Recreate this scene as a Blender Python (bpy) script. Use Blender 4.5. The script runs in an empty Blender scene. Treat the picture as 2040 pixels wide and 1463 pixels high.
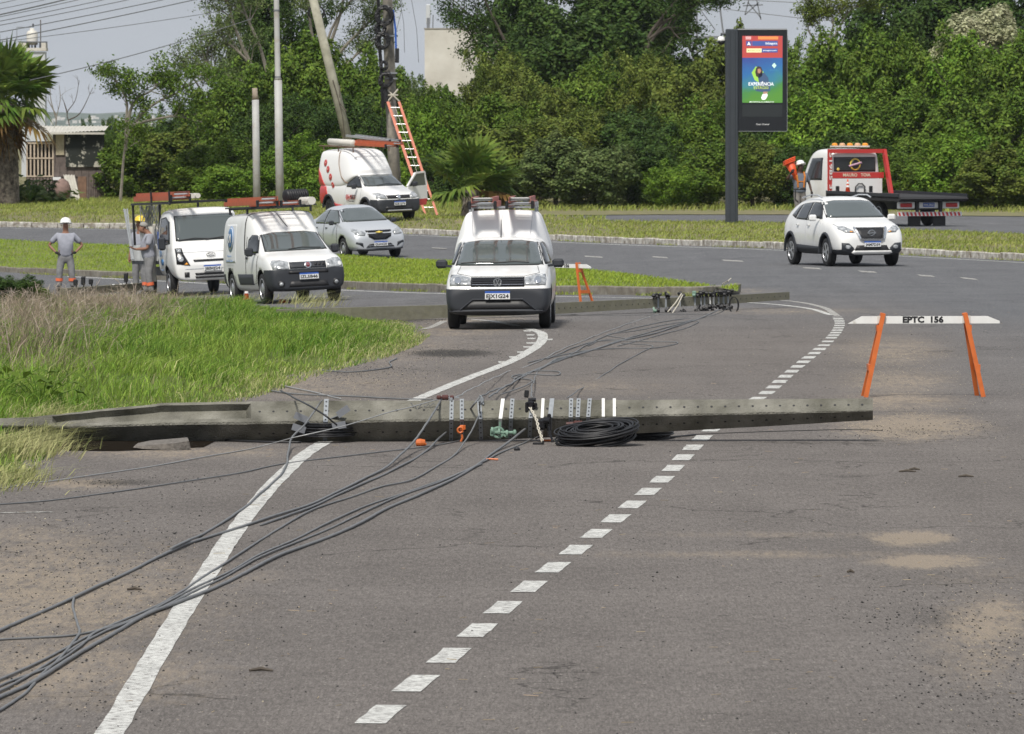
import bpy, bmesh, math, random
import numpy as np
from mathutils import Vector, Matrix, Euler
from mathutils.bvhtree import BVHTree
from mathutils.geometry import delaunay_2d_cdt

# ---------------------------------------------------------------- camera, sky, sun, exposure
SC = bpy.context.scene
COL = SC.collection
FPX, CAMH, HORY = 13000.0, 3.2, 257.0          # focal length in photo pixels, camera height, horizon row
PITCH = math.atan((731.5 - HORY) / FPX)
cd = bpy.data.cameras.new('camera'); cam = bpy.data.objects.new('camera', cd); COL.objects.link(cam)
cam.location = (0, 0, CAMH); cam.rotation_euler = (math.pi / 2 - PITCH, 0, 0)
cd.sensor_width = 36; cd.lens = 36 * FPX / 2040; cd.clip_start = 1; cd.clip_end = 20000
cd.dof.use_dof = True; cd.dof.focus_distance = 60; cd.dof.aperture_fstop = 22
SC.camera = cam
SUN_EL, SUN_AZ = math.radians(54), math.radians(-163)     # azimuth from +Y towards +X
w = bpy.data.worlds.new("World"); SC.world = w; w.use_nodes = True
nt = w.node_tree; nt.nodes.clear()
out = nt.nodes.new('ShaderNodeOutputWorld')
sky = nt.nodes.new('ShaderNodeTexSky'); sky.sky_type = 'NISHITA'; sky.sun_disc = False
sky.sun_elevation = SUN_EL; sky.sun_rotation = SUN_AZ; sky.air_density = 1.2; sky.dust_density = 2
bg1 = nt.nodes.new('ShaderNodeBackground'); bg1.inputs[1].default_value = 0.08
bg2 = nt.nodes.new('ShaderNodeBackground'); bg2.inputs[1].default_value = 1.0
tcw = nt.nodes.new('ShaderNodeTexCoord')
mpw = nt.nodes.new('ShaderNodeMapping'); mpw.inputs['Scale'].default_value = (1, 1, 3)
nzw = nt.nodes.new('ShaderNodeTexNoise'); nzw.inputs['Scale'].default_value = 9; nzw.inputs['Detail'].default_value = 5
crw = nt.nodes.new('ShaderNodeValToRGB')
crw.color_ramp.elements[0].position = .3; crw.color_ramp.elements[0].color = (.45, .485, .54, 1)
crw.color_ramp.elements[1].position = .7; crw.color_ramp.elements[1].color = (.59, .625, .68, 1)
mxw = nt.nodes.new('ShaderNodeMixShader'); mxw.inputs[0].default_value = .88
L = nt.links.new
L(tcw.outputs['Generated'], mpw.inputs[0]); L(mpw.outputs[0], nzw.inputs[0]); L(nzw.outputs[0], crw.inputs[0])
L(sky.outputs[0], bg1.inputs[0]); L(crw.outputs[0], bg2.inputs[0])
L(bg1.outputs[0], mxw.inputs[1]); L(bg2.outputs[0], mxw.inputs[2]); L(mxw.outputs[0], out.inputs[0])
sl = bpy.data.lights.new('sun', 'SUN'); so = bpy.data.objects.new('sun', sl); COL.objects.link(so)
sl.energy = 3.7; sl.angle = math.radians(10); sl.color = (1, .95, .87)
sdir = Vector((math.sin(SUN_AZ) * math.cos(SUN_EL), math.cos(SUN_AZ) * math.cos(SUN_EL), math.sin(SUN_EL)))
so.rotation_euler = sdir.to_track_quat('Z', 'Y').to_euler(); so.location = (0, 0, 60)
SC.view_settings.view_transform = 'Standard'; SC.view_settings.look = 'None'
SC.view_settings.exposure = 0.08; SC.view_settings.gamma = 1; SC.view_settings.use_curve_mapping = False
SC.cycles.max_bounces = 6; SC.cycles.transparent_max_bounces = 8

rnd = random.Random(7)
rng = np.random.default_rng(7)
R = math.radians

# ---------------------------------------------------------------- terrain height and pixel-to-place helpers
def sst(x, a, b):
    t = np.clip((x - a) / (b - a), 0, 1); return t * t * (3 - 2 * t)
def G(X, Y):
    X = np.asarray(X, float); Y = np.asarray(Y, float)
    off = 0.1 * np.clip(Y - 104, 0, 60)
    d = np.log1p(np.exp(-(X - off) / 1.5)) * 1.5
    d = np.minimum(d, 20)
    return -0.052 * d * sst(Y, 85, 140) * (1 - sst(Y, 172, 215))
CP, SP = math.cos(PITCH), math.sin(PITCH)
def raydir(x, y):
    u = (x - 1020) / FPX; v = -(y - 731.5) / FPX
    return Vector((u, CP + v * SP, -SP + v * CP))
def AT(x, y, Y):
    d = raydir(x, y); t = Y / d.y
    return Vector((d.x * t, Y, CAMH + d.z * t))
def P(x, y, h=0.0):
    d = raydir(x, y); z = h
    for _ in range(40):
        t = (z - CAMH) / d.z
        t = min(t, 900)
        z2 = float(G(d.x * t, d.y * t)) + h
        z = .5 * z + .5 * z2
    return Vector((d.x * t, d.y * t, CAMH + d.z * t))
def scale_at(Y): return FPX / Y

# ---------------------------------------------------------------- materials
def col(c): return (c[0], c[1], c[2], 1)
def mat(name, c, rough=.6, metal=0, var=0, vs=4.0, bump=0, bs=30, coat=0, spec=.5, c2=None, thr=.5, tw=.15, em=None, isl=0, transl=0, world=False):
    """principled material; var = brightness noise, c2 = second colour in noise patches, isl = variation per leaf"""
    m = bpy.data.materials.new(name); m.use_nodes = True
    t = m.node_tree; b = t.nodes['Principled BSDF']; lk = t.links.new
    b.inputs['Base Color'].default_value = col(c); b.inputs['Roughness'].default_value = rough
    b.inputs['Metallic'].default_value = metal; b.inputs['Coat Weight'].default_value = coat
    b.inputs['Coat Roughness'].default_value = .08; b.inputs['Specular IOR Level'].default_value = spec
    if em: b.inputs['Emission Color'].default_value = col(c); b.inputs['Emission Strength'].default_value = em
    if var or c2 or bump or isl:
        tc = t.nodes.new('ShaderNodeTexCoord'); src = tc.outputs['Object']
        if world: src = t.nodes.new('ShaderNodeNewGeometry').outputs['Position']
        cur = None
        if c2:
            n = t.nodes.new('ShaderNodeTexNoise'); n.inputs['Scale'].default_value = vs; n.inputs['Detail'].default_value = 8
            n.inputs['Roughness'].default_value = .65; lk(src, n.inputs[0])
            r = t.nodes.new('ShaderNodeMapRange'); r.inputs[1].default_value = thr - tw; r.inputs[2].default_value = thr + tw; lk(n.outputs[0], r.inputs[0])
            x = t.nodes.new('ShaderNodeMix'); x.data_type = 'RGBA'; x.inputs[6].default_value = col(c); x.inputs[7].default_value = col(c2)
            lk(r.outputs[0], x.inputs[0]); cur = x.outputs[2]
        if var or isl:
            hs = t.nodes.new('ShaderNodeHueSaturation'); hs.inputs['Color'].default_value = col(c)
            if cur is not None: lk(cur, hs.inputs['Color'])
            last = None
            if var:
                n = t.nodes.new('ShaderNodeTexNoise'); n.inputs['Scale'].default_value = vs * 1.7; n.inputs['Detail'].default_value = 6
                lk(src, n.inputs[0])
                r = t.nodes.new('ShaderNodeMapRange'); r.inputs[1].default_value = .25; r.inputs[2].default_value = .75
                r.inputs[3].default_value = 1 - var; r.inputs[4].default_value = 1 + var; lk(n.outputs[0], r.inputs[0]); last = r.outputs[0]
            if isl:
                g = t.nodes.new('ShaderNodeNewGeometry')
                r = t.nodes.new('ShaderNodeMapRange'); r.inputs[3].default_value = 1 - isl; r.inputs[4].default_value = 1 + isl
                lk(g.outputs['Random Per Island'], r.inputs[0])
                r2 = t.nodes.new('ShaderNodeMapRange'); r2.inputs[3].default_value = .485; r2.inputs[4].default_value = .515
                wn = t.nodes.new('ShaderNodeTexWhiteNoise'); wn.noise_dimensions = '1D'; lk(g.outputs['Random Per Island'], wn.inputs['W'])
                lk(wn.outputs[0], r2.inputs[0]); lk(r2.outputs[0], hs.inputs['Hue'])
                if last is not None:
                    mm = t.nodes.new('ShaderNodeMath'); mm.operation = 'MULTIPLY'; lk(last, mm.inputs[0]); lk(r.outputs[0], mm.inputs[1]); last = mm.outputs[0]
                else: last = r.outputs[0]
            lk(last, hs.inputs['Value']); cur = hs.outputs[0]
        if cur is not None: lk(cur, b.inputs['Base Color'])
        if bump:
            n = t.nodes.new('ShaderNodeTexNoise'); n.inputs['Scale'].default_value = bs; n.inputs['Detail'].default_value = 5; lk(src, n.inputs[0])
            bp = t.nodes.new('ShaderNodeBump'); bp.inputs['Strength'].default_value = bump; bp.inputs['Distance'].default_value = .02
            lk(n.outputs[0], bp.inputs['Height']); lk(bp.outputs[0], b.inputs['Normal'])
    if transl:
        o = t.nodes['Material Output']; tr = t.nodes.new('ShaderNodeBsdfTranslucent'); ms = t.nodes.new('ShaderNodeMixShader')
        ms.inputs[0].default_value = transl
        if b.inputs['Base Color'].is_linked: lk(b.inputs['Base Color'].links[0].from_socket, tr.inputs[0])
        else: tr.inputs[0].default_value = col(c)
        lk(b.outputs[0], ms.inputs[1]); lk(tr.outputs[0], ms.inputs[2]); lk(ms.outputs[0], o.inputs[0])
    return m

M = {}

M['canopy'] = mat('white_fibreglass', (.80, .80, .80), .5, spec=.3)
M['white'] = mat('white_paint', (.76, .76, .75), .35, coat=.5, var=.05, vs=1.2, c2=(.64, .62, .58), thr=.64, tw=.12)
M['silver'] = mat('silver_paint', (.55, .57, .60), .35, metal=.35, coat=.6)
M['red'] = mat('red_paint', (.50, .035, .03), .4, coat=.3)
M['darkplastic'] = mat('dark_plastic', (.024, .027, .034), .6)
M['black'] = mat('black_rubber', (.008, .008, .009), .55)
M['blackgloss'] = mat('black_gloss', (.01, .01, .012), .2)
M['glass'] = mat('car_glass', (.075, .09, .09), .05, spec=.9, coat=.6)
M['darkglass'] = mat('dark_car_glass', (.02, .023, .027), .06, spec=.6)
M['lamp'] = mat('headlight_glass', (.50, .52, .54), .12, spec=.8, coat=.6, c2=(.14, .15, .16), vs=11, thr=.5)
M['amber'] = mat('amber_lens', (.75, .30, .03), .25)
M['redlens'] = mat('red_lens', (.5, .02, .02), .25)
M['chrome'] = mat('chrome', (.72, .73, .75), .18, metal=1)
M['rim'] = mat('wheel_silver', (.42, .43, .45), .35, metal=.6)
M['tyre'] = mat('tyre_rubber', (.014, .014, .015), .8)
M['plate'] = mat('plate_white', (.72, .73, .74), .4)
M['plateblue'] = mat('plate_blue', (.03, .10, .42), .4)
M['ink'] = mat('black_ink', (.012, .012, .014), .5)
M['logoblue'] = mat('logo_blue', (.045, .16, .36), .4)
M['logoblue2'] = mat('logo_light_blue', (.25, .36, .55), .4)
M['orange'] = mat('orange_paint', (.55, .13, .025), .5, var=.12, vs=6)
M['fiber'] = mat('orange_fibreglass', (.47, .10, .035), .5, var=.15, vs=5)
M['oldred'] = mat('faded_red_fibreglass', (.42, .16, .13), .6, var=.15, vs=6)
M['alu'] = mat('aluminium', (.50, .51, .52), .35, metal=.7)
M['offwhite'] = mat('off_white_plastic', (.60, .58, .53), .6, var=.08)
M['cone'] = mat('cone_orange', (.75, .09, .02), .5)
M['skin'] = mat('brown_skin', (.25, .125, .08), .55)
M['skin2'] = mat('dark_skin', (.085, .045, .032), .55)
M['shirt'] = mat('grey_shirt', (.30, .31, .36), .9, var=.12, vs=7, bump=.3, bs=14)
M['shirtdark'] = mat('blue_grey_shirt', (.13, .15, .19), .9, var=.15, vs=7)
M['trousers'] = mat('grey_trousers', (.215, .215, .22), .9, var=.25, vs=6, bump=.4, bs=14)
M['trousers2'] = mat('brown_grey_trousers', (.15, .14, .13), .9, var=.2, vs=6)
M['band'] = mat('orange_reflective_band', (.80, .17, .07), .5)
M['glove'] = mat('black_glove', (.012, .012, .014), .8)
M['boot'] = mat('black_boot', (.015, .014, .013), .6)
M['helmet'] = mat('white_helmet', (.80, .80, .79), .3)
M['yhelmet'] = mat('yellow_helmet', (.72, .53, .05), .35)
M['greyhair'] = mat('grey_hair', (.30, .29, .27), .9)
M['concrete'] = mat('mossy_concrete', (.235, .227, .20), 1, spec=.08, c2=(.115, .112, .088), vs=2.2, thr=.50, tw=.22, var=.38, bump=1, bs=45)
M['concrete2'] = mat('grey_green_concrete', (.165, .16, .13), 1, spec=.1, var=.15, vs=6, c2=(.17, .165, .12), bump=.3)
M['polegrey'] = mat('light_pole_steel', (.42, .42, .41), .6, c2=(.34, .30, .26), vs=2.5, thr=.62, tw=.1, var=.08)
M['woodpole'] = mat('weathered_pole', (.36, .35, .28), .85, var=.2, vs=2.5, c2=(.27, .26, .20), bump=.4, bs=18)
M['polebrown'] = mat('old_concrete_pole', (.25, .225, .19), .9, var=.25, vs=3, c2=(.16, .15, .13), bump=.4)
M['galv'] = mat('galvanised_steel', (.27, .29, .31), .5, metal=.25, var=.15, vs=14)
M['bandwhite'] = mat('white_painted_band', (.72, .72, .70), .6)
M['wire'] = mat('grey_cable', (.15, .155, .16), .6, var=.15, vs=5)
M['wirelight'] = mat('bare_aluminium_cable', (.34, .345, .345), .45, metal=.3)
M['wireblack'] = mat('black_cable', (.010, .010, .012), .5)
M['green_metal'] = mat('green_patina_metal', (.16, .26, .20), .55, var=.2, vs=12)
M['brownceram'] = mat('brown_ceramic', (.09, .035, .03), .2)
M['rope'] = mat('pale_rope', (.50, .47, .40), .9)
M['blue'] = mat('blue_plastic', (.02, .10, .45), .5)
M['kerb'] = mat('kerb_concrete', (.25, .235, .20), .9, var=.22, vs=4, c2=(.15, .13, .10), bump=.5, bs=25, world=True)
M['kerbwhite'] = mat('whitewashed_kerb', (.60, .58, .53), .9, c2=(.22, .19, .15), vs=5, thr=.50, tw=.12, var=.15, bump=.8, bs=25, world=True)
M['soil'] = mat('pit_shade_soil', (.016, .013, .010), 1, spec=0, var=.3, vs=6)  # soil taken near black, the shade of the hole put into its colour
M['dryground'] = mat('verge_soil', (.15, .15, .055), .95, c2=(.22, .17, .10), vs=1.2, thr=.56, tw=.12, var=.3)
M['lawnground'] = mat('lawn_base', (.125, .165, .030), .95, c2=(.16, .17, .05), vs=1.0, thr=.52, tw=.2, var=.25)
M['bark'] = mat('grey_bark', (.22, .20, .165), .9, var=.25, vs=4, bump=.5)
M['darkbark'] = mat('dark_bark', (.085, .07, .055), .9, var=.25, vs=4)
M['palmbark'] = mat('shaggy_palm_bark', (.26, .225, .18), .95, var=.5, vs=5, c2=(.05, .04, .035), bump=1, bs=12)
M['plaster'] = mat('stained_white_plaster', (.60, .58, .53), .9, c2=(.44, .41, .36), vs=.35, thr=.55, tw=.18, var=.08)
M['steel'] = mat('grey_lattice_steel', (.20, .21, .23), .5, metal=.3)
M['boards'] = mat('grey_brown_boards', (.13, .105, .095), .9, var=.3, vs=3)
M['slat'] = mat('pale_wood', (.46, .38, .30), .85, var=.2, vs=4)
M['fencewood'] = mat('weathered_fence_wood', (.17, .135, .12), .9, var=.4, vs=3)
M['tarp'] = mat('floral_tarp', (.012, .016, .012), .8, c2=(.42, .40, .34), vs=1.7, thr=.56, tw=.02)
M['corrug'] = mat('fibre_cement_sheet', (.50, .48, .43), .9, var=.12, vs=2)
M['strawmat'] = mat('dry_grass', (.34, .27, .18), .95, isl=.35)
M['hill'] = mat('distant_hill', (.09, .12, .09), .95, c2=(.28, .27, .25), vs=.02, thr=.6, tw=.04)
M['bandred'] = mat('red_white_marking_red', (.50, .03, .03), .5)
M['yellow'] = mat('yellow_print', (.72, .55, .10), .6)
M['pink'] = mat('pink_print', (.55, .35, .45), .6)
M['signgrey'] = mat('dark_grey_column', (.038, .046, .056), .5, var=.1, vs=2)
M['pebdark'] = mat('asphalt_crumbs', (.035, .034, .033), .9, isl=.5)
M['peblight'] = mat('pale_gravel', (.42, .36, .27), .9, isl=.35)

def leafmat(name, c, c2, var=.32, vs=.9, isl=.45, transl=.25):
    return mat(name, c, .6, c2=c2, vs=vs, var=var, isl=isl, transl=transl, spec=.12, world=True)
LM = {
 'mid': leafmat('mid_green_leaves', (.075, .140, .018), (.145, .215, .032)),
 'dark': leafmat('dark_green_leaves', (.042, .084, .020), (.078, .128, .027)),
 'bright': leafmat('yellow_green_leaves', (.105, .200, .020), (.175, .275, .036)),
 'olive': leafmat('olive_green_leaves', (.095, .140, .026), (.170, .205, .040)),
 'pale': leafmat('pale_silver_leaves', (.30, .33, .17), (.50, .49, .33)),
 'grey': leafmat('grey_green_leaves', (.095, .145, .045), (.16, .205, .07)),
 'palm': leafmat('palm_green', (.080, .155, .025), (.17, .22, .04), isl=.35),
 'palmdry': leafmat('palm_dry_brown', (.24, .15, .045), (.17, .11, .05), isl=.4),
}
M['grassA'] = leafmat('tall_grass_green', (.17, .285, .035), (.27, .36, .075), var=.25, vs=.9, isl=.5, transl=.35)
M['grassB'] = leafmat('verge_grass_green', (.23, .30, .05), (.33, .34, .11), var=.2, vs=.5, isl=.35, transl=.3)
M['grassC'] = leafmat('lawn_grass_green', (.235, .335, .035), (.31, .38, .06), var=.18, vs=.5, isl=.25, transl=.3)
M['weed'] = leafmat('dry_weed_purple_brown', (.22, .17, .13), (.33, .27, .20), isl=.4, transl=.1)

# ---------------------------------------------------------------- object helpers
def tag(o, label=None, cat=None, group=None, kind=None):
    if label: o['label'] = label
    if cat: o['category'] = cat
    if group: o['group'] = group
    if kind: o['kind'] = kind
    return o
def empty(name, loc=(0, 0, 0), rz=0, label=None, cat=None, group=None, kind=None):
    o = bpy.data.objects.new(name, None); COL.objects.link(o); o.location = loc; o.rotation_euler = (0, 0, rz)
    o.empty_display_size = .2
    return tag(o, label, cat, group, kind)
def link(name, me, m=None, parent=None, smooth=False):
    if m is not None:
        if len(me.materials): me.materials.clear()
        for k in (m if isinstance(m, (list, tuple)) else [m]): me.materials.append(k)
    o = bpy.data.objects.new(name, me); COL.objects.link(o)
    if parent is not None: o.parent = parent
    if smooth and len(me.polygons):
        me.polygons.foreach_set('use_smooth', [True] * len(me.polygons))
    return o
def copy_tree(o, parent=None):
    c = o.copy(); COL.objects.link(c); c.parent = parent
    for ch in list(o.children): copy_tree(ch, c)
    return c
class MB:
    """collects shapes and links them as one mesh object"""
    def __init__(s): s.v = []; s.f = []; s.mi = []
    def add(s, V, F, mi=0):
        o = len(s.v); s.v += [tuple(v) for v in V]; s.f += [tuple(i + o for i in f) for f in F]; s.mi += [mi] * len(F); return s
    def box(s, c, d, rot=None, mi=0, bev=0):
        x, y, z = d[0] / 2, d[1] / 2, d[2] / 2
        if bev:
            b = min(bev, x * .9, y * .9, z * .9); V = []
            for sx in (-1, 1):
                for sy in (-1, 1):
                    for sz in (-1, 1):
                        V += [(sx * (x - b), sy * (y - b), sz * z), (sx * (x - b), sy * y, sz * (z - b)), (sx * x, sy * (y - b), sz * (z - b))]
            bm = bmesh.new(); vs = [bm.verts.new(v) for v in V]; bmesh.ops.convex_hull(bm, input=vs)
            bm.verts.index_update(); V = [v.co.copy() for v in bm.verts]; F = [[q.index for q in f.verts] for f in bm.faces]; bm.free()
        else:
            V = [Vector((a * x, b * y, e * z)) for a in (-1, 1) for b in (-1, 1) for e in (-1, 1)]
            F = [(0, 1, 3, 2), (4, 6, 7, 5), (0, 4, 5, 1), (2, 3, 7, 6), (0, 2, 6, 4), (1, 5, 7, 3)]
        rm = (rot if isinstance(rot, Matrix) else Euler(rot).to_matrix()) if rot is not None else Matrix.Identity(3)
        return s.add([rm @ v + Vector(c) for v in V], F, mi)
    def tube(s, pts, r, n=8, caps=True, mi=0):
        pts = [Vector(p) for p in pts]
        rr = r if isinstance(r, (list, tuple)) else [r] * len(pts)
        V = []; F = []; up = None
        for i, p in enumerate(pts):
            t = (pts[min(i + 1, len(pts) - 1)] - pts[max(i - 1, 0)])
            t = t.normalized() if t.length > 1e-9 else Vector((0, 0, 1))
            if up is None: up = Vector((0, 0, 1)) if abs(t.z) < .9 else Vector((1, 0, 0))
            a = t.cross(up); a = a.normalized() if a.length > 1e-6 else t.orthogonal().normalized()
            b = a.cross(t).normalized(); up = b
            for k in range(n):
                an = 2 * math.pi * k / n; V.append(p + (a * math.cos(an) + b * math.sin(an)) * rr[i])
        for i in range(len(pts) - 1):
            for k in range(n):
                F.append((i * n + k, i * n + (k + 1) % n, (i + 1) * n + (k + 1) % n, (i + 1) * n + k))
        if caps: F.append(tuple(range(n))[::-1]); F.append(tuple((len(pts) - 1) * n + k for k in range(n)))
        return s.add(V, F, mi)
    def bar(s, a, b, w, h, up=(0, 0, 1), mi=0):
        a, b = Vector(a), Vector(b); t = (b - a); ln = t.length; t = t.normalized(); up = Vector(up)
        x = t.cross(up)
        x = x.normalized() if x.length > 1e-5 else t.orthogonal().normalized()
        z = x.cross(t); m = Matrix((x, t, z)).transposed()
        return s.box((a + b) / 2, (w, ln, h), m, mi)
    def lathe(s, prof, n=20, axis='z', c=(0, 0, 0), mi=0):
        V = []; F = []; c = Vector(c)
        for r, h in prof:
            for k in range(n):
                a = 2 * math.pi * k / n; p = (r * math.cos(a), r * math.sin(a), h)
                if axis == 'y': p = (p[0], h, p[1])
                if axis == 'x': p = (h, p[0], p[1])
                V.append(Vector(p) + c)
        for i in range(len(prof) - 1):
            for k in range(n): F.append((i * n + k, i * n + (k + 1) % n, (i + 1) * n + (k + 1) % n, (i + 1) * n + k))
        F.append(tuple(range(n))[::-1]); F.append(tuple((len(prof) - 1) * n + k for k in range(n)))
        return s.add(V, F, mi)
    def prism(s, poly, h0, h1, plane='xy', mi=0):
        n = len(poly)
        def q(p, h): return {'xy': (p[0], p[1], h), 'xz': (p[0], h, p[1]), 'yz': (h, p[0], p[1])}[plane]
        V = [q(p, h0) for p in poly] + [q(p, h1) for p in poly]
        F = [tuple(range(n))[::-1], tuple(range(n, 2 * n))] + [(i, (i + 1) % n, n + (i + 1) % n, n + i) for i in range(n)]
        return s.add(V, F, mi)
    def mesh(s, name='m'):
        me = bpy.data.meshes.new(name); me.from_pydata(s.v, [], s.f)
        if any(s.mi): me.polygons.foreach_set('material_index', s.mi)
        me.validate()
        bm = bmesh.new(); bm.from_mesh(me); bmesh.ops.recalc_face_normals(bm, faces=bm.faces); bm.to_mesh(me); bm.free()
        return me
    def build(s, name, m, parent=None, smooth=False, loc=None):
        o = link(name, s.mesh(name), m, parent, smooth)
        if loc is not None: o.location = loc
        return o
def np_mesh(name, V, F, m, parent=None, normals_up=False):
    V = np.asarray(V, np.float32); F = np.asarray(F, np.int32); k = F.shape[1]
    me = bpy.data.meshes.new(name)
    me.vertices.add(len(V)); me.vertices.foreach_set('co', V.ravel())
    me.loops.add(F.size); me.loops.foreach_set('vertex_index', F.ravel())
    me.polygons.add(len(F)); me.polygons.foreach_set('loop_start', np.arange(0, F.size, k, dtype=np.int32))
    me.polygons.foreach_set('loop_total', np.full(len(F), k, np.int32))
    me.update(calc_edges=True)
    if m is not None: me.materials.append(m)
    if name is None: return me
    o = bpy.data.objects.new(name, me); COL.objects.link(o)
    if parent is not None: o.parent = parent
    return o
def text_mesh(s, size, m, name, parent=None, matrix=None, depth=.002, width=None, align='CENTER', bold=.012):
    c = bpy.data.curves.new(name, 'FONT'); c.body = s; c.size = size; c.extrude = depth; c.align_x = align; c.align_y = 'CENTER'
    c.resolution_u = 2; c.offset = size * bold
    o = bpy.data.objects.new(name, c); COL.objects.link(o)
    me = bpy.data.meshes.new_from_object(o)
    bpy.data.objects.remove(o); bpy.data.curves.remove(c)
    if width and len(me.vertices):
        xs = [v.co.x for v in me.vertices]; k = width / max(1e-6, max(xs) - min(xs)); cx = (max(xs) + min(xs)) / 2
        for v in me.vertices: v.co.x = (v.co.x - cx) * k
    o = link(name, me, m, parent)
    if matrix is not None: o.matrix_local = matrix
    return o
def frame(xa, ya, o):
    """matrix whose local x is xa, local y is ya, at o"""
    xa = Vector(xa).normalized(); ya = Vector(ya); ya = (ya - xa * ya.dot(xa)).normalized(); za = xa.cross(ya)
    m = Matrix((xa, ya, za)).transposed().to_4x4(); m.translation = Vector(o); return m
def resample(pts, step):
    pts = [Vector(p) for p in pts]; out_ = [pts[0]]
    for a, b in zip(pts, pts[1:]):
        n = max(1, int((b - a).length / step))
        out_ += [a.lerp(b, (i + 1) / n) for i in range(n)]
    return out_
def smooth_line(pts, n=6):
    """Catmull-Rom through points"""
    pts = [Vector(p) for p in pts]; q = [pts[0] * 2 - pts[1]] + pts + [pts[-1] * 2 - pts[-2]]; o = []
    for i in range(1, len(q) - 2):
        a, b, c, d = q[i - 1:i + 3]
        for k in range(n):
            t = k / n
            o.append(.5 * ((2 * b) + (c - a) * t + (2 * a - 5 * b + 4 * c - d) * t * t + (3 * b - a - 3 * c + d) * t ** 3))
    o.append(pts[-1]); return o

def in_poly(X, Y, poly):
    ins = np.zeros(X.shape, bool); n = len(poly)
    for i in range(n):
        x1, y1 = poly[i]; x2, y2 = poly[(i + 1) % n]
        c = ((y1 > Y) != (y2 > Y)) & (X < (x2 - x1) * (Y - y1) / ((y2 - y1) if y2 != y1 else 1e-9) + x1); ins ^= c
    return ins
def dist_poly(X, Y, poly):
    d = np.full(X.shape, 1e9); n = len(poly)
    for i in range(n):
        x1, y1 = poly[i]; x2, y2 = poly[(i + 1) % n]
        dx, dy = x2 - x1, y2 - y1; t = np.clip(((X - x1) * dx + (Y - y1) * dy) / (dx * dx + dy * dy + 1e-12), 0, 1)
        d = np.minimum(d, np.hypot(X - x1 - t * dx, Y - y1 - t * dy))
    return d
def patch_ground(name, poly, hf, m, step=(1, 2), parent=None):
    """polygon in XY filled with a grid and lifted to hf(X, Y)"""
    pl = [Vector((p[0], p[1], 0)) for p in poly]; pl = resample(pl + [pl[0]], max(step))[:-1]
    b = [(p.x, p.y) for p in pl]
    xs = np.arange(min(p[0] for p in b), max(p[0] for p in b), step[0]); ys = np.arange(min(p[1] for p in b), max(p[1] for p in b), step[1])
    X, Y = np.meshgrid(xs, ys); X = X.ravel(); Y = Y.ravel()
    k = in_poly(X, Y, b); X = X[k]; Y = Y[k]; k = dist_poly(X, Y, b) > min(step) * .35; X = X[k]; Y = Y[k]
    co = [Vector(p) for p in b] + [Vector((x, y)) for x, y in zip(X, Y)]
    r = delaunay_2d_cdt(co, [(i, (i + 1) % len(b)) for i in range(len(b))], [], 1, 1e-5)
    V = np.array([(v.x, v.y) for v in r[0]]); z = hf(V[:, 0], V[:, 1])
    me = bpy.data.meshes.new(name); me.from_pydata([(a[0], a[1], c) for a, c in zip(V, z)], [], [tuple(f) for f in r[2]])
    bm = bmesh.new(); bm.from_mesh(me)
    for f in bm.faces:
        f.normal_update()
        if f.normal.z < 0: f.normal_flip()
    bm.to_mesh(me); bm.free()
    return link(name, me, m, parent, True)
# ---------------------------------------------------------------- ground and road
def grid_mesh(name, xs, ys, zf, m):
    X, Y = np.meshgrid(xs, ys); Z = zf(X, Y); V = np.stack([X, Y, Z], -1).reshape(-1, 3); nx = len(xs); ny = len(ys)
    i = np.arange((nx - 1) * (ny - 1)); r = i // (nx - 1); c = i % (nx - 1); a = r * nx + c
    F = np.stack([a, a + 1, a + nx + 1, a + nx], -1)
    o = np_mesh(name, V, F, m); o.data.polygons.foreach_set('use_smooth', [True] * len(F)); return o, X, Y, Z

gx = np.concatenate([np.linspace(-2900, -80, 12), np.linspace(-70, 70, 60), np.linspace(80, 2900, 12)])
gy = np.concatenate([np.linspace(-120, 0, 5), np.linspace(10, 320, 90), np.linspace(340, 6700, 30)])
g, *_ = grid_mesh('ground', gx, gy, lambda X, Y: G(X, Y) - .06 - .03 * (Y < 10), M['dryground']); g['kind'] = 'structure'

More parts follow.
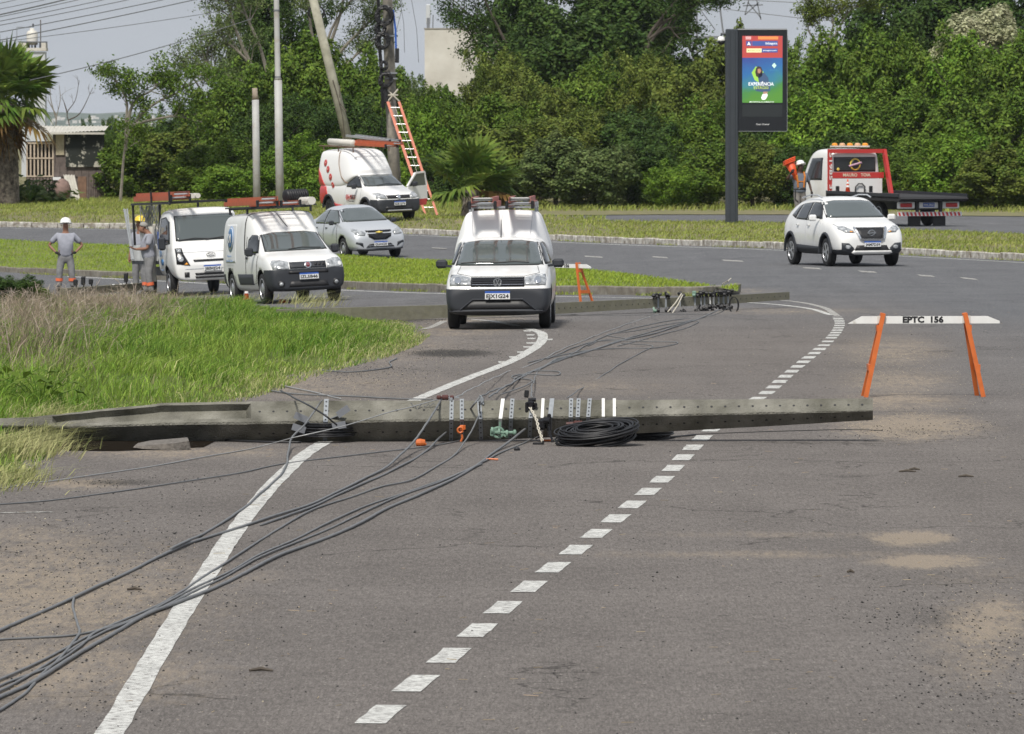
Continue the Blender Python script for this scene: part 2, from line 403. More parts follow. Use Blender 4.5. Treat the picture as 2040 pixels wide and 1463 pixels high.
def asphalt(name, base, sandc, far):
    m = bpy.data.materials.new(name); m.use_nodes = True; t = m.node_tree; b = t.nodes['Principled BSDF']; lk = t.links.new
    b.inputs['Roughness'].default_value = .95; b.inputs['Specular IOR Level'].default_value = .12
    tc = t.nodes.new('ShaderNodeTexCoord')
    def noise(s, d=4, ro=.6, mp=None):
        n = t.nodes.new('ShaderNodeTexNoise'); n.inputs['Scale'].default_value = s; n.inputs['Detail'].default_value = d; n.inputs['Roughness'].default_value = ro
        if mp:
            q = t.nodes.new('ShaderNodeMapping'); q.inputs['Scale'].default_value = mp; lk(tc.outputs['Object'], q.inputs[0]); lk(q.outputs[0], n.inputs[0])
        else: lk(tc.outputs['Object'], n.inputs[0])
        return n.outputs[0]
    def rng_(s, a, b_, c, d):
        n = t.nodes.new('ShaderNodeMapRange'); lk(s, n.inputs[0])
        for k, v in zip((1, 2, 3, 4), (a, b_, c, d)): n.inputs[k].default_value = v
        return n.outputs[0]
    def mul(a, b_, op='MULTIPLY'):
        n = t.nodes.new('ShaderNodeMath'); n.operation = op
        for k, v in ((0, a), (1, b_)):
            if isinstance(v, (int, float)): n.inputs[k].default_value = v
            else: lk(v, n.inputs[k])
        return n.outputs[0]
    def mixc(f, a, b_):
        n = t.nodes.new('ShaderNodeMix'); n.data_type = 'RGBA'; lk(f, n.inputs[0])
        for k, v in ((6, a), (7, b_)):
            if isinstance(v, tuple): n.inputs[k].default_value = col(v)
            else: lk(v, n.inputs[k])
        return n.outputs[2]
    def attr(n_):
        n = t.nodes.new('ShaderNodeAttribute'); n.attribute_name = n_; return n.outputs['Fac']
    tone = attr('tone'); sand = attr('sand'); crumb = attr('crumb')
    c = mixc(tone, base, far)
    v = rng_(noise(34, 4, .8), .3, .7, .66, 1.34)
    v = mul(v, rng_(noise(85, 2, .7), .3, .7, .50, 1.46))
    v = mul(v, rng_(noise(9, 5, .75, (.5, 1, 1)), .3, .7, .86, 1.14))
    v = mul(v, rng_(noise(28, 3, .75, (1, .12, 1)), .3, .7, .80, 1.20))
    v = mul(v, rng_(noise(70, 2, .7, (1, .07, 1)), .3, .7, .80, 1.20))
    v = mul(v, rng_(noise(.35, 6, .6), .3, .7, .88, 1.10))
    v = mul(v, rng_(noise(1.0, 5, .6, (1.6, .10, 1)), .3, .7, .93, 1.07))          # wheel-track streaks along the lane
    v = mul(v, rng_(noise(1.6, 6, .75, (.35, 1.5, 1)), .28, .42, .88, 1.0))
    cr = t.nodes.new('ShaderNodeTexVoronoi'); cr.feature = 'DISTANCE_TO_EDGE'; cr.inputs['Scale'].default_value = .42
    q = t.nodes.new('ShaderNodeMapping'); q.inputs['Scale'].default_value = (.8, .45, 1)
    nn = t.nodes.new('ShaderNodeTexNoise'); nn.inputs['Scale'].default_value = 2.2; nn.inputs['Detail'].default_value = 5; lk(tc.outputs['Object'], nn.inputs[0])
    ad = t.nodes.new('ShaderNodeVectorMath'); ad.operation = 'MULTIPLY_ADD'; lk(nn.outputs['Color'], ad.inputs[0]); ad.inputs[1].default_value = (.9, .9, .9); lk(tc.outputs['Object'], ad.inputs[2])
    lk(ad.outputs[0], q.inputs[0]); lk(q.outputs[0], cr.inputs['Vector'])
    crk = mul(rng_(cr.outputs['Distance'], .0, .010, 1, 0), rng_(noise(.25, 3), .50, .56, 0, .6))
    v = mul(v, mul(1.0, crk, 'SUBTRACT'))
    mul1 = t.nodes.new('ShaderNodeMix'); mul1.data_type = 'RGBA'; mul1.blend_type = 'MULTIPLY'; mul1.inputs[0].default_value = 1
    lk(c, mul1.inputs[6]); cc = t.nodes.new('ShaderNodeCombineColor'); [lk(v, cc.inputs[k]) for k in range(3)]; lk(cc.outputs[0], mul1.inputs[7]); c = mul1.outputs[2]
    # stones showing in the binder
    st = t.nodes.new('ShaderNodeTexVoronoi'); st.inputs['Scale'].default_value = 38; lk(tc.outputs['Object'], st.inputs['Vector'])
    sw = t.nodes.new('ShaderNodeSeparateColor'); lk(st.outputs['Color'], sw.inputs[0])
    c = mixc(mul(rng_(st.outputs['Distance'], .22, .34, .9, 0), rng_(sw.outputs[0], .93, .95, 0, 1)), c, (.42, .39, .35))
    c = mixc(mul(rng_(st.outputs['Distance'], .25, .4, .8, 0), rng_(sw.outputs[1], .92, .94, 0, 1)), c, (.045, .043, .042))
    sm = mul(rng_(mul(sand, mul(rng_(noise(1.6, 12, .85, (1, .45, 1)), .32, .68, 0, 1.5), rng_(noise(16, 5, .8, (1, .12, 1)), .38, .62, .25, 1.1))), .07, .55, 0, .95), rng_(noise(75, 3, .8), .35, .6, .25, 1))
    sandcol = mixc(rng_(noise(70, 3, .7), .35, .65, 0, 1), sandc, tuple(k * .55 for k in sandc))
    c = mixc(sm, c, sandcol)
    cm = rng_(mul(crumb, mul(noise(28, 5, .8), 1.2)), .38, .55, 0, .9)
    c = mixc(cm, c, (.05, .047, .044))
    lk(c, b.inputs['Base Color'])
    bp = t.nodes.new('ShaderNodeBump'); bp.inputs['Strength'].default_value = .9; bp.inputs['Distance'].default_value = .012
    lk(noise(60, 4, .7), bp.inputs['Height']); lk(bp.outputs[0], b.inputs['Normal'])
    return m
M['asphalt'] = asphalt('worn_asphalt', (.162, .147, .137), (.43, .355, .27), (.135, .137, .144))

SAND = [(60, 1190, 330, 110, 1.0), (120, 1340, 300, 70, .8), (60, 1080, 160, 40, .6), (1822, 1073, 50, 12, 3.2), (1850, 1119, 70, 10, 3.4), (1815, 850, 120, 22, 1.8),
        (1790, 800, 110, 18, 1.0), (1790, 760, 110, 25, .8), (1780, 700, 110, 30, .7), (1975, 1240, 70, 45, 1.5), (1940, 1290, 110, 80, .55), (160, 965, 80, 10, 1.2),
        (700, 690, 260, 40, .55), (640, 765, 240, 35, .6), (330, 900, 260, 14, .7), (1500, 1105, 420, 8, .55), (1560, 1065, 330, 7, .45), (1180, 770, 200, 20, .4),
        (960, 640, 160, 14, .7), (1560, 620, 200, 8, .5), (900, 660, 120, 14, .6), (500, 1150, 60, 14, .6), (430, 540, 90, 20, .3), (1450, 580, 110, 8, .5), (1960, 1150, 150, 30, .3)]
CRUMB = [(900, 704, 120, 11, 1.2), (240, 962, 170, 12, .9), (1860, 1230, 150, 60, .75), (1960, 1330, 170, 110, .55), (1830, 860, 150, 15, .7), (700, 745, 170, 22, .7), (150, 1130, 300, 110, .55), (100, 1330, 260, 100, .4), (820, 640, 160, 9, .8)]
def to_px(X, Y, Z):
    dy = Y * CP - (Z - CAMH) * SP; dz = Y * SP + (Z - CAMH) * CP
    return 1020 + FPX * X / dy, 731.5 - FPX * dz / dy
def blob(px, py, L_):
    s = np.zeros(px.shape)
    for x, y, rx, ry, a in L_: s = np.maximum(s, a * np.exp(-(((px - x) / rx) ** 2 + ((py - y) / ry) ** 2)))
    return s
rx_ = np.concatenate([np.linspace(-60, -12, 17), np.linspace(-11, 11, 89), np.linspace(12, 60, 17)])
ry_ = np.concatenate([np.linspace(10, 28, 7), np.linspace(30, 130, 401), np.linspace(131, 262, 132)])
road, X, Y, Z = grid_mesh('road', rx_, ry_, G, M['asphalt']); road['kind'] = 'structure'
px, py = to_px(X, Y, Z)
def set_attr(o, n, a):
    at = o.data.attributes.new(n, 'FLOAT', 'POINT'); at.data.foreach_set('value', np.asarray(a, np.float32).ravel())
set_attr(road, 'sand', blob(px, py, SAND)); set_attr(road, 'crumb', blob(px, py, CRUMB))
set_attr(road, 'tone', np.clip(sst(-py, -690, -560) + .5 * sst(px, 1700, 2040) * sst(-py, -900, -640), 0, 1))

# second road beyond the verge
def pxy(L_, h=0): return [tuple(P(x, y, h)[:2]) for x, y in L_]
far_road = pxy([(1020, 443), (1200, 444), (1450, 445), (1580, 449), (1800, 461), (2040, 470), (2300, 478), (2300, 431), (1600, 425), (1300, 425), (1020, 428)], .10)
fr = patch_ground('far_road', far_road, lambda X, Y: G(X, Y) + .10, M['asphalt'], (2, 3)); fr['kind'] = 'structure'
set_attr(fr, 'tone', np.full(len(fr.data.vertices), 1.0))

# painted markings
M['paint'] = None
def paintmat(name, thr, c=(.62, .62, .59)):
    m = bpy.data.materials.new(name); m.use_nodes = True; t = m.node_tree; b = t.nodes['Principled BSDF']; lk = t.links.new
    b.inputs['Roughness'].default_value = .75
    tc = t.nodes.new('ShaderNodeTexCoord'); n = t.nodes.new('ShaderNodeTexNoise'); n.inputs['Scale'].default_value = 26; n.inputs['Detail'].default_value = 9; n.inputs['Roughness'].default_value = .72
    mp = t.nodes.new('ShaderNodeMapping'); mp.inputs['Scale'].default_value = (.6, 1.4, 1); lk(tc.outputs['Object'], mp.inputs[0]); lk(mp.outputs[0], n.inputs[0])
    r = t.nodes.new('ShaderNodeMapRange'); r.inputs[1].default_value = thr; r.inputs[2].default_value = thr + .07; lk(n.outputs[0], r.inputs[0])
    x = t.nodes.new('ShaderNodeMix'); x.data_type = 'RGBA'; x.inputs[6].default_value = (.145, .133, .123, 1); x.inputs[7].default_value = col(c)
    lk(r.outputs[0], x.inputs[0])
    n2 = t.nodes.new('ShaderNodeTexNoise'); n2.inputs['Scale'].default_value = 3; n2.inputs['Detail'].default_value = 6; lk(tc.outputs['Object'], n2.inputs[0])
    hs = t.nodes.new('ShaderNodeHueSaturation'); r2 = t.nodes.new('ShaderNodeMapRange'); r2.inputs[1].default_value = .3; r2.inputs[2].default_value = .7; r2.inputs[3].default_value = .82; r2.inputs[4].default_value = 1.05
    lk(n2.outputs[0], r2.inputs[0]); lk(r2.outputs[0], hs.inputs['Value']); lk(x.outputs[2], hs.inputs['Color']); lk(hs.outputs[0], b.inputs['Base Color'])
    return m
M['paint'] = paintmat('worn_white_road_paint', .43)
M['paintworn'] = paintmat('very_worn_road_paint', .47, (.55, .54, .50))
def ribbon(name, pxs, wid, m, lift=.004, kind='structure', ragged=.006):
    c = smooth_line([P(x, y) for x, y in pxs], 8)
    c = resample(c, .35); V = []; F = []
    for i, p in enumerate(c):
        t = (c[min(i + 1, len(c) - 1)] - c[max(i - 1, 0)]); t.z = 0; t.normalize(); nrm = Vector((t.y, -t.x, 0))
        for s in (-1, 1):
            q = p + nrm * (s * wid / 2 + rnd.uniform(-ragged, ragged)); V.append((q.x, q.y, float(G(q.x, q.y)) + lift))
    for i in range(len(c) - 1): F.append((2 * i, 2 * i + 1, 2 * i + 3, 2 * i + 2))
    o = np_mesh(name, V, F, m); o['kind'] = kind; return o
ribbon('edge_line', [(170, 1540), (232, 1440), (350, 1240), (415, 1140), (480, 1043), (545, 965), (622, 896), (722, 845), (838, 793), (930, 755), (1010, 724), (1060, 697), (1080, 678), (1078, 664), (1052, 655)], .155, M['paint'])
ribbon('edge_line', [(1030, 650), (985, 641), (935, 636)], .15, M['paintworn'])
ribbon('edge_line', [(-120, 540), (0, 544.5), (130, 551), (261, 558), (420, 566), (690, 579), (900, 586), (1110, 591), (1300, 595), (1420, 600), (1530, 606), (1610, 615), (1655, 628)], .12, M['paint'])
ribbon('edge_line', [(1500, 596), (1580, 601), (1640, 613), (1668, 630)], .12, M['paintworn'])
ribbon('edge_line', [(-120, 454), (0, 455), (260, 458), (500, 462), (820, 469), (1110, 483), (1350, 492), (1580, 500), (1800, 511), (2040, 524), (2250, 537)], .13, M['paint'])
ribbon('edge_line', [(-100, 1024), (105, 1021)], .10, M['paintworn'])
ribbon('edge_line', [(1950, 452), (2040, 453.5), (2200, 455)], .12, M['paintworn'], lift=.106)
ribbon('edge_line', [(560, 594), (620, 592), (700, 591)], .12, M['paintworn'])
ribbon('edge_line', [(840, 657), (860, 652), (885, 640)], .12, M['paintworn'])
# dotted give-way line: every dash is a piece of the marking
dl = empty('dotted_line'); dl['kind'] = 'structure'
cc_ = smooth_line([P(x, y) for x, y in [(668, 1500), (757, 1425), (828, 1363), (895, 1307), (950, 1258), (1000, 1213), (1052, 1171), (1095, 1137), (1175, 1074), (1243, 1020), (1325, 950), (1396, 876), (1460, 822), (1525, 785), (1560, 755), (1600, 722), (1640, 690), (1665, 663), (1673, 645), (1668, 632)]], 10)
acc = 0; seg = []; k = 0; cc_ = resample(cc_, .1)
first = P(757, 1443); start = min(range(len(cc_)), key=lambda i: (cc_[i] - first).length)
pitch = 2.0; s0 = 0; cum = [0]
for a, b in zip(cc_, cc_[1:]): cum.append(cum[-1] + (b - a).length)
def at_s(s):
    for i in range(len(cum) - 1):
        if cum[i + 1] >= s:
            return cc_[i].lerp(cc_[i + 1], (s - cum[i]) / max(1e-6, cum[i + 1] - cum[i]))
    return cc_[-1]
s = cum[start] - pitch * 2
while s < cum[-1]:
    if s > 0:
        V = []; F = []; far_ = at_s(s).y > 74
        ln = 1.12 if not far_ else (.95 if at_s(s).y < 95 else .75)
        for j in range(5):
            a = at_s(s + ln * j / 4); b = at_s(s + ln * j / 4 + .05); t = b - a; t.z = 0
            if t.length < 1e-6: t = Vector((0, 1, 0))
            t.normalize(); nrm = Vector((1, -.1, 0)) if not far_ else Vector((t.y, -t.x, 0)).lerp(Vector((1, 0, 0)), .5)
            for sg in (-1, 1):
                q = a + nrm * (sg * .085 + rnd.uniform(-.006, .006)); V.append((q.x, q.y, float(G(q.x, q.y)) + .004))
        for j in range(4): F.append((2 * j, 2 * j + 1, 2 * j + 3, 2 * j + 2))
        np_mesh('dash', V, F, M['paint'], dl)
    s += pitch if at_s(max(0, s)).y < 76 else (1.75 if at_s(max(0, s)).y < 98 else 1.25)
ds = empty('short_dash_row'); ds['kind'] = 'structure'
for x, y in [(1050, 660), (1056, 668), (1058, 675), (1056, 684), (1050, 692), (1038, 702), (1022, 712), (1001, 722), (1092, 677)]:
    p = P(x, y); V = [(p.x + a, p.y + b, float(G(p.x, p.y)) + .004) for a, b in ((-.05, -.3), (.06, -.28), (.075, .3), (-.06, .26))]
    np_mesh('dash', V, [(0, 1, 2, 3)], M['paint'], ds)
lane = empty('lane_dash_row'); lane['kind'] = 'structure'
for pts in ([(1300, 512), (1330, 514)], [(1440, 519), (1480, 521)], [(1600, 534), (1635, 536)], [(1712, 541), (1745, 543)], [(1830, 549), (1860, 551)], [(1915, 554), (1945, 557)], [(860, 494), (890, 496)], [(1165, 511), (1200, 513)], [(300, 477), (340, 478)], [(480, 482), (520, 484)]):
    a, b = P(*pts[0]), P(*pts[1]); V = []
    for q, sg in ((a, -.06), (b, -.06), (b, .06), (a, .06)): V.append((q.x, q.y + sg * 12, float(G(q.x, q.y)) + .005))
    np_mesh('dash', V, [(0, 1, 2, 3)], M['paintworn'], lane)

# ---------------------------------------------------------------- islands with kerbs
kerb_near = [(-700, 498), (-160, 534), (0, 543), (130, 549), (261, 554), (420, 562), (560, 570), (690, 576), (900, 583), (1110, 587), (1300, 589), (1390, 590), (1440, 588), (1472, 583)]
kn = [P(x, y) for x, y in kerb_near]
isl_far = [(1470, 579), (1440, 573), (1400, 567), (1300, 552), (1200, 540), (1110, 530), (990, 524), (870, 518), (690, 508), (450, 497), (260, 488), (0, 476), (-160, 470), (-700, 448)]
kf = [P(x, y, .16) for x, y in isl_far]
def kerb_row(name, pts, h, wdt, m, seed=3, flip=1):
    """row of kerb stones along a line; each stone is its own part"""
    root = empty(name); root['kind'] = 'structure'; r_ = random.Random(seed)
    pts = [Vector((p.x, p.y, 0)) for p in pts]; cum = [0]
    for a, b in zip(pts, pts[1:]): cum.append(cum[-1] + (b - a).length)
    def at(s):
        for i in range(len(cum) - 1):
            if cum[i + 1] >= s: return pts[i].lerp(pts[i + 1], (s - cum[i]) / max(1e-9, cum[i + 1] - cum[i]))
        return pts[-1]
    meshes = []
    for k in range(3):
        mb = MB().box((.485, wdt / 2, h / 2 - .1), (.97, wdt, h + .2), bev=.018); me = mb.mesh('kerb_stone'); me.materials.append(m); meshes.append(me)
    s = 0
    while s < cum[-1] - .2:
        a = at(s); b = at(s + 1); d = b - a
        o = bpy.data.objects.new('kerb_stone', r_.choice(meshes)); COL.objects.link(o); o.parent = root
        za = float(G(a.x, a.y)); zb = float(G(b.x, b.y))
        o.location = (a.x, a.y, za + r_.uniform(-.012, .012))
        o.rotation_euler = (r_.uniform(-.03, .03), -math.atan2(zb - za, max(.01, d.length)), math.atan2(d.y, d.x) + r_.uniform(-.012, .012))
        s += 1.0
    return root
kerb_row('kerb', kn, .17, .15, M['kerb'], 3)
fnear = [(-700, 440), (-160, 451), (0, 452.5), (260, 456), (500, 460), (820, 466), (980, 474), (1110, 479.5), (1350, 489), (1580, 497), (1800, 508), (2040, 520), (2300, 534)]
fn = [P(x, y) for x, y in fnear]
kerb_row('far_kerb', fn, .17, .15, M['kerbwhite'], 5)
isl1 = [(p.x, p.y + .13) for p in kn] + [(p.x, p.y) for p in kf]
def hA(X, Y): 
    return G(X, Y) + .145 + .05 * np.minimum(1, dist_poly(np.asarray(X), np.asarray(Y), isl1) / 2)
patch_ground('median_island', isl1, hA, M['lawnground'], (1, 3))['kind'] = 'structure'
ver = [(p.x, p.y + .12) for p in fn] + [tuple(P(x, y, .15)[:2]) for x, y in [(2300, 474), (2040, 466), (1800, 457), (1580, 445), (1450, 441), (1200, 440), (1040, 439)]] + [(1.5, 262), (1.0, 300), (-48, 300), (-44, 250)]
def hB(X, Y):
    X = np.asarray(X); Y = np.asarray(Y); d = dist_poly(X, Y, ver)
    return G(X, Y) + .14 + .18 * np.minimum(1, d / 4) * (X < 3) + .05 * np.sin(X * .9) * np.minimum(1, d / 3) * np.cos(Y * .35)
patch_ground('verge', ver, hB, M['dryground'], (1, 3))['kind'] = 'structure'
back = [(-60, 296), (1.2, 296), (1.4, 259), (60, 250), (60, 262), (60, 900), (-60, 900)]
# strip of ground under the thicket
def hC(X, Y): return 0 * X + .12
patch_ground('thicket_ground', [(-70, 290), (1.0, 290), tuple(P(1020, 430, .12)[:2]), tuple(P(1300, 427.5, .12)[:2]), tuple(P(1600, 427.5, .12)[:2]), tuple(P(2300, 433, .12)[:2]), (70, 250), (70, 420), (-70, 420)], hC, M['dryground'], (4, 4))['kind'] = 'structure'
# near bank of tall grass on the left
bankpx = [(-420, 1090), (-60, 1010), (0, 992), (55, 955), (112, 905), (128, 880), (200, 850), (320, 832), (480, 802), (560, 777), (650, 744), (770, 714), (835, 688), (858, 668), (842, 650), (780, 634), (700, 628), (600, 622), (480, 612), (380, 607), (250, 603), (120, 600), (0, 598), (-420, 590)]
bank = pxy(bankpx)
def hD(X, Y):
    X = np.asarray(X, float); Y = np.asarray(Y, float); d = dist_poly(X, Y, bank)
    ins = in_poly(X, Y, bank)
    bump_ = .05 * np.sin(X * 1.3 + Y * .4) + .05 * np.sin(Y * .7 - X * .6)
    left = sst(-X, 3.5, 9)
    return G(X, Y) - .01 + ins * ((.12 + .16 * left) * sst(d, 0, 2.2) + bump_ * sst(d, .3, 2))
patch_ground('grass_bank', bank, hD, mat('bank_soil', (.085, .13, .03), 1, spec=.05, c2=(.12, .14, .05), vs=1.5, var=.3), (.7, 1.2))['kind'] = 'structure'
# dry soil spilling from the bank edge
# ---------------------------------------------------------------- grass and weeds
def blades(name, X, Y, Z, h, w_, lean, m, kind='stuff', curl=.5, dirx=.5):
    n = len(X); a = rng.uniform(0, 2 * np.pi, n); ca, sa = np.cos(a), np.sin(a)
    lx = lean * rng.normal(0, 1, n) + dirx * lean; ly = lean * rng.normal(0, 1, n) * .8
    b = np.stack([X, Y, Z], -1); wv = np.stack([ca, sa, np.zeros(n)], -1) * (w_ / 2)[:, None]
    up = np.stack([lx, ly, np.ones(n)], -1); up /= np.linalg.norm(up, axis=1)[:, None]
    mid = b + up * (h * .55)[:, None]
    tip = mid + np.stack([lx * (1 + curl * 2), ly * (1 + curl * 2), np.full(n, 1 - curl)], -1) * (h * .45)[:, None]
    V = np.stack([b - wv, b + wv, mid + wv * .8, mid - wv * .8, tip + wv * .12, tip - wv * .12], 1).reshape(-1, 3)
    i = np.arange(n)[:, None] * 6
    F = np.concatenate([i + [[0, 1, 2, 3]], i + [[3, 2, 4, 5]]], 0)
    o = np_mesh(name, V, F, m); o['kind'] = kind; return o
def scatter(n, poly, xr, yr, cond=None, ypow=1.0):
    X = rng.uniform(xr[0], xr[1], n); Y = yr[0] + (yr[1] - yr[0]) * rng.uniform(0, 1, n) ** ypow
    k = in_poly(X, Y, poly) & (np.abs(X) < Y / 12.0 + 1.2)
    X, Y = X[k], Y[k]
    if cond is not None: k = cond(X, Y); X, Y = X[k], Y[k]
    return X, Y
# bank: tall grass, thinner and paler towards the edge
X, Y = scatter(620000, bank, (-12, -.3), (50, 122))
k = rng.uniform(0, 1, len(X)) < (.55 + .45 * np.sin(X * 2.1 + np.sin(Y * .9) * 2) * np.sin(Y * .55 + X))*1.2
X, Y = X[k], Y[k]; Z = hD(X, Y); ppx, ppy = to_px(X, Y, Z)
weedmask = blob(ppx, ppy, [(60, 640, 120, 40, 1), (190, 620, 130, 28, 1), (60, 700, 110, 50, .8), (250, 640, 90, 25, .8), (20, 600, 90, 14, .3), (330, 606, 80, 10, .5), (90, 750, 90, 20, .35), (260, 600, 90, 8, .8)])
u = rng.uniform(0, 1, len(X)); wk = u < weedmask * .85
d = dist_poly(X, Y, bank)
patchn = .5 + .28 * np.sin(X * .9 + 1.3 * np.sin(Y * .23)) * np.cos(Y * .31 + X * .5) + .25 * np.sin(X * 2.7 + Y * .5) * np.sin(Y * .9 - X * 1.9)
hh = (.08 + .20 * np.minimum(1, d / 1.6)) * rng.uniform(.45, 1.45, len(X)) ** 1.2 * (.45 + .95 * patchn)
hh[(ppy < 640)] *= .85
hh *= np.where((ppx > 500) & (ppy < 665), .45, 1)
gk = ~wk; sel = rng.uniform(0, 1, len(X)) < .62
pale = (rng.uniform(0, 1, len(X)) < np.clip(.6 - d * .5, .04, 1))
M['grassD'] = leafmat('seeding_pale_grass', (.34, .36, .14), (.44, .42, .21), vs=.8, isl=.3)
M['grassE'] = leafmat('deep_green_grass', (.075, .165, .022), (.14, .24, .03), vs=.8, isl=.35)
dk = (patchn > .52) & ~pale & (rng.uniform(0, 1, len(X)) < .6)
for nm, mk, m in (('tall_grass', gk & ~pale & ~dk, M['grassA']), ('pale_grass', gk & pale, M['grassD']), ('dark_grass', gk & dk, M['grassE'])):
    q = np.where(mk & sel)[0]
    tag(blades(nm, X[q], Y[q], Z[q], hh[q], rng.uniform(.007, .014, len(q)), .34, m, curl=.6, dirx=.55), {'tall_grass': 'fresh green tall grass covering the roadside bank', 'pale_grass': 'pale straw coloured grass fringe along the bank edge', 'dark_grass': 'darker green grass patches on the roadside bank'}[nm], 'grass')
q = np.where(wk & sel)[0]; q = q[rng.uniform(0, 1, len(q)) < .7]
tag(blades('dry_weeds', X[q], Y[q], Z[q], hh[q] * 1.25 + .05, rng.uniform(.004, .010, len(q)), .45, M['weed'], curl=.3), 'dry brownish purple weeds tangled over the left of the bank', 'weeds')
nw = []
for _ in range(420):
    x = rnd.uniform(-9, -4.2); y = rnd.uniform(84, 116); a_, b_ = to_px(x, y, float(hD(np.array([x]), np.array([y]))[0]))
    if blob(np.array([a_]), np.array([b_]), [(60, 640, 130, 45, 1), (200, 625, 150, 30, 1), (60, 700, 120, 50, .8)])[0] > rnd.random() and -30 < a_: nw.append((x, y))
mb = MB()
for x, y in nw:
    z = float(hD(np.array([x]), np.array([y]))[0]); b_ = Vector((x, y, z)); d = Vector((rnd.gauss(0, .35), rnd.gauss(0, .3), 1)).normalized(); l = rnd.uniform(.25, .6); e = b_ + d * l; mb.tube([b_, e], [.006, .003], 3)
    for k in range(5): q_ = b_.lerp(e, rnd.uniform(.3, 1)); mb.tube([q_, q_ + Vector((rnd.gauss(0, .1), rnd.gauss(0, .1), rnd.uniform(0, .14)))], [.004, .002], 3)
tag(mb.build('dry_twigs', mat('pale_dry_twigs', (.36, .30, .25), .9, isl=.3)), 'pale dry twigs standing among the brownish weeds', 'twigs', kind='stuff')
# stray tufts poking above the bank in front of the vans
tx = []
for (x, y, h, n, sp) in [(620, 612, .5, 60, .35), (655, 612, .45, 50, .3), (590, 606, .40, 90, .5), (500, 600, .25, 120, .8), (360, 600, .28, 160, .9), (790, 632, .22, 120, .5), (210, 600, .22, 120, .8), (420, 603, .3, 120, .6), (300, 596, .3, 80, .6), (30, 905, .30, 900, .5), (82, 880, .32, 600, .28), (10, 960, .22, 500, .4), (95, 850, .32, 350, .3)]:
    p = P(x, y)
    for _ in range(n): tx.append((p.x + rnd.gauss(0, sp * .5), p.y + rnd.gauss(0, .8), h * rnd.uniform(.5, 1.2)))
tx = np.array(tx); tag(blades('grass_tufts', tx[:, 0], tx[:, 1], hD(tx[:, 0], tx[:, 1]), tx[:, 2], rng.uniform(.006, .013, len(tx)), .35, M['grassD'], curl=.7, dirx=1.6), 'long seeding grass tufts leaning over at the bank edges', 'grass')
# median lawn
X, Y = scatter(330000, isl1, (-20, 8), (112, 215)); Z = hA(X, Y)
tag(blades('lawn_grass', X, Y, Z, rng.uniform(.04, .10, len(X)), rng.uniform(.010, .022, len(X)), .35, M['grassC']), 'short bright green grass on the median island', 'grass')
# verge and strip beyond
X, Y = scatter(260000, ver, (-24, 22), (148, 300)); Z = hB(X, Y)
tag(blades('verge_grass', X, Y, Z, rng.uniform(.05, .14, len(X)) * (1 + .8 * (Y > 235)), rng.uniform(.015, .035, len(X)), .35, M['grassB']), 'short patchy grass on the verge below the trees', 'grass')
n = 45000; X = rng.uniform(-26, 26, n); Y = rng.uniform(236, 300, n)
tp = pxy([(900, 429), (1300, 427), (1600, 427), (2300, 433)]); yb = np.interp(X, [p[0] for p in tp], [p[1] for p in tp]); k = (Y > yb) & (Y < yb + 22) & ((X > 0) | (Y > 250)); X, Y = X[k], Y[k]
tag(blades('thicket_grass', X, Y, hC(X, Y), rng.uniform(.10, .32, len(X)), rng.uniform(.02, .05, len(X)), .3, M['grassB']), 'longer grass at the foot of the thicket', 'grass')
# grass creeping over kerbs
def along(pts, n, jit, off=0):
    o = []
    for _ in range(n):
        i = rnd.randrange(len(pts) - 1); t = rnd.random(); p = pts[i].lerp(pts[i + 1], t); o.append((p.x + rnd.gauss(0, .05), p.y + off + rnd.gauss(0, jit)))
    return np.array(o)
a = along(kn, 5000, .10, -.20); a = a[(np.sin(a[:, 0] * 2.3) + np.sin(a[:, 0] * 5.1 + 1) > -.1)]
tag(blades('kerb_weeds', a[:, 0], a[:, 1], G(a[:, 0], a[:, 1]), rng.uniform(.02, .13, len(a)), rng.uniform(.01, .02, len(a)), .5, M['grassB']), 'small weeds growing in the gutter along the median kerb', 'weeds')
a = along(fn, 4000, .12, -.22); a = a[(np.sin(a[:, 0] * 1.3) + np.sin(a[:, 0] * 3.1 + 1) > .1)]
tag(blades('gutter_weeds', a[:, 0], a[:, 1], G(a[:, 0], a[:, 1]), rng.uniform(.02, .10, len(a)), rng.uniform(.01, .02, len(a)), .5, M['grassB']), 'small weeds growing along the far kerb', 'weeds')

# ---------------------------------------------------------------- loose stones on the road
def stones(name, n, blobs_, size, m, label, xr=(-8, 9), yr=(34, 118)):
    X = rng.uniform(*xr, n * 30); Y = yr[0] + (yr[1] - yr[0]) * rng.uniform(0, 1, n * 30) ** 1.3
    a_, b_ = to_px(X, Y, G(X, Y)); pr = blob(a_, b_, blobs_) + .006
    k = (rng.uniform(0, 1, len(X)) < pr) & (a_ > -80) & (a_ < 2120) & (b_ < 1500) & ~in_poly(X, Y, bank); X, Y = X[k][:n], Y[k][:n]; N = len(X)
    r = rng.uniform(size[0], size[1], N) * rng.uniform(.6, 1.3, N)
    base = np.array([(1, 0, 0), (0, 1, 0), (-1, 0, 0), (0, -1, 0), (0, 0, .8), (0, 0, -.5)])
    V = base[None] * r[:, None, None] * rng.uniform(.55, 1.3, (N, 6, 1)); V = V + np.stack([X, Y, G(X, Y) + r * .3], -1)[:, None]
    F = np.array([(0, 1, 4), (1, 2, 4), (2, 3, 4), (3, 0, 4), (1, 0, 5), (2, 1, 5), (3, 2, 5), (0, 3, 5)])
    F = (np.arange(N)[:, None, None] * 6 + F[None]).reshape(-1, 3)
    o = np_mesh(name, V.reshape(-1, 3), F, m); tag(o, label, 'gravel', kind='stuff')
stones('asphalt_crumbs', 5200, CRUMB + [(1250, 1200, 700, 300, .03)], (.003, .009), M['pebdark'], 'dark asphalt crumbs scattered over the road')
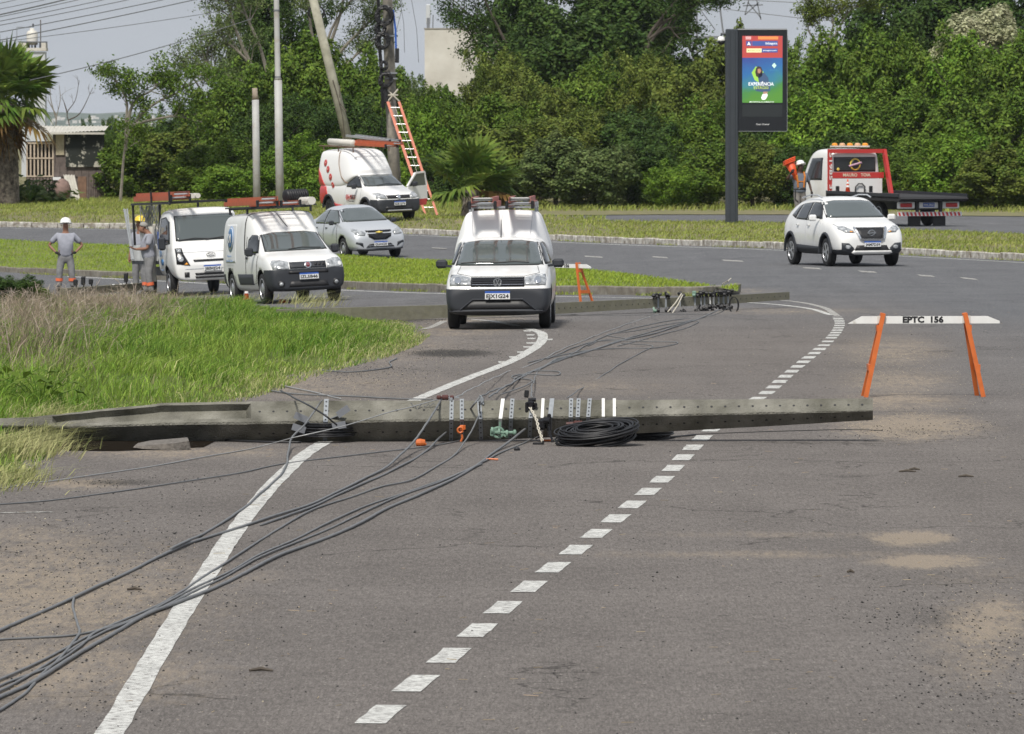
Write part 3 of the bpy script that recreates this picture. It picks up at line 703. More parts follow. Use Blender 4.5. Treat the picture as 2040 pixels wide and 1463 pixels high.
stones('pale_gravel', 4200, [(60, 1200, 330, 110, .8), (1970, 1270, 110, 90, .6), (1810, 840, 130, 30, .9), (700, 740, 200, 40, .7), (1790, 730, 120, 50, .5)], (.003, .007), M['peblight'], 'pale gravel grains scattered over the road shoulders')
a = []
for _ in range(260):
    x = rnd.uniform(0, 2040); y = 257 + 1200 * rnd.uniform(.45, 1) ** 1.5; p = P(x, y)
    if not in_poly(np.array([p.x]), np.array([p.y]), bank)[0]: a.append(p)
mb = MB()
for p in a:
    d = Vector((rnd.uniform(-1, 1), rnd.uniform(-1, 1), 0)).normalized() * rnd.uniform(.02, .09); mb.bar(p + Vector((0, 0, .006)), p + d + Vector((0, 0, .008)), .004, .003)
tag(mb.build('straw_bits', M['strawmat']), 'dry straw bits scattered over the asphalt', 'litter', kind='stuff')
for (x, y, l, lab) in [(1808, 942, .16, 'small dark stick lying on the road below the barricade'), (1822, 938, .10, 'tiny dark wood chip lying right of a stick on the road'), (1925, 952, .14, 'dark stick lying at the right edge of the road'), (520, 1340, .14, 'curled brown leaf lying right of the edge line'), (268, 1178, .10, 'brown leaf lying between the cables and the edge line'), (1695, 1143, .05, 'small dark stone lying alone in the right lane')]:
    p = P(x, y); mb = MB(); mb.tube([p + Vector((-l / 2, 0, .012)), p + Vector((0, .03, .02)), p + Vector((l / 2, .01, .01))], [.008, .014, .006], 6)
    tag(mb.build('debris_stick', M['darkbark']), lab, 'debris')

# ---------------------------------------------------------------- foliage builders
def leaves_np(C, Nrm, size, asp=.5):
    n = len(C); t = rng.normal(0, 1, (n, 3)); u = np.cross(Nrm, t); u /= np.linalg.norm(u, axis=1)[:, None] + 1e-9
    v = np.cross(Nrm, u); s = size[:, None]
    V = np.stack([C - u * s * .5, C + v * s * asp * .5, C + u * s * .5, C - v * s * asp * .5], 1)
    return V.reshape(-1, 3), (np.arange(n)[:, None] * 4 + [[0, 1, 2, 3]])
def crown_mesh(name, seed, rx, rz, ncl, nl, ls, base=.35, clr=(.3, .62), droop=0):
    r = np.random.default_rng(seed); Cs = []; Ns = []
    # lobes give the crown an uneven outline
    lob = r.normal(0, 1, (9, 3)); lob /= np.linalg.norm(lob, axis=1)[:, None]
    for _ in range(ncl):
        d = r.normal(0, 1, 3); d /= np.linalg.norm(d); rad = r.uniform(.25, 1) ** .45
        rad *= .74 + .42 * max(0, max(lob @ d)) ** 5 + r.uniform(-.06, .06)
        c = d * rad * np.array([rx, rx, rz]); cr = r.uniform(*clr)
        m = int(nl * r.uniform(.6, 1.3) * (cr / np.mean(clr)) ** 2)
        p = r.normal(0, 1, (m, 3)); p /= np.linalg.norm(p, axis=1)[:, None]
        ax = d * .6 + np.array([0, 0, .75]) + r.normal(0, .35, 3); ax /= np.linalg.norm(ax); tt = r.uniform(-1, 1, m)
        q = p * (r.uniform(.1, 1, m) ** .5 * cr * .78 * (1.1 - tt * .6))[:, None] + ax * (tt * cr * .85)[:, None]
        if droop: q[:, 2] -= droop * np.hypot(q[:, 0], q[:, 1])
        Cs.append(c + q); nn = p + np.array([0, 0, .6]) + r.normal(0, .55, (m, 3)) + d * .4; Ns.append(nn / np.linalg.norm(nn, axis=1)[:, None])
    C = np.concatenate(Cs); N = np.concatenate(Ns); C[:, 2] += rz
    k = C[:, 2] > -.3; C, N = C[k], N[k]
    V, F = leaves_np(C, N, r.uniform(.6, 1.3, len(C)) * ls, .5)
    o = np_mesh(name, V, F, LM['mid']); me = o.data; bpy.data.objects.remove(o); return me
def trunk_mesh(name, seed, h, r0, n=5, spread=1.2):
    r = random.Random(seed); mb = MB()
    pts = [Vector((0, 0, -.2))]
    for i in range(5): pts.append(Vector((pts[-1].x + r.uniform(-.12, .12), pts[-1].y + r.uniform(-.12, .12), h * .62 * (i + 1) / 5)))
    mb.tube(pts, [r0 * (1 - .12 * i) for i in range(6)], 7)
    for i in range(n):
        s = pts[r.choice([2, 3, 4, 5])]; a = r.uniform(0, 6.28); l = spread * r.uniform(.7, 1.3)
        e = [s, s + Vector((math.cos(a) * l * .4, math.sin(a) * l * .4, h * .14)), s + Vector((math.cos(a) * l, math.sin(a) * l, h * r.uniform(.22, .36)))]
        mb.tube(e, [r0 * .42, r0 * .28, r0 * .1], 5)
    return mb.mesh(name)
CR = [crown_mesh('crown', 10 + i, 2.0, 2.4, 135, 240, .15, clr=(.28, .56)) for i in range(3)] + \
     [crown_mesh('crown', 30 + i, 2.0, 2.4, 80, 300, .20, clr=(.36, .72)) for i in range(2)] + \
     [crown_mesh('crown', 50, 2.0, 2.4, 190, 170, .12, clr=(.22, .44))]
TR = [trunk_mesh('trunk', 70 + i, 4.5, .13) for i in range(3)]
for t_ in TR: t_.materials.append(M['darkbark'])
def place_tree(name, cx, top, base, Y, wpx, leaf, v, label, cat='tree', group=None, rz=None, low=.12):
    """crown spans wpx photo pixels at depth Y; low = crown bottom above ground as share of the height"""
    s = FPX / Y; X = (cx - 1020) / s; zt = CAMH - (top - HORY) / s
    zg = .12 if Y > 200 else float(hD(np.array([X]), np.array([Y]))[0])
    h = zt - zg; r = empty(name, (X, Y, zg), 0, label, cat, group)
    me = CR[v]; c = bpy.data.objects.new('crown', me); COL.objects.link(c); c.parent = r
    c.location = (0, 0, h * low); sx = wpx / s / 4.3; sz = h * (1 - low) / max(v_.co.z for v_ in me.vertices) * 1.04
    c.scale = (sx, min(sx, 1.3), sz); c.rotation_euler = (0, 0, rnd.uniform(0, 6.28) if rz is None else rz)
    c.scale.x = sx; c.scale.y = sx
    c.material_slots[0].link = 'OBJECT'; c.material_slots[0].material = LM[leaf]
    t = bpy.data.objects.new('trunk', TR[v % 3]); COL.objects.link(t); t.parent = r; t.scale = (sx, sx, h * .85 / 4.5); t.rotation_euler = (0, 0, rnd.uniform(0, 6))
    return r
TB = 'trees and bushes of the roadside thicket'
# (name, cx, top, Y, width, leaf, variant, low, label)
T = [
 # front row
 ('bush', 262, 262, 262, 150, 'mid', 0, .02, 'green bush right of the hut wall, behind the thin pale trunk'),
 ('bush', 345, 250, 262, 170, 'olive', 3, .02, 'olive bush at the left of the thicket, above the flatbed truck'),
 ('bush', 430, 268, 258, 150, 'mid', 1, .02, 'round green bush left of the short grey post'),
 ('bush', 455, 330, 252, 120, 'bright', 4, .02, 'low yellow-green bush at the foot of the short grey post'),
 ('bush', 585, 262, 252, 130, 'bright', 1, .02, 'bright green bush just right of the tall street light pole'),
 ('bush', 655, 285, 260, 150, 'mid', 2, .02, 'green bush behind the red and white van, below the leaning pole'),
 ('bush', 735, 262, 262, 140, 'dark', 0, .02, 'dark bush left of the utility pole, behind the red and white van'),
 ('bush', 835, 202, 258, 110, 'bright', 4, .05, 'bright yellow-green bush just right of the orange ladder'),
 ('bush', 870, 300, 252, 110, 'dark', 2, .02, 'dark bush between the orange ladder and the small palm'),
 ('bush', 1010, 238, 256, 170, 'olive', 4, .04, 'broad-leaved olive bush rising behind the small palm'),
 ('bush', 1110, 262, 253, 150, 'grey', 3, .06, 'grey-green broad-leaved bush right of the small palm'),
 ('bush', 1195, 288, 253, 140, 'grey', 4, .04, 'second grey-green bush right of the small palm'),
 ('bush', 1290, 262, 256, 150, 'dark', 0, .02, 'dark bush at mid distance left of the billboard column'),
 ('bush', 1345, 318, 252, 110, 'bright', 1, .02, 'low bright bush at the grass edge left of the billboard column'),
 ('bush', 1415, 270, 253, 140, 'mid', 3, .02, 'green bush hard against the left of the billboard column'),
 ('bush', 1500, 272, 254, 130, 'olive', 2, .02, 'olive bush directly below the billboard screen'),
 ('bush', 1575, 290, 254, 120, 'dark', 0, .02, 'dark bush behind the worker carrying cones'),
 ('bush', 1830, 280, 252, 150, 'mid', 1, .02, 'green bush right of the tow truck cab'),
 ('bush', 1905, 262, 250, 150, 'bright', 4, .02, 'leafy light green bush above the tow truck bed'),
 ('bush', 1985, 285, 248, 150, 'olive', 3, .02, 'olive bush at the right edge, front of the thicket'),
 ('bush', 2070, 270, 248, 160, 'mid', 1, .02, 'green bush cut by the right edge, front of the thicket'),
 ('bush', 1700, 262, 256, 160, 'dark', 2, .02, 'dark bush behind the tow truck cab'),
 # middle row
 ('tree', 395, 208, 272, 150, 'dark', 5, .1, 'dark round tree above the olive bush at the left'),
 ('tree', 320, 222, 276, 130, 'mid', 1, .1, 'mid green tree behind the thin pale trunk'),
 ('tree', 505, 120, 268, 190, 'mid', 2, .08, 'green tree behind the short grey post'),
 ('tree', 610, 70, 270, 210, 'mid', 0, .06, 'tall green tree between the street light pole and the leaning pole'),
 ('tree', 560, 190, 262, 170, 'dark', 5, .05, 'dark tree right behind the tall street light pole'),
 ('tree', 700, 95, 270, 160, 'mid', 1, .06, 'green tree behind the top of the leaning pole'),
 ('tree', 755, 105, 274, 130, 'mid', 3, .06, 'green tree just left of the utility pole'),
 ('tree', 690, 190, 264, 170, 'dark', 5, .05, 'dark tree behind the foot of the leaning pole'),
 ('tree', 815, 150, 276, 100, 'grey', 5, .08, 'grey-green tree just right of the utility pole'),
 ('tree', 880, 165, 270, 120, 'mid', 2, .06, 'green tree below the white building'),
 ('tree', 1000, 100, 276, 150, 'olive', 5, .08, 'wide olive tree right of the white building'),
 ('tree', 1000, 190, 266, 170, 'mid', 0, .05, 'green tree above the small palm'),
 ('tree', 1080, 140, 272, 170, 'olive', 1, .06, 'olive tree below the big dark canopy, left part'),
 ('tree', 1180, 112, 274, 170, 'mid', 2, .06, 'green tree below the big dark canopy, middle part'),
 ('tree', 1150, 215, 262, 180, 'olive', 5, .05, 'olive tree in the middle of the thicket above the grey-green bushes'),
 ('tree', 1290, 105, 272, 170, 'olive', 5, .06, 'olive tree below the pylon'),
 ('tree', 1370, 125, 270, 160, 'olive', 0, .06, 'yellowish olive tree between the pylon and the billboard'),
 ('tree', 1390, 190, 262, 160, 'mid', 1, .05, 'mid green tree left of the billboard column at half height'),
 ('tree', 1250, 210, 262, 170, 'dark', 2, .05, 'dark tree in the hollow left of the billboard'),
 ('tree', 1450, 45, 280, 140, 'olive', 3, .1, 'loose olive tree whose top shows over the billboard'),
 ('tree', 1560, 70, 276, 120, 'mid', 5, .08, 'green tree just behind the right edge of the billboard'),
 ('tree', 1560, 180, 264, 170, 'dark', 1, .05, 'dark tree behind the billboard screen, lower part'),
 ('tree', 1640, 80, 270, 180, 'mid', 0, .06, 'green tree right of the billboard'),
 ('tree', 1730, 42, 268, 200, 'mid', 2, .06, 'tall green tree above the tow truck cab'),
 ('tree', 1650, 170, 260, 170, 'bright', 4, .05, 'light green tree right of the billboard at half height'),
 ('tree', 1780, 160, 260, 180, 'mid', 1, .05, 'green tree above the red frame of the tow truck'),
 ('tree', 1840, 52, 268, 190, 'mid', 1, .06, 'tall green tree in the right part of the thicket'),
 ('tree', 1940, 70, 266, 200, 'bright', 0, .06, 'tall light green tree below the silvery tree'),
 ('tree', 2040, 60, 264, 190, 'mid', 2, .06, 'tall green tree cut by the right edge'),
 ('tree', 1890, 175, 258, 170, 'mid', 3, .05, 'green tree above the tow truck bed at half height'),
 ('tree', 1990, 180, 256, 170, 'mid', 4, .05, 'light leafy tree near the right edge at half height'),
 # tall ones behind
 ('tree', 1050, -60, 300, 150, 'dark', 3, .40, 'left part of the big dark canopy, standing above the olive trees'),
 ('tree', 1130, -110, 305, 270, 'dark', 5, .35, 'biggest dark tree, its canopy cut by the top edge'),
 ('tree', 1250, -70, 300, 230, 'dark', 3, .42, 'dark tree just left of the pylon with its top cut off'),
 ('tree', 1140, 20, 290, 300, 'dark', 0, .2, 'dark tree below the big canopy'),
 ('tree', 1320, -60, 304, 150, 'dark', 5, .62, 'dark overhanging crown in front of the pylon'),
 ('tree', 1800, -50, 300, 210, 'dark', 0, .3, 'dark tree rising behind the right part of the thicket'),
 ('tree', 1930, -80, 300, 250, 'dark', 3, .3, 'dark tree with its top cut off near the right edge'),
 ('tree', 2050, -60, 300, 200, 'dark', 1, .3, 'dark tree in the top right corner'),
 ('tree', 1945, 10, 285, 160, 'pale', 4, .6, 'silvery white-leaved tree near the top right'),
 ('tree', 560, -130, 292, 170, 'dark', 5, .35, 'tall dark tree behind the street light pole with its top cut off'),
 ('tree', 500, -40, 294, 110, 'grey', 5, .35, 'thin-leaved grey tree left of the tall dark one'),
 # beyond the left edge of the frame
 ('tree', -170, 120, 275, 190, 'mid', 1, .06, 'green tree left of the fan palm, outside the frame'),
 ('tree', -330, 90, 280, 220, 'olive', 0, .06, 'olive tree further left, outside the frame'),
 ('tree', -520, 110, 275, 220, 'dark', 5, .06, 'dark tree at the far left, outside the frame'),
]
for nm, cx, top, Yd, wp, leaf, v, low, lab in T:
    place_tree(nm, cx, top, 420, Yd, wp * 1.25, leaf, v, lab, nm, TB, low=low)

def branch_tree(name, Y, base_px, pts_px, leafm, label, r0=.06, tips=None, nl=60, ls=.13, seed=1, sub=3, bark='bark', clr=.4, cat='tree', ground=.12):
    """open tree: limbs given as polylines in metres from photo positions, with twigs and leaf clumps"""
    r = random.Random(seed); g2 = np.random.default_rng(seed)
    b = AT(base_px[0], base_px[1], Y); b.z = ground
    root = empty(name, b, 0, label, cat); mb = MB(); C = []
    def twig(p, d, l, rad, lev):
        q = p + d * l + Vector((r.uniform(-.1, .1), r.uniform(-.15, .15), r.uniform(-.05, .1))) * l
        mb.tube([p, p.lerp(q, .5) + Vector((0, 0, .04 * l)), q], [rad, rad * .7, rad * .35], 5)
        if lev == 0: C.append(q); C.append(p.lerp(q, .6)); return
        for _ in range(r.choice([2, 3])):
            a = Vector((r.gauss(0, 1), r.gauss(0, 1), r.gauss(0.3, .6))).normalized(); dd = (d * .9 + a * .75).normalized()
            twig(p.lerp(q, r.uniform(.5, 1)), dd, l * .62, rad * .55, lev - 1)
    for pl in pts_px:
        pts = []
        for i, (x, y, *dy) in enumerate(pl):
            pts.append(AT(x, y, Y + (dy[0] if dy else 0)) - b)
        pts = smooth_line(pts, 4) if len(pts) > 2 else pts
        n = len(pts); mb.tube(pts, [max(.012, r0 * (1 - .75 * i / n)) for i in range(n)], 6)
        for k in range(sub):
            i = int(n * r.uniform(.45, .98)); i = min(i, n - 1); d = (pts[i] - pts[max(0, i - 2)]).normalized()
            a = Vector((r.gauss(0, 1), r.gauss(0, .7), r.gauss(.2, .6))).normalized()
            twig(pts[i], (d + a * .9).normalized(), r.uniform(.45, .9) * clr * 2, r0 * .3, 1)
        C.append(pts[-1])
    mb.build('trunk', M[bark], root)
    if nl and leafm:
        Cs = []; Ns = []
        for c in C:
            m = int(nl * r.uniform(.4, 1.4)); p = g2.normal(0, 1, (m, 3)); Cs.append(np.array(c) + p * np.array([1, 1, .6]) * clr * .42); n_ = g2.normal(0, 1, (m, 3)) + [0, 0, .8]; Ns.append(n_ / np.linalg.norm(n_, axis=1)[:, None])
        V, F = leaves_np(np.concatenate(Cs), np.concatenate(Ns), g2.uniform(.6, 1.3, sum(len(c) for c in Cs)) * ls, .45)
        np_mesh('crown', V, F, LM[leafm], root)
    return root
branch_tree('sapling', 256, (238, 424), [[(238, 424), (243, 360), (248, 300), (258, 262), (275, 232)], [(250, 300), (252, 240), (252, 200), (236, 170), (226, 148)], [(258, 262), (285, 225), (320, 200), (352, 186), (378, 168)], [(252, 240), (270, 200), (300, 182), (318, 165)], [(258, 250), (300, 240), (350, 232), (385, 240)], [(250, 290), (262, 215), (285, 180)]],
            'mid', 'slender pale-barked tree leaning right beside the hut', r0=.075, nl=50, ls=.14, seed=4, sub=6, clr=.5, ground=.3)
branch_tree('open_tree', 284, (560, 300), [[(560, 300), (540, 200), (500, 130), (460, 90), (425, 60)], [(540, 200), (490, 165), (430, 140), (405, 110)], [(550, 220), (520, 100), (490, 30), (470, -30)], [(500, 130), (470, 60), (455, 10)], [(520, 190), (470, 175), (425, 150), (400, 95)]],
            'grey', 'open thin-leaved tree with bare twigs left of the dark tree', r0=.10, nl=42, ls=.12, seed=8, sub=9, clr=.6)
branch_tree('open_tree', 286, (640, 280), [[(640, 280), (640, 150), (660, 60), (700, 0), (730, -50)], [(640, 150), (690, 90), (730, 50), (760, 10)], [(645, 180), (690, 130), (720, 100)], [(640, 150), (620, 60), (610, -40)], [(650, 110), (680, 20), (690, -60)]],
            'grey', 'open feathery tree right of the leaning pole top', r0=.10, nl=60, ls=.12, seed=9, sub=10, clr=.6)
branch_tree('open_tree', 276, (428, 300), [[(428, 300), (420, 230), (400, 180), (375, 140), (362, 120)], [(420, 230), (440, 180), (430, 150)], [(415, 220), (370, 175), (345, 152)], [(425, 240), (445, 215), (470, 205)]],
            'grey', 'small scraggly tree with bare twigs above the dark round tree', r0=.07, nl=26, ls=.12, seed=12, sub=8, clr=.45, bark='darkbark')
branch_tree('open_tree', 296, (1060, 160), [[(1060, 160), (1010, 110), (960, 50), (925, 20)], [(1010, 110), (960, 95), (930, 60)], [(1020, 110), (970, 10), (950, -40)], [(1030, 130), (985, 100), (955, 75)]],
            'dark', 'open spreading branches at the left side of the big dark canopy', r0=.08, nl=45, ls=.14, seed=15, sub=9, clr=.6, bark='darkbark')
branch_tree('open_tree', 296, (1280, 120), [[(1280, 120), (1300, 60), (1350, 30), (1400, 5), (1440, 10)], [(1290, 80), (1330, 55), (1345, 70)], [(1300, 60), (1360, -10), (1420, -30)], [(1280, 110), (1320, 50), (1370, 10)]],
            'dark', 'drooping branches of the big dark canopy in front of the pylon', r0=.10, nl=60, ls=.14, seed=16, sub=9, clr=.6, bark='darkbark')
branch_tree('open_tree', 282, (1640, 160), [[(1640, 160), (1640, 90), (1630, 50), (1620, 32)], [(1640, 110), (1670, 60), (1690, 25), (1720, 5)], [(1640, 100), (1610, 60), (1620, 40)], [(1645, 100), (1660, 50), (1655, 25)]],
            'olive', 'thin twiggy tree top right of the billboard against the sky', r0=.06, nl=34, ls=.13, seed=18, sub=9, clr=.45)
branch_tree('dead_tree', 280, (140, 300), [[(140, 300), (138, 250), (134, 225), (150, 200), (158, 160)], [(136, 240), (160, 225), (185, 175)], [(134, 225), (128, 205)]], None, 'leafless branching dead tree behind the hut roof', r0=.035, nl=0, seed=20, sub=2, bark='darkbark', clr=.3)
branch_tree('dead_tree', 282, (110, 300), [[(110, 300), (112, 240), (120, 200), (118, 170)], [(112, 240), (100, 190), (104, 150)], [(112, 230), (96, 200)]], None, 'second leafless tree, left of the taller one behind the hut roof', r0=.03, nl=0, seed=21, sub=2, bark='bark', clr=.3)
place_tree('bush', 172, 232, 420, 290, 45, 'dark', 1, 'small dark bush peeping over the hut roof', 'bush', TB, low=.3)
place_tree('bush', 218, 234, 420, 284, 60, 'dark', 0, 'dark bush just right of the hut roof', 'bush', TB, low=.2)
place_tree('bush', 70, 360, 420, 250, 110, 'dark', 1, 'dark leafy bush between the palm trunk and the leaning sheet', 'bush', TB, low=.0)
place_tree('bush', 15, 548, 600, 112, 150, 'dark', 2, 'dark green bush on the bank at the left edge', 'bush', None, low=.0)
place_tree('bush', 60, 566, 600, 112, 90, 'mid', 1, 'smaller green bush on the bank beside the dark one', 'bush', None, low=.0)
# ---------------------------------------------------------------- fan palms
def fan(mb, base, d, length, rad, seed, droop=.3, n=22):
    """petiole from base along d ending in a pleated fan of blade segments"""
    r = random.Random(seed); d = Vector(d).normalized(); tip = base + d * length + Vector((0, 0, -droop * length * .2))
    mb.tube([base, base.lerp(tip, .5) + Vector((0, 0, .05)), tip], [.022, .016, .012], 4)
    x = (tip - base).normalized(); side = x.cross(Vector((0, 0, 1)))
    side = side.normalized() if side.length > .05 else Vector((1, 0, 0))
    nz = side.cross(x).normalized()
    tilt = r.uniform(-.5, .5); side = (side * math.cos(tilt) + nz * math.sin(tilt)).normalized(); nz = side.cross(x).normalized()
    for k in range(n):
        a = (k / (n - 1) - .5) * math.radians(250); dd = x * math.cos(a) + side * math.sin(a) + nz * .10 * (-1) ** k * .3
        dd.normalize(); l = rad * (1 - .25 * abs(a) / 2.2) * r.uniform(.9, 1.08); wv = dd.cross(nz).normalized() * rad * .07
        p1 = tip + dd * l * .6; p2 = tip + dd * l + Vector((0, 0, -droop * l * r.uniform(.3, 1.0)))
        mb.add([tip, tip, p1 + wv, p1 - wv], [(0, 2, 3)]); mb.add([p1 - wv, p1 + wv, p2], [(0, 1, 2)])
def palm(name, loc, height, trunk_r, nf, flen, frad, label, seed=1, skirt=0, elev=(-30, 85)):
    root = empty(name, loc, 0, label, 'palm'); r = random.Random(seed); c = Vector((0, 0, height))
    mb = MB(); mb.tube([Vector((0, 0, -.2)), Vector((0, 0, height * .5)), Vector((0, 0, height))], [trunk_r * 1.1, trunk_r, trunk_r * .85], 14)
    for _ in range(int(500 * trunk_r + 60)):
        a = r.uniform(0, 6.28); z = r.uniform(.05, height); q = Vector((math.cos(a), math.sin(a), 0)); p = q * trunk_r + Vector((0, 0, z)); t = Vector((-q.y, q.x, 0)) * .03
        e = p + q * r.uniform(.03, .12) + Vector((0, 0, -r.uniform(.15, .4))); mb.add([p - t, p + t, e + t * .4, e - t * .4], [(0, 1, 2, 3)])
    mb.build('trunk', M['palmbark'], root)
    for i in range(nf):
        a = r.uniform(0, 6.28); e = math.radians(elev[0] + (elev[1] - elev[0]) * (i / nf) ** .8)
        d = Vector((math.cos(a) * math.cos(e), math.sin(a) * math.cos(e), math.sin(e))); f = MB(); fan(f, c + Vector((0, 0, .1 * i / nf)), d, flen * r.uniform(.8, 1.15), frad * r.uniform(.85, 1.15), seed * 100 + i, droop=.55 if e < .3 else .2)
        f.build('frond', LM['palmdry'] if (i < nf * .05) else LM['palm'], root)
    for i in range(skirt):
        a = r.uniform(0, 6.28); e = math.radians(r.uniform(-80, -50)); d = Vector((math.cos(a) * math.cos(e), math.sin(a) * math.cos(e), math.sin(e))); f = MB()
        fan(f, c + Vector((0, 0, -.15)), d, flen * .7, frad * .8, seed * 100 + 60 + i, droop=.4); f.build('dead_frond', LM['palmdry'], root)
p_ = AT(5, 420, 246); p_.z = .3
palm('fan_palm', p_, 3.85, .60, 64, 1.35, 1.3, 'big fan palm with a shaggy trunk cut by the left edge', 3, skirt=7, elev=(-25, 85))
p_ = AT(938, 440, 219); p_.z = .3
palm('fan_palm', p_, .85, .26, 26, .95, 1.15, 'small bushy fan palm growing behind the white pickup', 5, skirt=0, elev=(-10, 80))
# big-leaved weeds
def leafy(name, x, y, n, r_, label, m='mid', ls=.14, Y=None, hgt=.3):
    p = P(x, y) if Y is None else AT(x, y, Y); zz = float(hD(np.array([p.x]), np.array([p.y]))[0]) if Y is None else p.z
    root = empty(name, (p.x, p.y, zz), 0, label, 'plant'); mb = MB()
    for i in range(n):
        a = rnd.uniform(0, 6.28); d = rnd.uniform(.2, 1) * r_; h = hgt * rnd.uniform(.4, 1.2)
        q = Vector((math.cos(a) * d, math.sin(a) * d, h)); mb.tube([Vector((0, 0, 0)), q * .5 + Vector((0, 0, h * .2)), q], [.006, .005, .003], 4)
        f = MB(); e = Vector((math.cos(a), math.sin(a), rnd.uniform(-.5, .3))).normalized(); s = Vector((-math.sin(a), math.cos(a), rnd.uniform(-.3, .3))).normalized(); l = ls * rnd.uniform(.7, 1.3)
        dn = Vector((0, 0, -.12 * l)); V = [q, q + e * l * .35 + s * l * .42 + dn, q + e * l * .7 + s * l * .3, q + e * l * 1.15 + dn * 2, q + e * l * .7 - s * l * .3, q + e * l * .35 - s * l * .42 + dn, q + e * l * .5 + Vector((0, 0, .05 * l))]
        f.add(V, [(0, 1, 6), (1, 2, 6), (2, 3, 6), (3, 4, 6), (4, 5, 6), (5, 0, 6)]); f.build('leaf', LM[m], root)
    mb.build('stem', M['grassE'], root)
leafy('broadleaf_weed', 80, 830, 26, .45, 'broad-leaved green weed on the bank at the left edge', hgt=.38, ls=.17)
leafy('broadleaf_weed', 12, 822, 18, .40, 'broad-leaved weed cut by the left edge of the bank', hgt=.34, ls=.17)
leafy('broadleaf_weed', 205, 722, 14, .3, 'small broad-leaved weed amid the grass behind the pole', hgt=.28, ls=.12)
leafy('broadleaf_weed', 105, 405, 30, 1.0, 'pale-leaved pumpkin plant sprawling in front of the hut', 'grey', .32, 248, .45)
leafy('broadleaf_weed', 60, 400, 24, .9, 'large-leaved plant beside the palm trunk', 'dark', .35, 247, .8)
# ---------------------------------------------------------------- vehicle builder
def subsurf(me, lv=2):
    o = bpy.data.objects.new('tmp', me); COL.objects.link(o); md = o.modifiers.new('s', 'SUBSURF'); md.levels = lv; md.render_levels = lv
    dg = bpy.context.evaluated_depsgraph_get(); r = bpy.data.meshes.new_from_object(o.evaluated_get(dg)); bpy.data.objects.remove(o); return r
def loft_mesh(st, lv=2, crown=.03, cham=.10):
    V = []; F = []
    for x, zb, zs, zt, wb, ws, wt in st:
        zm = (zb + zs) / 2; wm = max(wb, ws) * 1.01
        right = [(0, zb), (wb * .75, zb), (wb, zb + .05), (wm, zm), (ws, zs), (wt + (ws - wt) * .12, zt - .25 * min(.25, zt - zs)), (wt - cham, zt + crown * .4), (0, zt + crown)]
        ring = [(-a, b) for a, b in right] + [(a, b) for a, b in right[-2:0:-1]]
        V += [(x, a, b) for a, b in ring]
    n = 14
    for i in range(len(st) - 1):
        for k in range(n): F.append((i * n + k, i * n + (k + 1) % n, (i + 1) * n + (k + 1) % n, (i + 1) * n + k))
    for o in (0, (len(st) - 1) * n):
        F.append((o, o + 1, o + 13)); F.append((o + 7, o + 6, o + 8))
        for k in range(1, 6): F.append((o + k, o + k + 1, o + 13 - k, o + 14 - k))
    me = bpy.data.meshes.new('body'); me.from_pydata(V, [], F)
    bm = bmesh.new(); bm.from_mesh(me); bmesh.ops.recalc_face_normals(bm, faces=bm.faces); bm.to_mesh(me); bm.free()
    return subsurf(me, lv)
def boolean_cut(me, cutter):
    a = bpy.data.objects.new('a', me); b = bpy.data.objects.new('b', cutter); COL.objects.link(a); COL.objects.link(b)
    md = a.modifiers.new('b', 'BOOLEAN'); md.operation = 'DIFFERENCE'; md.object = b; md.solver = 'EXACT'
    dg = bpy.context.evaluated_depsgraph_get(); r = bpy.data.meshes.new_from_object(a.evaluated_get(dg))
    bpy.data.objects.remove(a); bpy.data.objects.remove(b); return r
def bvh_of(*mes):
    V = []; F = []
    for me in mes:
        o = len(V); V += [v.co.copy() for v in me.vertices]; F += [[i + o for i in p.vertices] for p in me.polygons]
    return BVHTree.FromPolygons(V, F)
VIEW = {'F': Vector((-1, 0, 0)), 'B': Vector((1, 0, 0)), 'L': Vector((0, -1, 0)), 'R': Vector((0, 1, 0)), 'T': Vector((0, 0, -1))}
def v3(p, view, far=6):
    return {'F': Vector((far, p[0], p[1])), 'B': Vector((-far, p[0], p[1])), 'L': Vector((p[0], far, p[1])), 'R': Vector((p[0], -far, p[1])), 'T': Vector((p[0], p[1], far))}[view]
def proj_pt(bvh, p, view, off=.01):
    o = v3(p, view); d = VIEW[view]; h, n, i, ds = bvh.ray_cast(o, d)
    if h is None:
        h, n, i, ds = bvh.find_nearest(v3(p, view, .8 if view in 'LR' else 2)); return h + n * off, n
    if n.dot(d) > 0: n = -n
    return h - d * off * .6 + n * off * .6, n
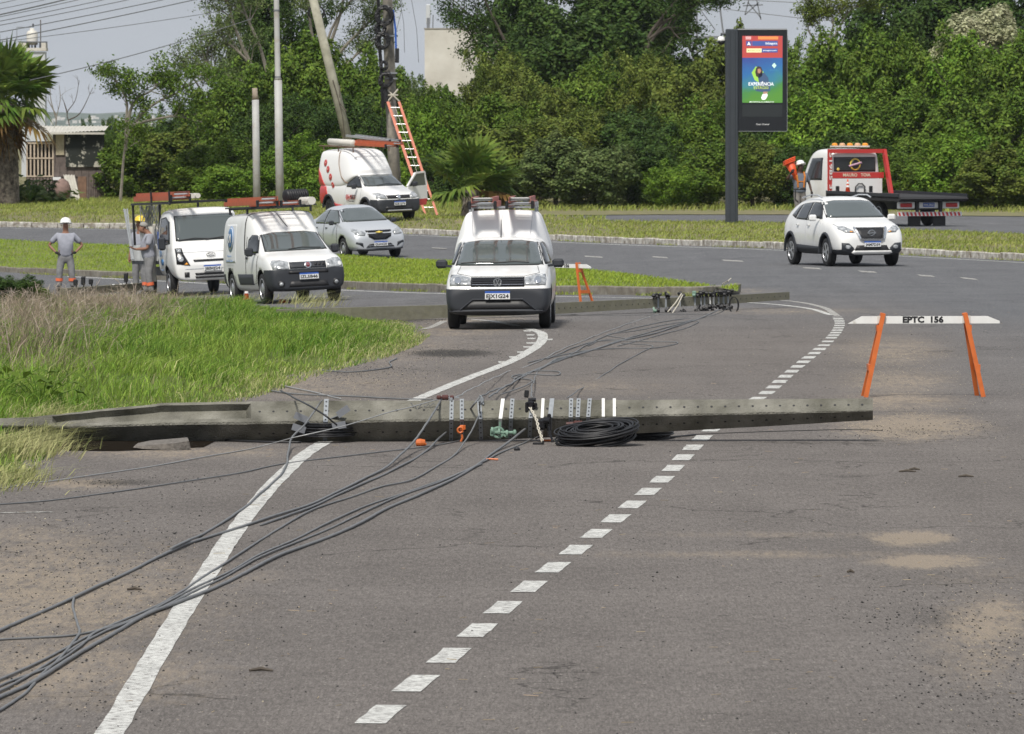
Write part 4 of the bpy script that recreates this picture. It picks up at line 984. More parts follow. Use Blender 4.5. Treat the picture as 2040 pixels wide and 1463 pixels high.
def proj(name, bvh, outline, view, m, parent, off=.010, thick=.02, grid=.09, label=None):
    """flush panel: an outline drawn in one view, laid on the body surface and given thickness"""
    b = []
    for a, c in zip(outline, outline[1:] + outline[:1]):
        n = max(1, int(math.dist(a, c) / grid)); b += [(a[0] + (c[0] - a[0]) * k / n, a[1] + (c[1] - a[1]) * k / n) for k in range(n)]
    xs = [p[0] for p in b]; ys = [p[1] for p in b]
    gx_, gy_ = np.meshgrid(np.arange(min(xs) + grid / 2, max(xs), grid), np.arange(min(ys) + grid / 2, max(ys), grid)); gx_, gy_ = gx_.ravel(), gy_.ravel()
    if len(gx_):
        k = in_poly(gx_, gy_, b); gx_, gy_ = gx_[k], gy_[k]
        k = dist_poly(gx_, gy_, b) > grid * .3; gx_, gy_ = gx_[k], gy_[k]
    co = [Vector(p) for p in b] + [Vector(p) for p in zip(gx_, gy_)]
    r = delaunay_2d_cdt(co, [(i, (i + 1) % len(b)) for i in range(len(b))], [], 1, 1e-6)
    V = []; d = VIEW[view]
    for p in r[0]: V.append(proj_pt(bvh, (p.x, p.y), view, off)[0])
    nv = len(V); V2 = [v + d * thick for v in V]; F = [tuple(f) for f in r[2]]
    ed = {}
    for f in F:
        for i in range(len(f)):
            e = (f[i], f[(i + 1) % len(f)])
            if (e[1], e[0]) in ed: del ed[(e[1], e[0])]
            else: ed[e] = 1
    F = F + [(b_, a, a + nv, b_ + nv) for a, b_ in ed]
    me = bpy.data.meshes.new(name); me.from_pydata(V + V2, [], F)
    bm = bmesh.new(); bm.from_mesh(me); bmesh.ops.recalc_face_normals(bm, faces=bm.faces)
    t = [f for f in bm.faces if len(f.verts) == 3]
    if t and sum((f.normal.dot(d) * f.calc_area()) for f in t) > 0: bmesh.ops.reverse_faces(bm, faces=bm.faces)
    bm.to_mesh(me); bm.free()
    o = link(name, me, m, parent)
    for p in me.polygons: p.use_smooth = len(p.vertices) == 3
    if label: o['label'] = label
    return o
def seam(name, bvh, pts, view, m, parent, w_=.008, off=.004):
    """thin dark gap or strip laid along the body"""
    mb = MB(); q = []
    for a, b in zip(pts, pts[1:]):
        n = max(1, int(math.dist(a, b) / .06)); q += [proj_pt(bvh, (a[0] + (b[0] - a[0]) * k / n, a[1] + (b[1] - a[1]) * k / n), view, off)[0] for k in range(n)]
    q.append(proj_pt(bvh, pts[-1], view, off)[0]); mb.tube(q, w_ / 2, 4)
    return mb.build(name, m, parent)
def disc(c, r, n=20, sx=1): return [(c[0] + r * sx * math.cos(2 * math.pi * k / n), c[1] + r * math.sin(2 * math.pi * k / n)) for k in range(n)]
def carve(o, name, m, planes, pred, parent):
    bm = bmesh.new(); bm.from_mesh(o.data)
    for co, no in planes:
        bmesh.ops.bisect_plane(bm, geom=bm.verts[:] + bm.edges[:] + bm.faces[:], plane_co=co, plane_no=no)
    sel = [f for f in bm.faces if pred(f.calc_center_median())]
    b2 = bm.copy(); b2.faces.ensure_lookup_table(); bm.faces.ensure_lookup_table(); idx = {f.index for f in sel}
    bm.faces.index_update(); b2.faces.index_update()
    idx = {f.index for f in bm.faces if pred(f.calc_center_median())}
    bmesh.ops.delete(bm, geom=[f for f in bm.faces if f.index in idx], context='FACES')
    bmesh.ops.delete(b2, geom=[f for f in b2.faces if f.index not in idx], context='FACES')
    bm.to_mesh(o.data); me = bpy.data.meshes.new(name); b2.to_mesh(me); bm.free(); b2.free()
    q = link(name, me, m, parent, True)
    for v in q.data.vertices: v.co = Vector((v.co.x * 1.004, v.co.y * 1.006, v.co.z))
    return q
_wc = {}
def wheel(parent, x, y, r, w_=.19, style='steel', steer=0):
    key = (round(r, 3), style)
    if key not in _wc:
        t = MB().lathe([(r * .60, -w_ / 2 + .02), (r * .80, -w_ / 2), (r * .95, -w_ / 2 + .012), (r, -w_ / 2 + .04), (r, 0), (r, w_ / 2 - .04), (r * .95, w_ / 2 - .012), (r * .80, w_ / 2), (r * .60, w_ / 2 - .02)], 28, 'y').mesh('wheel')
        m = MB(); R0 = r * .66
        m.lathe([(R0, .06), (R0, .088), (R0 * .93, .090), (R0 * .88, .055)], 28, 'y')
        if style == 'alloy':
            for k in range(5):
                a = k * 2 * math.pi / 5; m.bar((0, .068, 0), (math.cos(a) * R0 * .92, .076, math.sin(a) * R0 * .92), .045, .02, (0, 1, 0)); b_ = a + .35; m.bar((math.cos(a) * R0 * .4, .068, math.sin(a) * R0 * .4), (math.cos(b_) * R0 * .92, .076, math.sin(b_) * R0 * .92), .025, .018, (0, 1, 0))
            m.lathe([(.05, .05), (.05, .082), (.02, .086)], 14, 'y')
        elif style == 'steel':
            m.lathe([(R0 * .55, .03), (R0 * .55, .075), (R0 * .30, .095), (.02, .097)], 20, 'y')
            for k in range(8):
                a = k * math.pi / 4; m.bar((math.cos(a) * R0 * .5, .06, math.sin(a) * R0 * .5), (math.cos(a) * R0 * .9, .064, math.sin(a) * R0 * .9), .055, .012, (0, 1, 0))
        else: m.lathe([(R0 * .5, .03), (R0 * .5, .07), (.02, .08)], 16, 'y')
        h = MB().lathe([(R0 * .96, .02), (R0 * .96, .045), (.01, .05)], 20, 'y').mesh('wheel_well_disc')
        _wc[key] = (t, m.mesh('rim'), h)
    t, m, h = _wc[key]
    o = bpy.data.objects.new('wheel', t); COL.objects.link(o); o.parent = parent
    if not t.materials: t.materials.append(M['tyre']); m.materials.append(M['rim'] if style != 'black' else M['darkplastic']); h.materials.append(M['ink'])
    t.polygons.foreach_set('use_smooth', [True] * len(t.polygons))
    o.location = (x, y, r); o.rotation_euler = (0, 0, (math.pi if y < 0 else 0) + steer)
    for nm, me in (('rim', m), ('wheel_disc', h)):
        q = bpy.data.objects.new(nm, me); COL.objects.link(q); q.parent = o
    return o
def place_vehicle(root, px, side, yaw, fx, track, away=False, hf=None, wb=2.7):
    """put the vehicle so that one front wheel touches the ground at photo point px"""
    hf = hf or G; c = P(px[0], px[1])
    if hf is not G:
        for _ in range(8): c = P(px[0], px[1], float(hf(np.array([c.x]), np.array([c.y]))[0] - G(c.x, c.y)))
    th = R(yaw); f = Vector((math.sin(th), -math.cos(th), 0)) if not away else Vector((math.sin(th), math.cos(th), 0)); l = Vector((-f.y, f.x, 0))
    o = c - f * fx - l * (side * track / 2)
    def g_(p): return float(np.asarray(hf(np.array([p.x]), np.array([p.y]))).ravel()[0])
    fz = g_(o + f * fx) - g_(o + f * (fx - wb)); lz = g_(o + l * track / 2) - g_(o - l * track / 2)
    F3 = Vector((f.x, f.y, fz / wb)).normalized(); L3 = Vector((l.x, l.y, lz / track)); L3 = (L3 - F3 * L3.dot(F3)).normalized(); U3 = F3.cross(L3)
    z = (g_(o + f * fx + l * track / 2) + g_(o + f * fx - l * track / 2)) / 2 - F3.z * fx
    m = Matrix((F3, L3, U3)).transposed().to_4x4(); m.translation = Vector((o.x, o.y, z)); root.matrix_world = m; return root
def vehicle(name, label, cat, st, fx, rx, r, track, paint, group=None, hw=.86, style='steel', crown=.03, steer=0, arch=None):
    root = empty(name, (0, 0, 0), 0, label, cat, group)
    me = loft_mesh(st, 2, crown); cut = MB(); ar = arch or r + .055
    for x in (fx, rx):
        for s in (-1, 1): cut.lathe([(ar, s * .50), (ar, s * 1.2)], 28, 'y', (x, 0, r + .02))
    me = boolean_cut(me, cut.mesh()); body = link('body', me, [paint, M['ink']], root, True)
    for p in me.polygons:
        c = p.center
        for x in (fx, rx):
            if math.hypot(c.x - x, c.z - r - .02) < ar + .004 and abs(c.y) < hw - .015 and (abs(math.hypot(c.x - x, c.z - r - .02) - ar) < .012 or abs(p.normal.y) > .9 and abs(c.y) < .52): p.material_index = 1; p.use_smooth = False
    bv = bvh_of(me)
    for x in (fx, rx):
        for s in (-1, 1): wheel(root, x, s * (track / 2), r, style=style, steer=steer if x == fx else 0)
    return root, body, bv
def numberplate(root, bv, text, y, z, view='F', w_=.40, h=.13, off=.03):
    p, n = proj_pt(bv, (y, z), view, off); sg = 1 if view == 'F' else -1
    fr_ = frame((0, sg, 0), (0, 0, 1), p + Vector((sg * .012, 0, 0)))
    mb = MB(); mb.box((0, -h * .13, 0), (w_, h * .74, .012), mi=0); mb.box((0, h * .37, 0), (w_, h * .26, .012), mi=1)
    o = mb.build('number_plate', [M['plate'], M['plateblue']], root); o.matrix_local = fr_
    text_mesh(text, h * .66, M['ink'], 'plate_number', o, Matrix.Translation((0, -h * .15, .0065)), depth=.0015, width=w_ * .90, bold=.035)
    return o
def mirror(root, x, y, z, m, w_=.20, h=.15):
    for s in (-1, 1):
        mb = MB(); mb.box((x, s * (y + w_ * .55), z), (.09, w_, h), (0, 0, -s * .12), bev=.035); mb.bar((x, s * (y - .06), z - h * .3), (x, s * (y + w_ * .3), z - h * .2), .05, .04)
        mb.build('side_mirror', m, root)
def on(root, x, y, z, rot=(0, 0, 0)): return root.matrix_world @ Matrix.Translation((x, y, z)) @ Euler(rot).to_matrix().to_4x4()
def ladder(mw, length, width, label, rail=None, n=12, rail_h=.085, double=True, group=None, plate=False, stow=True, offx=.0):
    """ladder lying along local x, rails vertical in z"""
    rail = rail or M['fiber']; root = empty('ladder', (0, 0, 0), 0, label, 'ladder', group); root.matrix_world = mw
    for k in range(2 if double else 1):
        wd = width - .07 * k; z = k * .075; ox = offx * k
        for s in (-1, 1):
            mb = MB(); y = s * wd / 2
            mb.box((ox, y, z), (length, .008, rail_h)); mb.box((ox, y - s * .015, z + rail_h / 2), (length, .03, .006)); mb.box((ox, y - s * .015, z - rail_h / 2), (length, .03, .006))
            mb.build('rail', rail, root)
        for i in range(n):
            x = -length / 2 + length * (i + .5) / n + ox; MB().tube([(x, -wd / 2 + .004, z), (x, wd / 2 - .004, z)], .016, 8).build('rung', M['alu'], root)
        if plate and k == 1:
            MB().box((length / 2 - .2 + ox, 0, z + .03), (.36, wd - .04, .012)).build('cover_plate', M['offwhite'], root)
    for s in (-1, 1):
        MB().box((length / 2 - .02, s * width / 2, -.01), (.09, .05, rail_h + .05), bev=.01).build('rubber_foot', M['ink'], root)
    return root
def glass_patch(name, bv, outline, view, root, m=None, border=.02, grid=.09):
    cx = sum(p[0] for p in outline) / len(outline); cy = sum(p[1] for p in outline) / len(outline)
    big = []
    n = len(outline)
    for i, p in enumerate(outline):
        a = Vector(outline[i - 1]); b = Vector(p); c = Vector(outline[(i + 1) % n]); e = ((b - a).normalized() - (c - b).normalized()) if True else None
        out_ = (b - Vector((cx, cy))).normalized(); big.append((b.x + out_.x * border * 1.3, b.y + out_.y * border * 1.3))
    proj(name + '_seal', bv, big, view, M['ink'], root, off=.004, thick=.012, grid=grid)
    return proj(name, bv, outline, view, m or M['glass'], root, off=.011, thick=.006, grid=grid)
def wiper(bv, root, pts, view='F'):
    q = [proj_pt(bv, p, view, .03)[0] for p in pts]; MB().tube(q, .009, 5).build('wiper', M['ink'], root)
def mir(pl): return [(-a, b) for a, b in pl][::-1]

# ================================================================ white pickup with canopy and two roof ladders (centre)
ST = [(-2.24, .45, .78, .92, .70, .76, .70), (-2.16, .28, .88, 1.02, .79, .83, .78), (-1.3, .24, .93, 1.06, .81, .85, .79), (-.62, .22, .93, 1.07, .81, .85, .78),
      (-.50, .22, .93, 1.38, .81, .85, .66), (-.1, .22, .93, 1.45, .81, .85, .66), (.28, .22, .93, 1.44, .81, .85, .66), (.46, .22, .93, 1.40, .81, .85, .65),
      (1.16, .22, .91, 1.02, .81, .845, .72), (1.28, .22, .90, .985, .81, .845, .70), (1.80, .22, .84, .91, .81, .84, .70), (2.06, .22, .74, .82, .80, .82, .68), (2.17, .24, .64, .72, .78, .79, .64), (2.22, .28, .55, .64, .72, .74, .58), (2.225, .30, .52, .60, .6, .62, .48)]
v, b, bv = vehicle('white_pickup', 'white pickup with dark bumper and tall white canopy, facing the camera in the centre', 'pickup', ST, 1.36, -1.39, .315, 1.47, M['white'])
place_vehicle(v, (905, 655), -1, -1.8, 1.36, 1.47)
carve(b, 'front_bumper', M['darkplastic'], [((1.70, 0, 0), (1, 0, 0)), ((0, 0, .655), (0, 0, 1))], lambda c: c.x > 1.70 and c.z < .655, v)
glass_patch('windscreen', bv, [(-.69, 1.02), (-.585, 1.37), (-.3, 1.40), (.3, 1.40), (.585, 1.37), (.69, 1.02)], 'F', v)
for V_ in 'LR': glass_patch('side_window', bv, [(-.40, 1.03), (-.34, 1.36), (.42, 1.35), (1.02, 1.03)], V_, v, M['darkglass'])
for s in (1, -1):
    f_ = (lambda pl: pl) if s == 1 else mir
    proj('headlight', bv, f_([(.42, .71), (.44, .83), (.62, .875), (.755, .875), (.775, .80), (.765, .705)]), 'F', M['lamp'], v, off=.012)
    proj('lamp_ring', bv, f_(disc((.64, .785), .055)), 'F', M['chrome'], v, off=.02, grid=.03)
    proj('fog_pocket', bv, f_([(.44, .37), (.50, .50), (.72, .53), (.71, .40)]), 'F', M['ink'], v, off=.006)
    seam('bonnet_seam', bv, f_([(.62, 1.0), (.66, .90), (.60, .88)]) if s == 1 else f_([(.62, 1.0), (.66, .90), (.60, .88)]), 'F', M['ink'], v)
proj('grille', bv, [(-.43, .69), (-.43, .835), (.43, .835), (.43, .69)], 'F', M['blackgloss'], v, off=.012, grid=.07)
for z in (.715, .75, .785, .815): seam('grille_bar', bv, [(-.41, z), (.41, z)], 'F', M['chrome'] if z in (.715,) else M['darkplastic'], v, .012, .022)
proj('lower_grille', bv, [(-.58, .33), (-.40, .47), (.40, .47), (.58, .33)], 'F', M['ink'], v, off=.010, grid=.08)
seam('bumper_trim', bv, [(-.60, .325), (-.40, .485), (.40, .485), (.60, .325)], 'F', M['darkplastic'], v, .03, .014)
seam('bumper_lip', bv, [(-.76, .30), (.76, .30)], 'F', M['darkplastic'], v, .05, .01)
seam('bonnet_edge', bv, [(-.60, .885), (-.42, .85), (.42, .85), (.60, .885)], 'F', M['ink'], v, .008, .004)
def vw(v, bv, y, z, r):
    p, n = proj_pt(bv, (y, z), 'F', .035); q = p.x + .01
    o = MB().lathe([(r, -.01), (r, .004), (r * .98, .008), (.01, .009)], 28, 'x', (q, y, z)).build('badge', M['darkplastic'], v)
    mb = MB(); mb.tube([(q + .012, y + math.cos(a) * r * .93, z + math.sin(a) * r * .93) for a in [2 * math.pi * k / 28 for k in range(29)]], r * .075, 6, caps=False)
    for pts in ([(-.38, .80), (-.10, .12), (.10, .12), (.38, .80)], [(-.80, .42), (-.40, -.78), (0, .02), (.40, -.78), (.80, .42)]):
        for a, c in zip(pts, pts[1:]): mb.bar((q + .012, y + a[0] * r, z + a[1] * r), (q + .012, y + c[0] * r, z + c[1] * r), r * .15, .008, (1, 0, 0))
    mb.build('badge_letters', M['chrome'], o)
vw(v, bv, 0, .755, .07)
numberplate(v, bv, 'EJX1G24', 0, .555)
mirror(v, .95, .84, 1.04, M['darkplastic'], .19, .14)
wiper(bv, v, [(-.62, 1.04), (-.3, 1.06), (.02, 1.05)]); wiper(bv, v, [(-.10, 1.04), (.25, 1.06), (.48, 1.045)])
MB().tube([(.30, 0, 1.45), (.12, 0, 1.74)], [.010, .004], 5).build('antenna', M['ink'], v)
# canopy
CN = [(-2.22, 1.02, 1.45, 1.83, .77, .72, .58), (-2.15, .98, 1.45, 1.87, .79, .73, .60), (-1.0, .98, 1.45, 1.88, .80, .73, .60), (-.52, 1.0, 1.45, 1.88, .79, .73, .60), (-.46, 1.0, 1.45, 1.87, .79, .73, .60), (-.42, 1.02, 1.44, 1.84, .78, .72, .595), (-.12, 1.25, 1.42, 1.56, .72, .66, .585), (-.06, 1.32, 1.42, 1.50, .70, .65, .58), (-.02, 1.38, 1.43, 1.46, .6, .58, .56)]
cm_ = loft_mesh(CN, 2, .015, .05); cb = link('canopy', cm_, M['canopy'], v, True); bc = bvh_of(cm_)
seam('canopy_panel_line', bc, [(-.47, 1.48), (-.50, 1.82)], 'F', M['silver'], cb, .012); seam('canopy_panel_line', bc, [(.47, 1.48), (.50, 1.82)], 'F', M['silver'], cb, .012); seam('canopy_panel_line', bc, [(0, 1.48), (0, 1.82)], 'F', M['silver'], cb, .010)
for x in (-.75, -1.9): 
    mb = MB().bar((x, -.56, 1.93), (x, .56, 1.93), .05, .03)
    for s in (-1, 1): mb.bar((x, s * .54, 1.83), (x, s * .54, 2.02), .035, .035, (1, 0, 0))
    mb.build('roof_bar', M['galv'], v)
bpy.context.view_layer.update()
ladder(on(v, -1.15, -.30, 1.99), 2.9, .42, 'left one of the two faded red ladders on the white pickup canopy', M['oldred'], 9, plate=True, group='ladders on the pickup canopy')
ladder(on(v, -1.15, .31, 1.99), 2.9, .42, 'right one of the two faded red ladders on the white pickup canopy', M['oldred'], 9, plate=True, group='ladders on the pickup canopy')

# ================================================================ white high-roof van with blue round logo (left of centre)
ST = [(-2.20, .45, .95, 1.60, .70, .74, .68), (-2.14, .30, 1.05, 1.80, .78, .80, .72), (-1.9, .24, 1.05, 1.86, .80, .82, .74), (-.75, .24, 1.05, 1.88, .80, .82, .74), (-.30, .24, 1.05, 1.88, .80, .82, .73),
      (-.02, .24, 1.02, 1.86, .80, .82, .70), (.10, .24, 1.0, 1.80, .80, .82, .66), (.42, .24, 1.0, 1.55, .80, .82, .64), (.54, .24, 1.0, 1.47, .80, .82, .64), (1.16, .24, .97, 1.08, .80, .82, .70), (1.28, .24, .95, 1.03, .80, .82, .70),
      (1.80, .24, .90, .965, .79, .81, .68), (2.04, .24, .78, .87, .77, .78, .64), (2.13, .26, .66, .77, .72, .73, .58), (2.16, .30, .56, .66, .62, .62, .48)]
v, b, bv = vehicle('cargo_van', 'white high-roof van with round blue logo and dark bumper, left of the centre pickup', 'van', ST, 1.35, -1.37, .32, 1.43, M['white'])
place_vehicle(v, (532, 606), -1, 15.5, 1.35, 1.43)
carve(b, 'front_bumper', M['darkplastic'], [((1.62, 0, 0), (1, 0, 0)), ((0, 0, .70), (0, 0, 1))], lambda c: c.x > 1.62 and c.z < .70, v)
carve(b, 'rear_bumper', M['darkplastic'], [((-1.85, 0, 0), (1, 0, 0)), ((0, 0, .62), (0, 0, 1))], lambda c: c.x < -1.85 and c.z < .62, v)
glass_patch('windscreen', bv, [(-.64, 1.08), (-.57, 1.42), (-.3, 1.455), (.3, 1.455), (.57, 1.42), (.64, 1.08)], 'F', v)
for V_ in 'LR': glass_patch('side_window', bv, [(.14, 1.06), (.16, 1.32), (.30, 1.41), (.56, 1.40), (.98, 1.06)], V_, v, M['darkglass'])
for s in (1, -1):
    f_ = (lambda pl: pl) if s == 1 else mir
    proj('headlight', bv, f_([(.40, .69), (.40, .85), (.55, .89), (.70, .89), (.745, .82), (.73, .71)]), 'F', M['lamp'], v, off=.012)
    proj('fog_lamp', bv, f_(disc((.58, .40), .075)), 'F', M['ink'], v, off=.008, grid=.04)
    proj('fog_lens', bv, f_(disc((.58, .40), .04)), 'F', M['lamp'], v, off=.014, grid=.04)
proj('grille_strip', bv, [(-.385, .71), (-.385, .84), (.385, .84), (.385, .71)], 'F', M['darkplastic'], v, off=.010, grid=.08)
for y in (.14, .22, .30): proj('grille_slot', bv, [(y, .76), (y, .81), (y + .055, .81), (y + .055, .76)], 'F', M['ink'], v, off=.016, grid=.05)
proj('air_intake', bv, [(-.42, .60), (-.42, .66), (.42, .66), (.42, .60)], 'F', M['ink'], v, off=.010, grid=.08)
proj('lower_grille', bv, [(-.42, .33), (-.38, .45), (.38, .45), (.42, .33)], 'F', M['ink'], v, off=.010, grid=.08)
o_ = proj('badge', bv, disc((0, .775), .045), 'F', mat('badge_dark_red', (.22, .02, .03), .4), v, off=.02, grid=.03); proj('badge_ring', bv, disc((0, .775), .075), 'F', M['chrome'], v, off=.013, grid=.03)
p_ = proj_pt(bv, (0, .775), 'F', .04)[0]; text_mesh('FIAT', .05, M['chrome'], 'badge_letters', o_, frame((0, 1, 0), (0, 0, 1), p_), width=.085)
numberplate(v, bv, 'IZL5B46', 0, .55)
mirror(v, .82, .82, 1.08, M['darkplastic'], .17, .18)
for pl in ([(.06, .50), (.06, 1.0), (.05, 1.40)], [(1.06, 1.0), (1.02, .60), (.86, .42), (.10, .42), (.06, .50)]): seam('door_seam', bv, pl, 'R', M['darkplastic'], v, .010)
seam('panel_gap', bv, [(.0, 1.02), (-.06, 1.15), (-.12, 1.55), (-.15, 1.80)], 'R', M['ink'], v, .026)
seam('roof_gap', bv, [(-.15, -.66), (-.16, -.3), (-.16, .3), (-.15, .66)], 'T', M['darkplastic'], v, .012)
proj('door_handle', bv, [(.12, .93), (.12, .98), (.24, .98), (.24, .93)], 'R', M['darkplastic'], v, off=.025)
proj('side_moulding', bv, [(-.55, .40), (-.62, .62), (.68, .62), (.68, .40)], 'R', M['darkplastic'], v, off=.02, thick=.025)
proj('logo_panel', bv, [(-1.75, .86), (-1.75, 1.66), (-.85, 1.66), (-.85, .86)], 'R', mat('logo_panel_white', (.70, .71, .72), .4), v, off=.004)
lg = proj('logo_ring', bv, disc((-1.30, 1.36), .27, 24), 'R', M['logoblue2'], v, off=.012, thick=.006)
proj('logo_ring_gap', bv, disc((-1.29, 1.36), .235, 24), 'R', M['white'], v, off=.018, thick=.004); proj('logo_disc', bv, disc((-1.285, 1.375), .205, 24), 'R', M['logoblue'], v, off=.024, thick=.004)
def side_text(v, bv, s, x, z, size, m, width, name='lettering', view='R', off=.03):
    p, n = proj_pt(bv, (x, z), view, off); n = n if n.y < 0 else -n
    return text_mesh(s, size, m, name, v, frame((1, 0, 0), (0, 0, 1), p), width=width)
side_text(v, bv, 'KM', -1.285, 1.36, .27, M['plate'], .34, off=.045); side_text(v, bv, 'Telecom e', -1.30, 1.00, .07, M['logoblue2'], .38); side_text(v, bv, 'Telefonia Ltda', -1.30, .90, .06, M['logoblue2'], .62)
wiper(bv, v, [(-.18, 1.09), (.12, 1.12), (.52, 1.10)]); MB().tube([(.44, .02, 1.56), (.10, -.12, 1.86)], [.010, .005], 5).build('antenna', M['ink'], v)
for x in (-.15, -1.75):
    mb = MB().bar((x, -.70, 1.97), (x, .70, 1.97), .05, .03)
    for s in (-1, 1): mb.bar((x, s * .68, 1.86), (x, s * .68, 1.98), .04, .04, (1, 0, 0))
    mb.build('roof_bar', M['darkplastic'], v)
mb = MB()
for s in (-1, 1): mb.bar((-2.05, s * .70, 2.0), (.25, s * .70, 2.0), .03, .03)
for x in (-2.0, -.7, .2): mb.bar((x, -.70, 2.0), (x, .70, 2.0), .03, .03)
mb.build('roof_rack', M['darkplastic'], v); bpy.context.view_layer.update()
ladder(on(v, -.72, -.47, 2.09), 3.1, .42, 'long orange ladder strapped on the left side of the cargo van roof rack', M['fiber'], 10, group='ladders on the cargo van', offx=.2)
ladder(on(v, -.60, .02, 2.06), 2.9, .40, 'second orange ladder lying flat beside the first on the cargo van roof', M['fiber'], 10, double=False, group='ladders on the cargo van')
o = MB().tube([(-.6, 0, 0), (.6, 0, 0)], .085, 14).build('white_tube', M['offwhite']); o.matrix_world = on(v, .05, .52, 2.08); tag(o, 'white plastic tube with closed end on the cargo van roof', 'tube')
mb = MB(); mb.lathe([(.10, -.27), (.13, -.25), (.13, .25), (.10, .27)], 22, 'y')
for k in range(9): mb.lathe([(.132, -.25 + k * .055), (.142, -.23 + k * .055), (.132, -.21 + k * .055)], 22, 'y')
o = mb.build('cable_drum', M['wireblack'], smooth=True); o.matrix_world = on(v, -.35, .42, 2.20, (0, 0, .35)); tag(o, 'shiny black cable roll lying on the cargo van roof', 'cable roll')

# ================================================================ silver sedan
ST = [(-2.12, .45, .85, .98, .62, .66, .56), (-2.06, .28, .92, 1.05, .76, .78, .66), (-1.55, .24, .93, 1.10, .80, .83, .66), (-1.25, .22, .93, 1.14, .81, .84, .64), (-.75, .22, .93, 1.38, .81, .845, .56), (-.45, .22, .93, 1.46, .81, .845, .55), (.0, .22, .93, 1.475, .81, .845, .55),
      (.30, .22, .93, 1.44, .81, .845, .55), (.45, .22, .93, 1.39, .81, .845, .55), (1.13, .22, .92, 1.03, .81, .845, .68), (1.25, .22, .91, 1.0, .81, .845, .69), (1.75, .22, .82, .90, .80, .83, .66), (2.0, .22, .70, .78, .76, .78, .60), (2.10, .24, .58, .67, .68, .70, .52), (2.13, .28, .50, .58, .58, .60, .42)]
v, b, bv = vehicle('silver_sedan', 'silver sedan driving on the road behind the cargo van', 'car', ST, 1.32, -1.21, .305, 1.46, M['silver'])
place_vehicle(v, (787, 512), 1, 22, 1.32, 1.46, wb=2.53)
glass_patch('windscreen', bv, [(-.66, 1.05), (-.53, 1.37), (-.3, 1.40), (.3, 1.40), (.53, 1.37), (.66, 1.05)], 'F', v)
for V_ in 'R': 
    glass_patch('side_window', bv, [(-.10, 1.0), (-.12, 1.36), (.36, 1.34), (.92, 1.02)], V_, v, M['glass']); glass_patch('side_window', bv, [(-.98, 1.06), (-.66, 1.30), (-.18, 1.37), (-.18, 1.0), (-.85, 1.0)], V_, v, M['glass'])
for s in (1, -1):
    f_ = (lambda pl: pl) if s == 1 else mir
    proj('headlight', bv, f_([(.44, .665), (.40, .74), (.50, .80), (.70, .87), (.74, .80), (.68, .68)]), 'F', M['lamp'], v, off=.012)
    proj('fog_surround', bv, f_([(.50, .34), (.52, .46), (.70, .50), (.71, .44), (.60, .41)]), 'F', M['darkplastic'], v, off=.010)
proj('upper_grille', bv, [(-.38, .765), (-.38, .80), (.38, .80), (.38, .765), (.30, .745), (-.30, .745)], 'F', M['blackgloss'], v, off=.012)
proj('lower_grille', bv, [(-.36, .71), (.36, .71), (.33, .62), (.18, .54), (-.18, .54), (-.33, .62)], 'F', M['blackgloss'], v, off=.012)
proj('badge', bv, [(-.10, .73), (-.10, .75), (-.03, .75), (-.03, .765), (.03, .765), (.03, .75), (.10, .75), (.10, .73), (.03, .73), (.03, .715), (-.03, .715), (-.03, .73)], 'F', M['yellow'], v, off=.026, grid=.05)
proj('bumper_intake', bv, [(-.42, .33), (-.32, .43), (.32, .43), (.42, .33)], 'F', M['ink'], v, off=.012)
seam('chrome_strip', bv, [(-.36, .37), (.36, .37)], 'F', M['chrome'], v, .014, .025)
seam('bumper_lip', bv, [(-.68, .29), (-.5, .27), (.5, .27), (.68, .29)], 'F', M['darkplastic'], v, .07, .0)
numberplate(v, bv, 'QUA4G50', 0, .43, off=.04)
mirror(v, .78, .85, 1.03, M['darkplastic'], .16, .13)
for pl in ([(-.15, .40), (-.16, 1.0)], [(.88, 1.0), (.92, .60), (.86, .36), (-.15, .36)], [(-1.0, 1.0), (-.85, .7)]): seam('door_seam', bv, pl, 'R', M['darkplastic'], v, .010)
for x in (0, -.78): proj('door_handle', bv, [(x, .86), (x, .89), (x + .13, .89), (x + .13, .86)], 'R', M['darkplastic'], v, off=.02)

# ================================================================ white SUV (right)
ST = [(-2.13, .50, .95, 1.12, .64, .68, .56), (-2.06, .32, 1.02, 1.30, .78, .80, .60), (-1.75, .28, 1.04, 1.44, .82, .84, .58), (-1.2, .26, 1.03, 1.56, .84, .865, .58), (-.6, .26, 1.02, 1.60, .84, .87, .59), (.0, .26, 1.01, 1.60, .84, .87, .60), (.28, .26, 1.0, 1.56, .84, .87, .60), (.42, .26, 1.0, 1.51, .84, .87, .60),
      (1.05, .26, .99, 1.12, .84, .87, .74), (1.18, .26, .98, 1.09, .84, .87, .75), (1.70, .26, .92, 1.01, .83, .86, .72), (1.95, .26, .82, .92, .80, .82, .66), (2.08, .28, .68, .80, .74, .76, .58), (2.14, .30, .55, .70, .66, .68, .50), (2.155, .34, .50, .62, .55, .56, .42)]
v, b, bv = vehicle('white_suv', 'white compact crossover driving on the right in front of the tow truck', 'car', ST, 1.30, -1.32, .335, 1.53, M['white'], style='alloy')
place_vehicle(v, (1652, 531), -1, 15.5, 1.30, 1.53, wb=2.62)
carve(b, 'lower_cladding', M['darkplastic'], [((0, 0, .40), (0, 0, 1))], lambda c: c.z < .40, v)
glass_patch('windscreen', bv, [(-.70, 1.14), (-.58, 1.49), (-.3, 1.525), (.3, 1.525), (.58, 1.49), (.70, 1.14)], 'F', v)
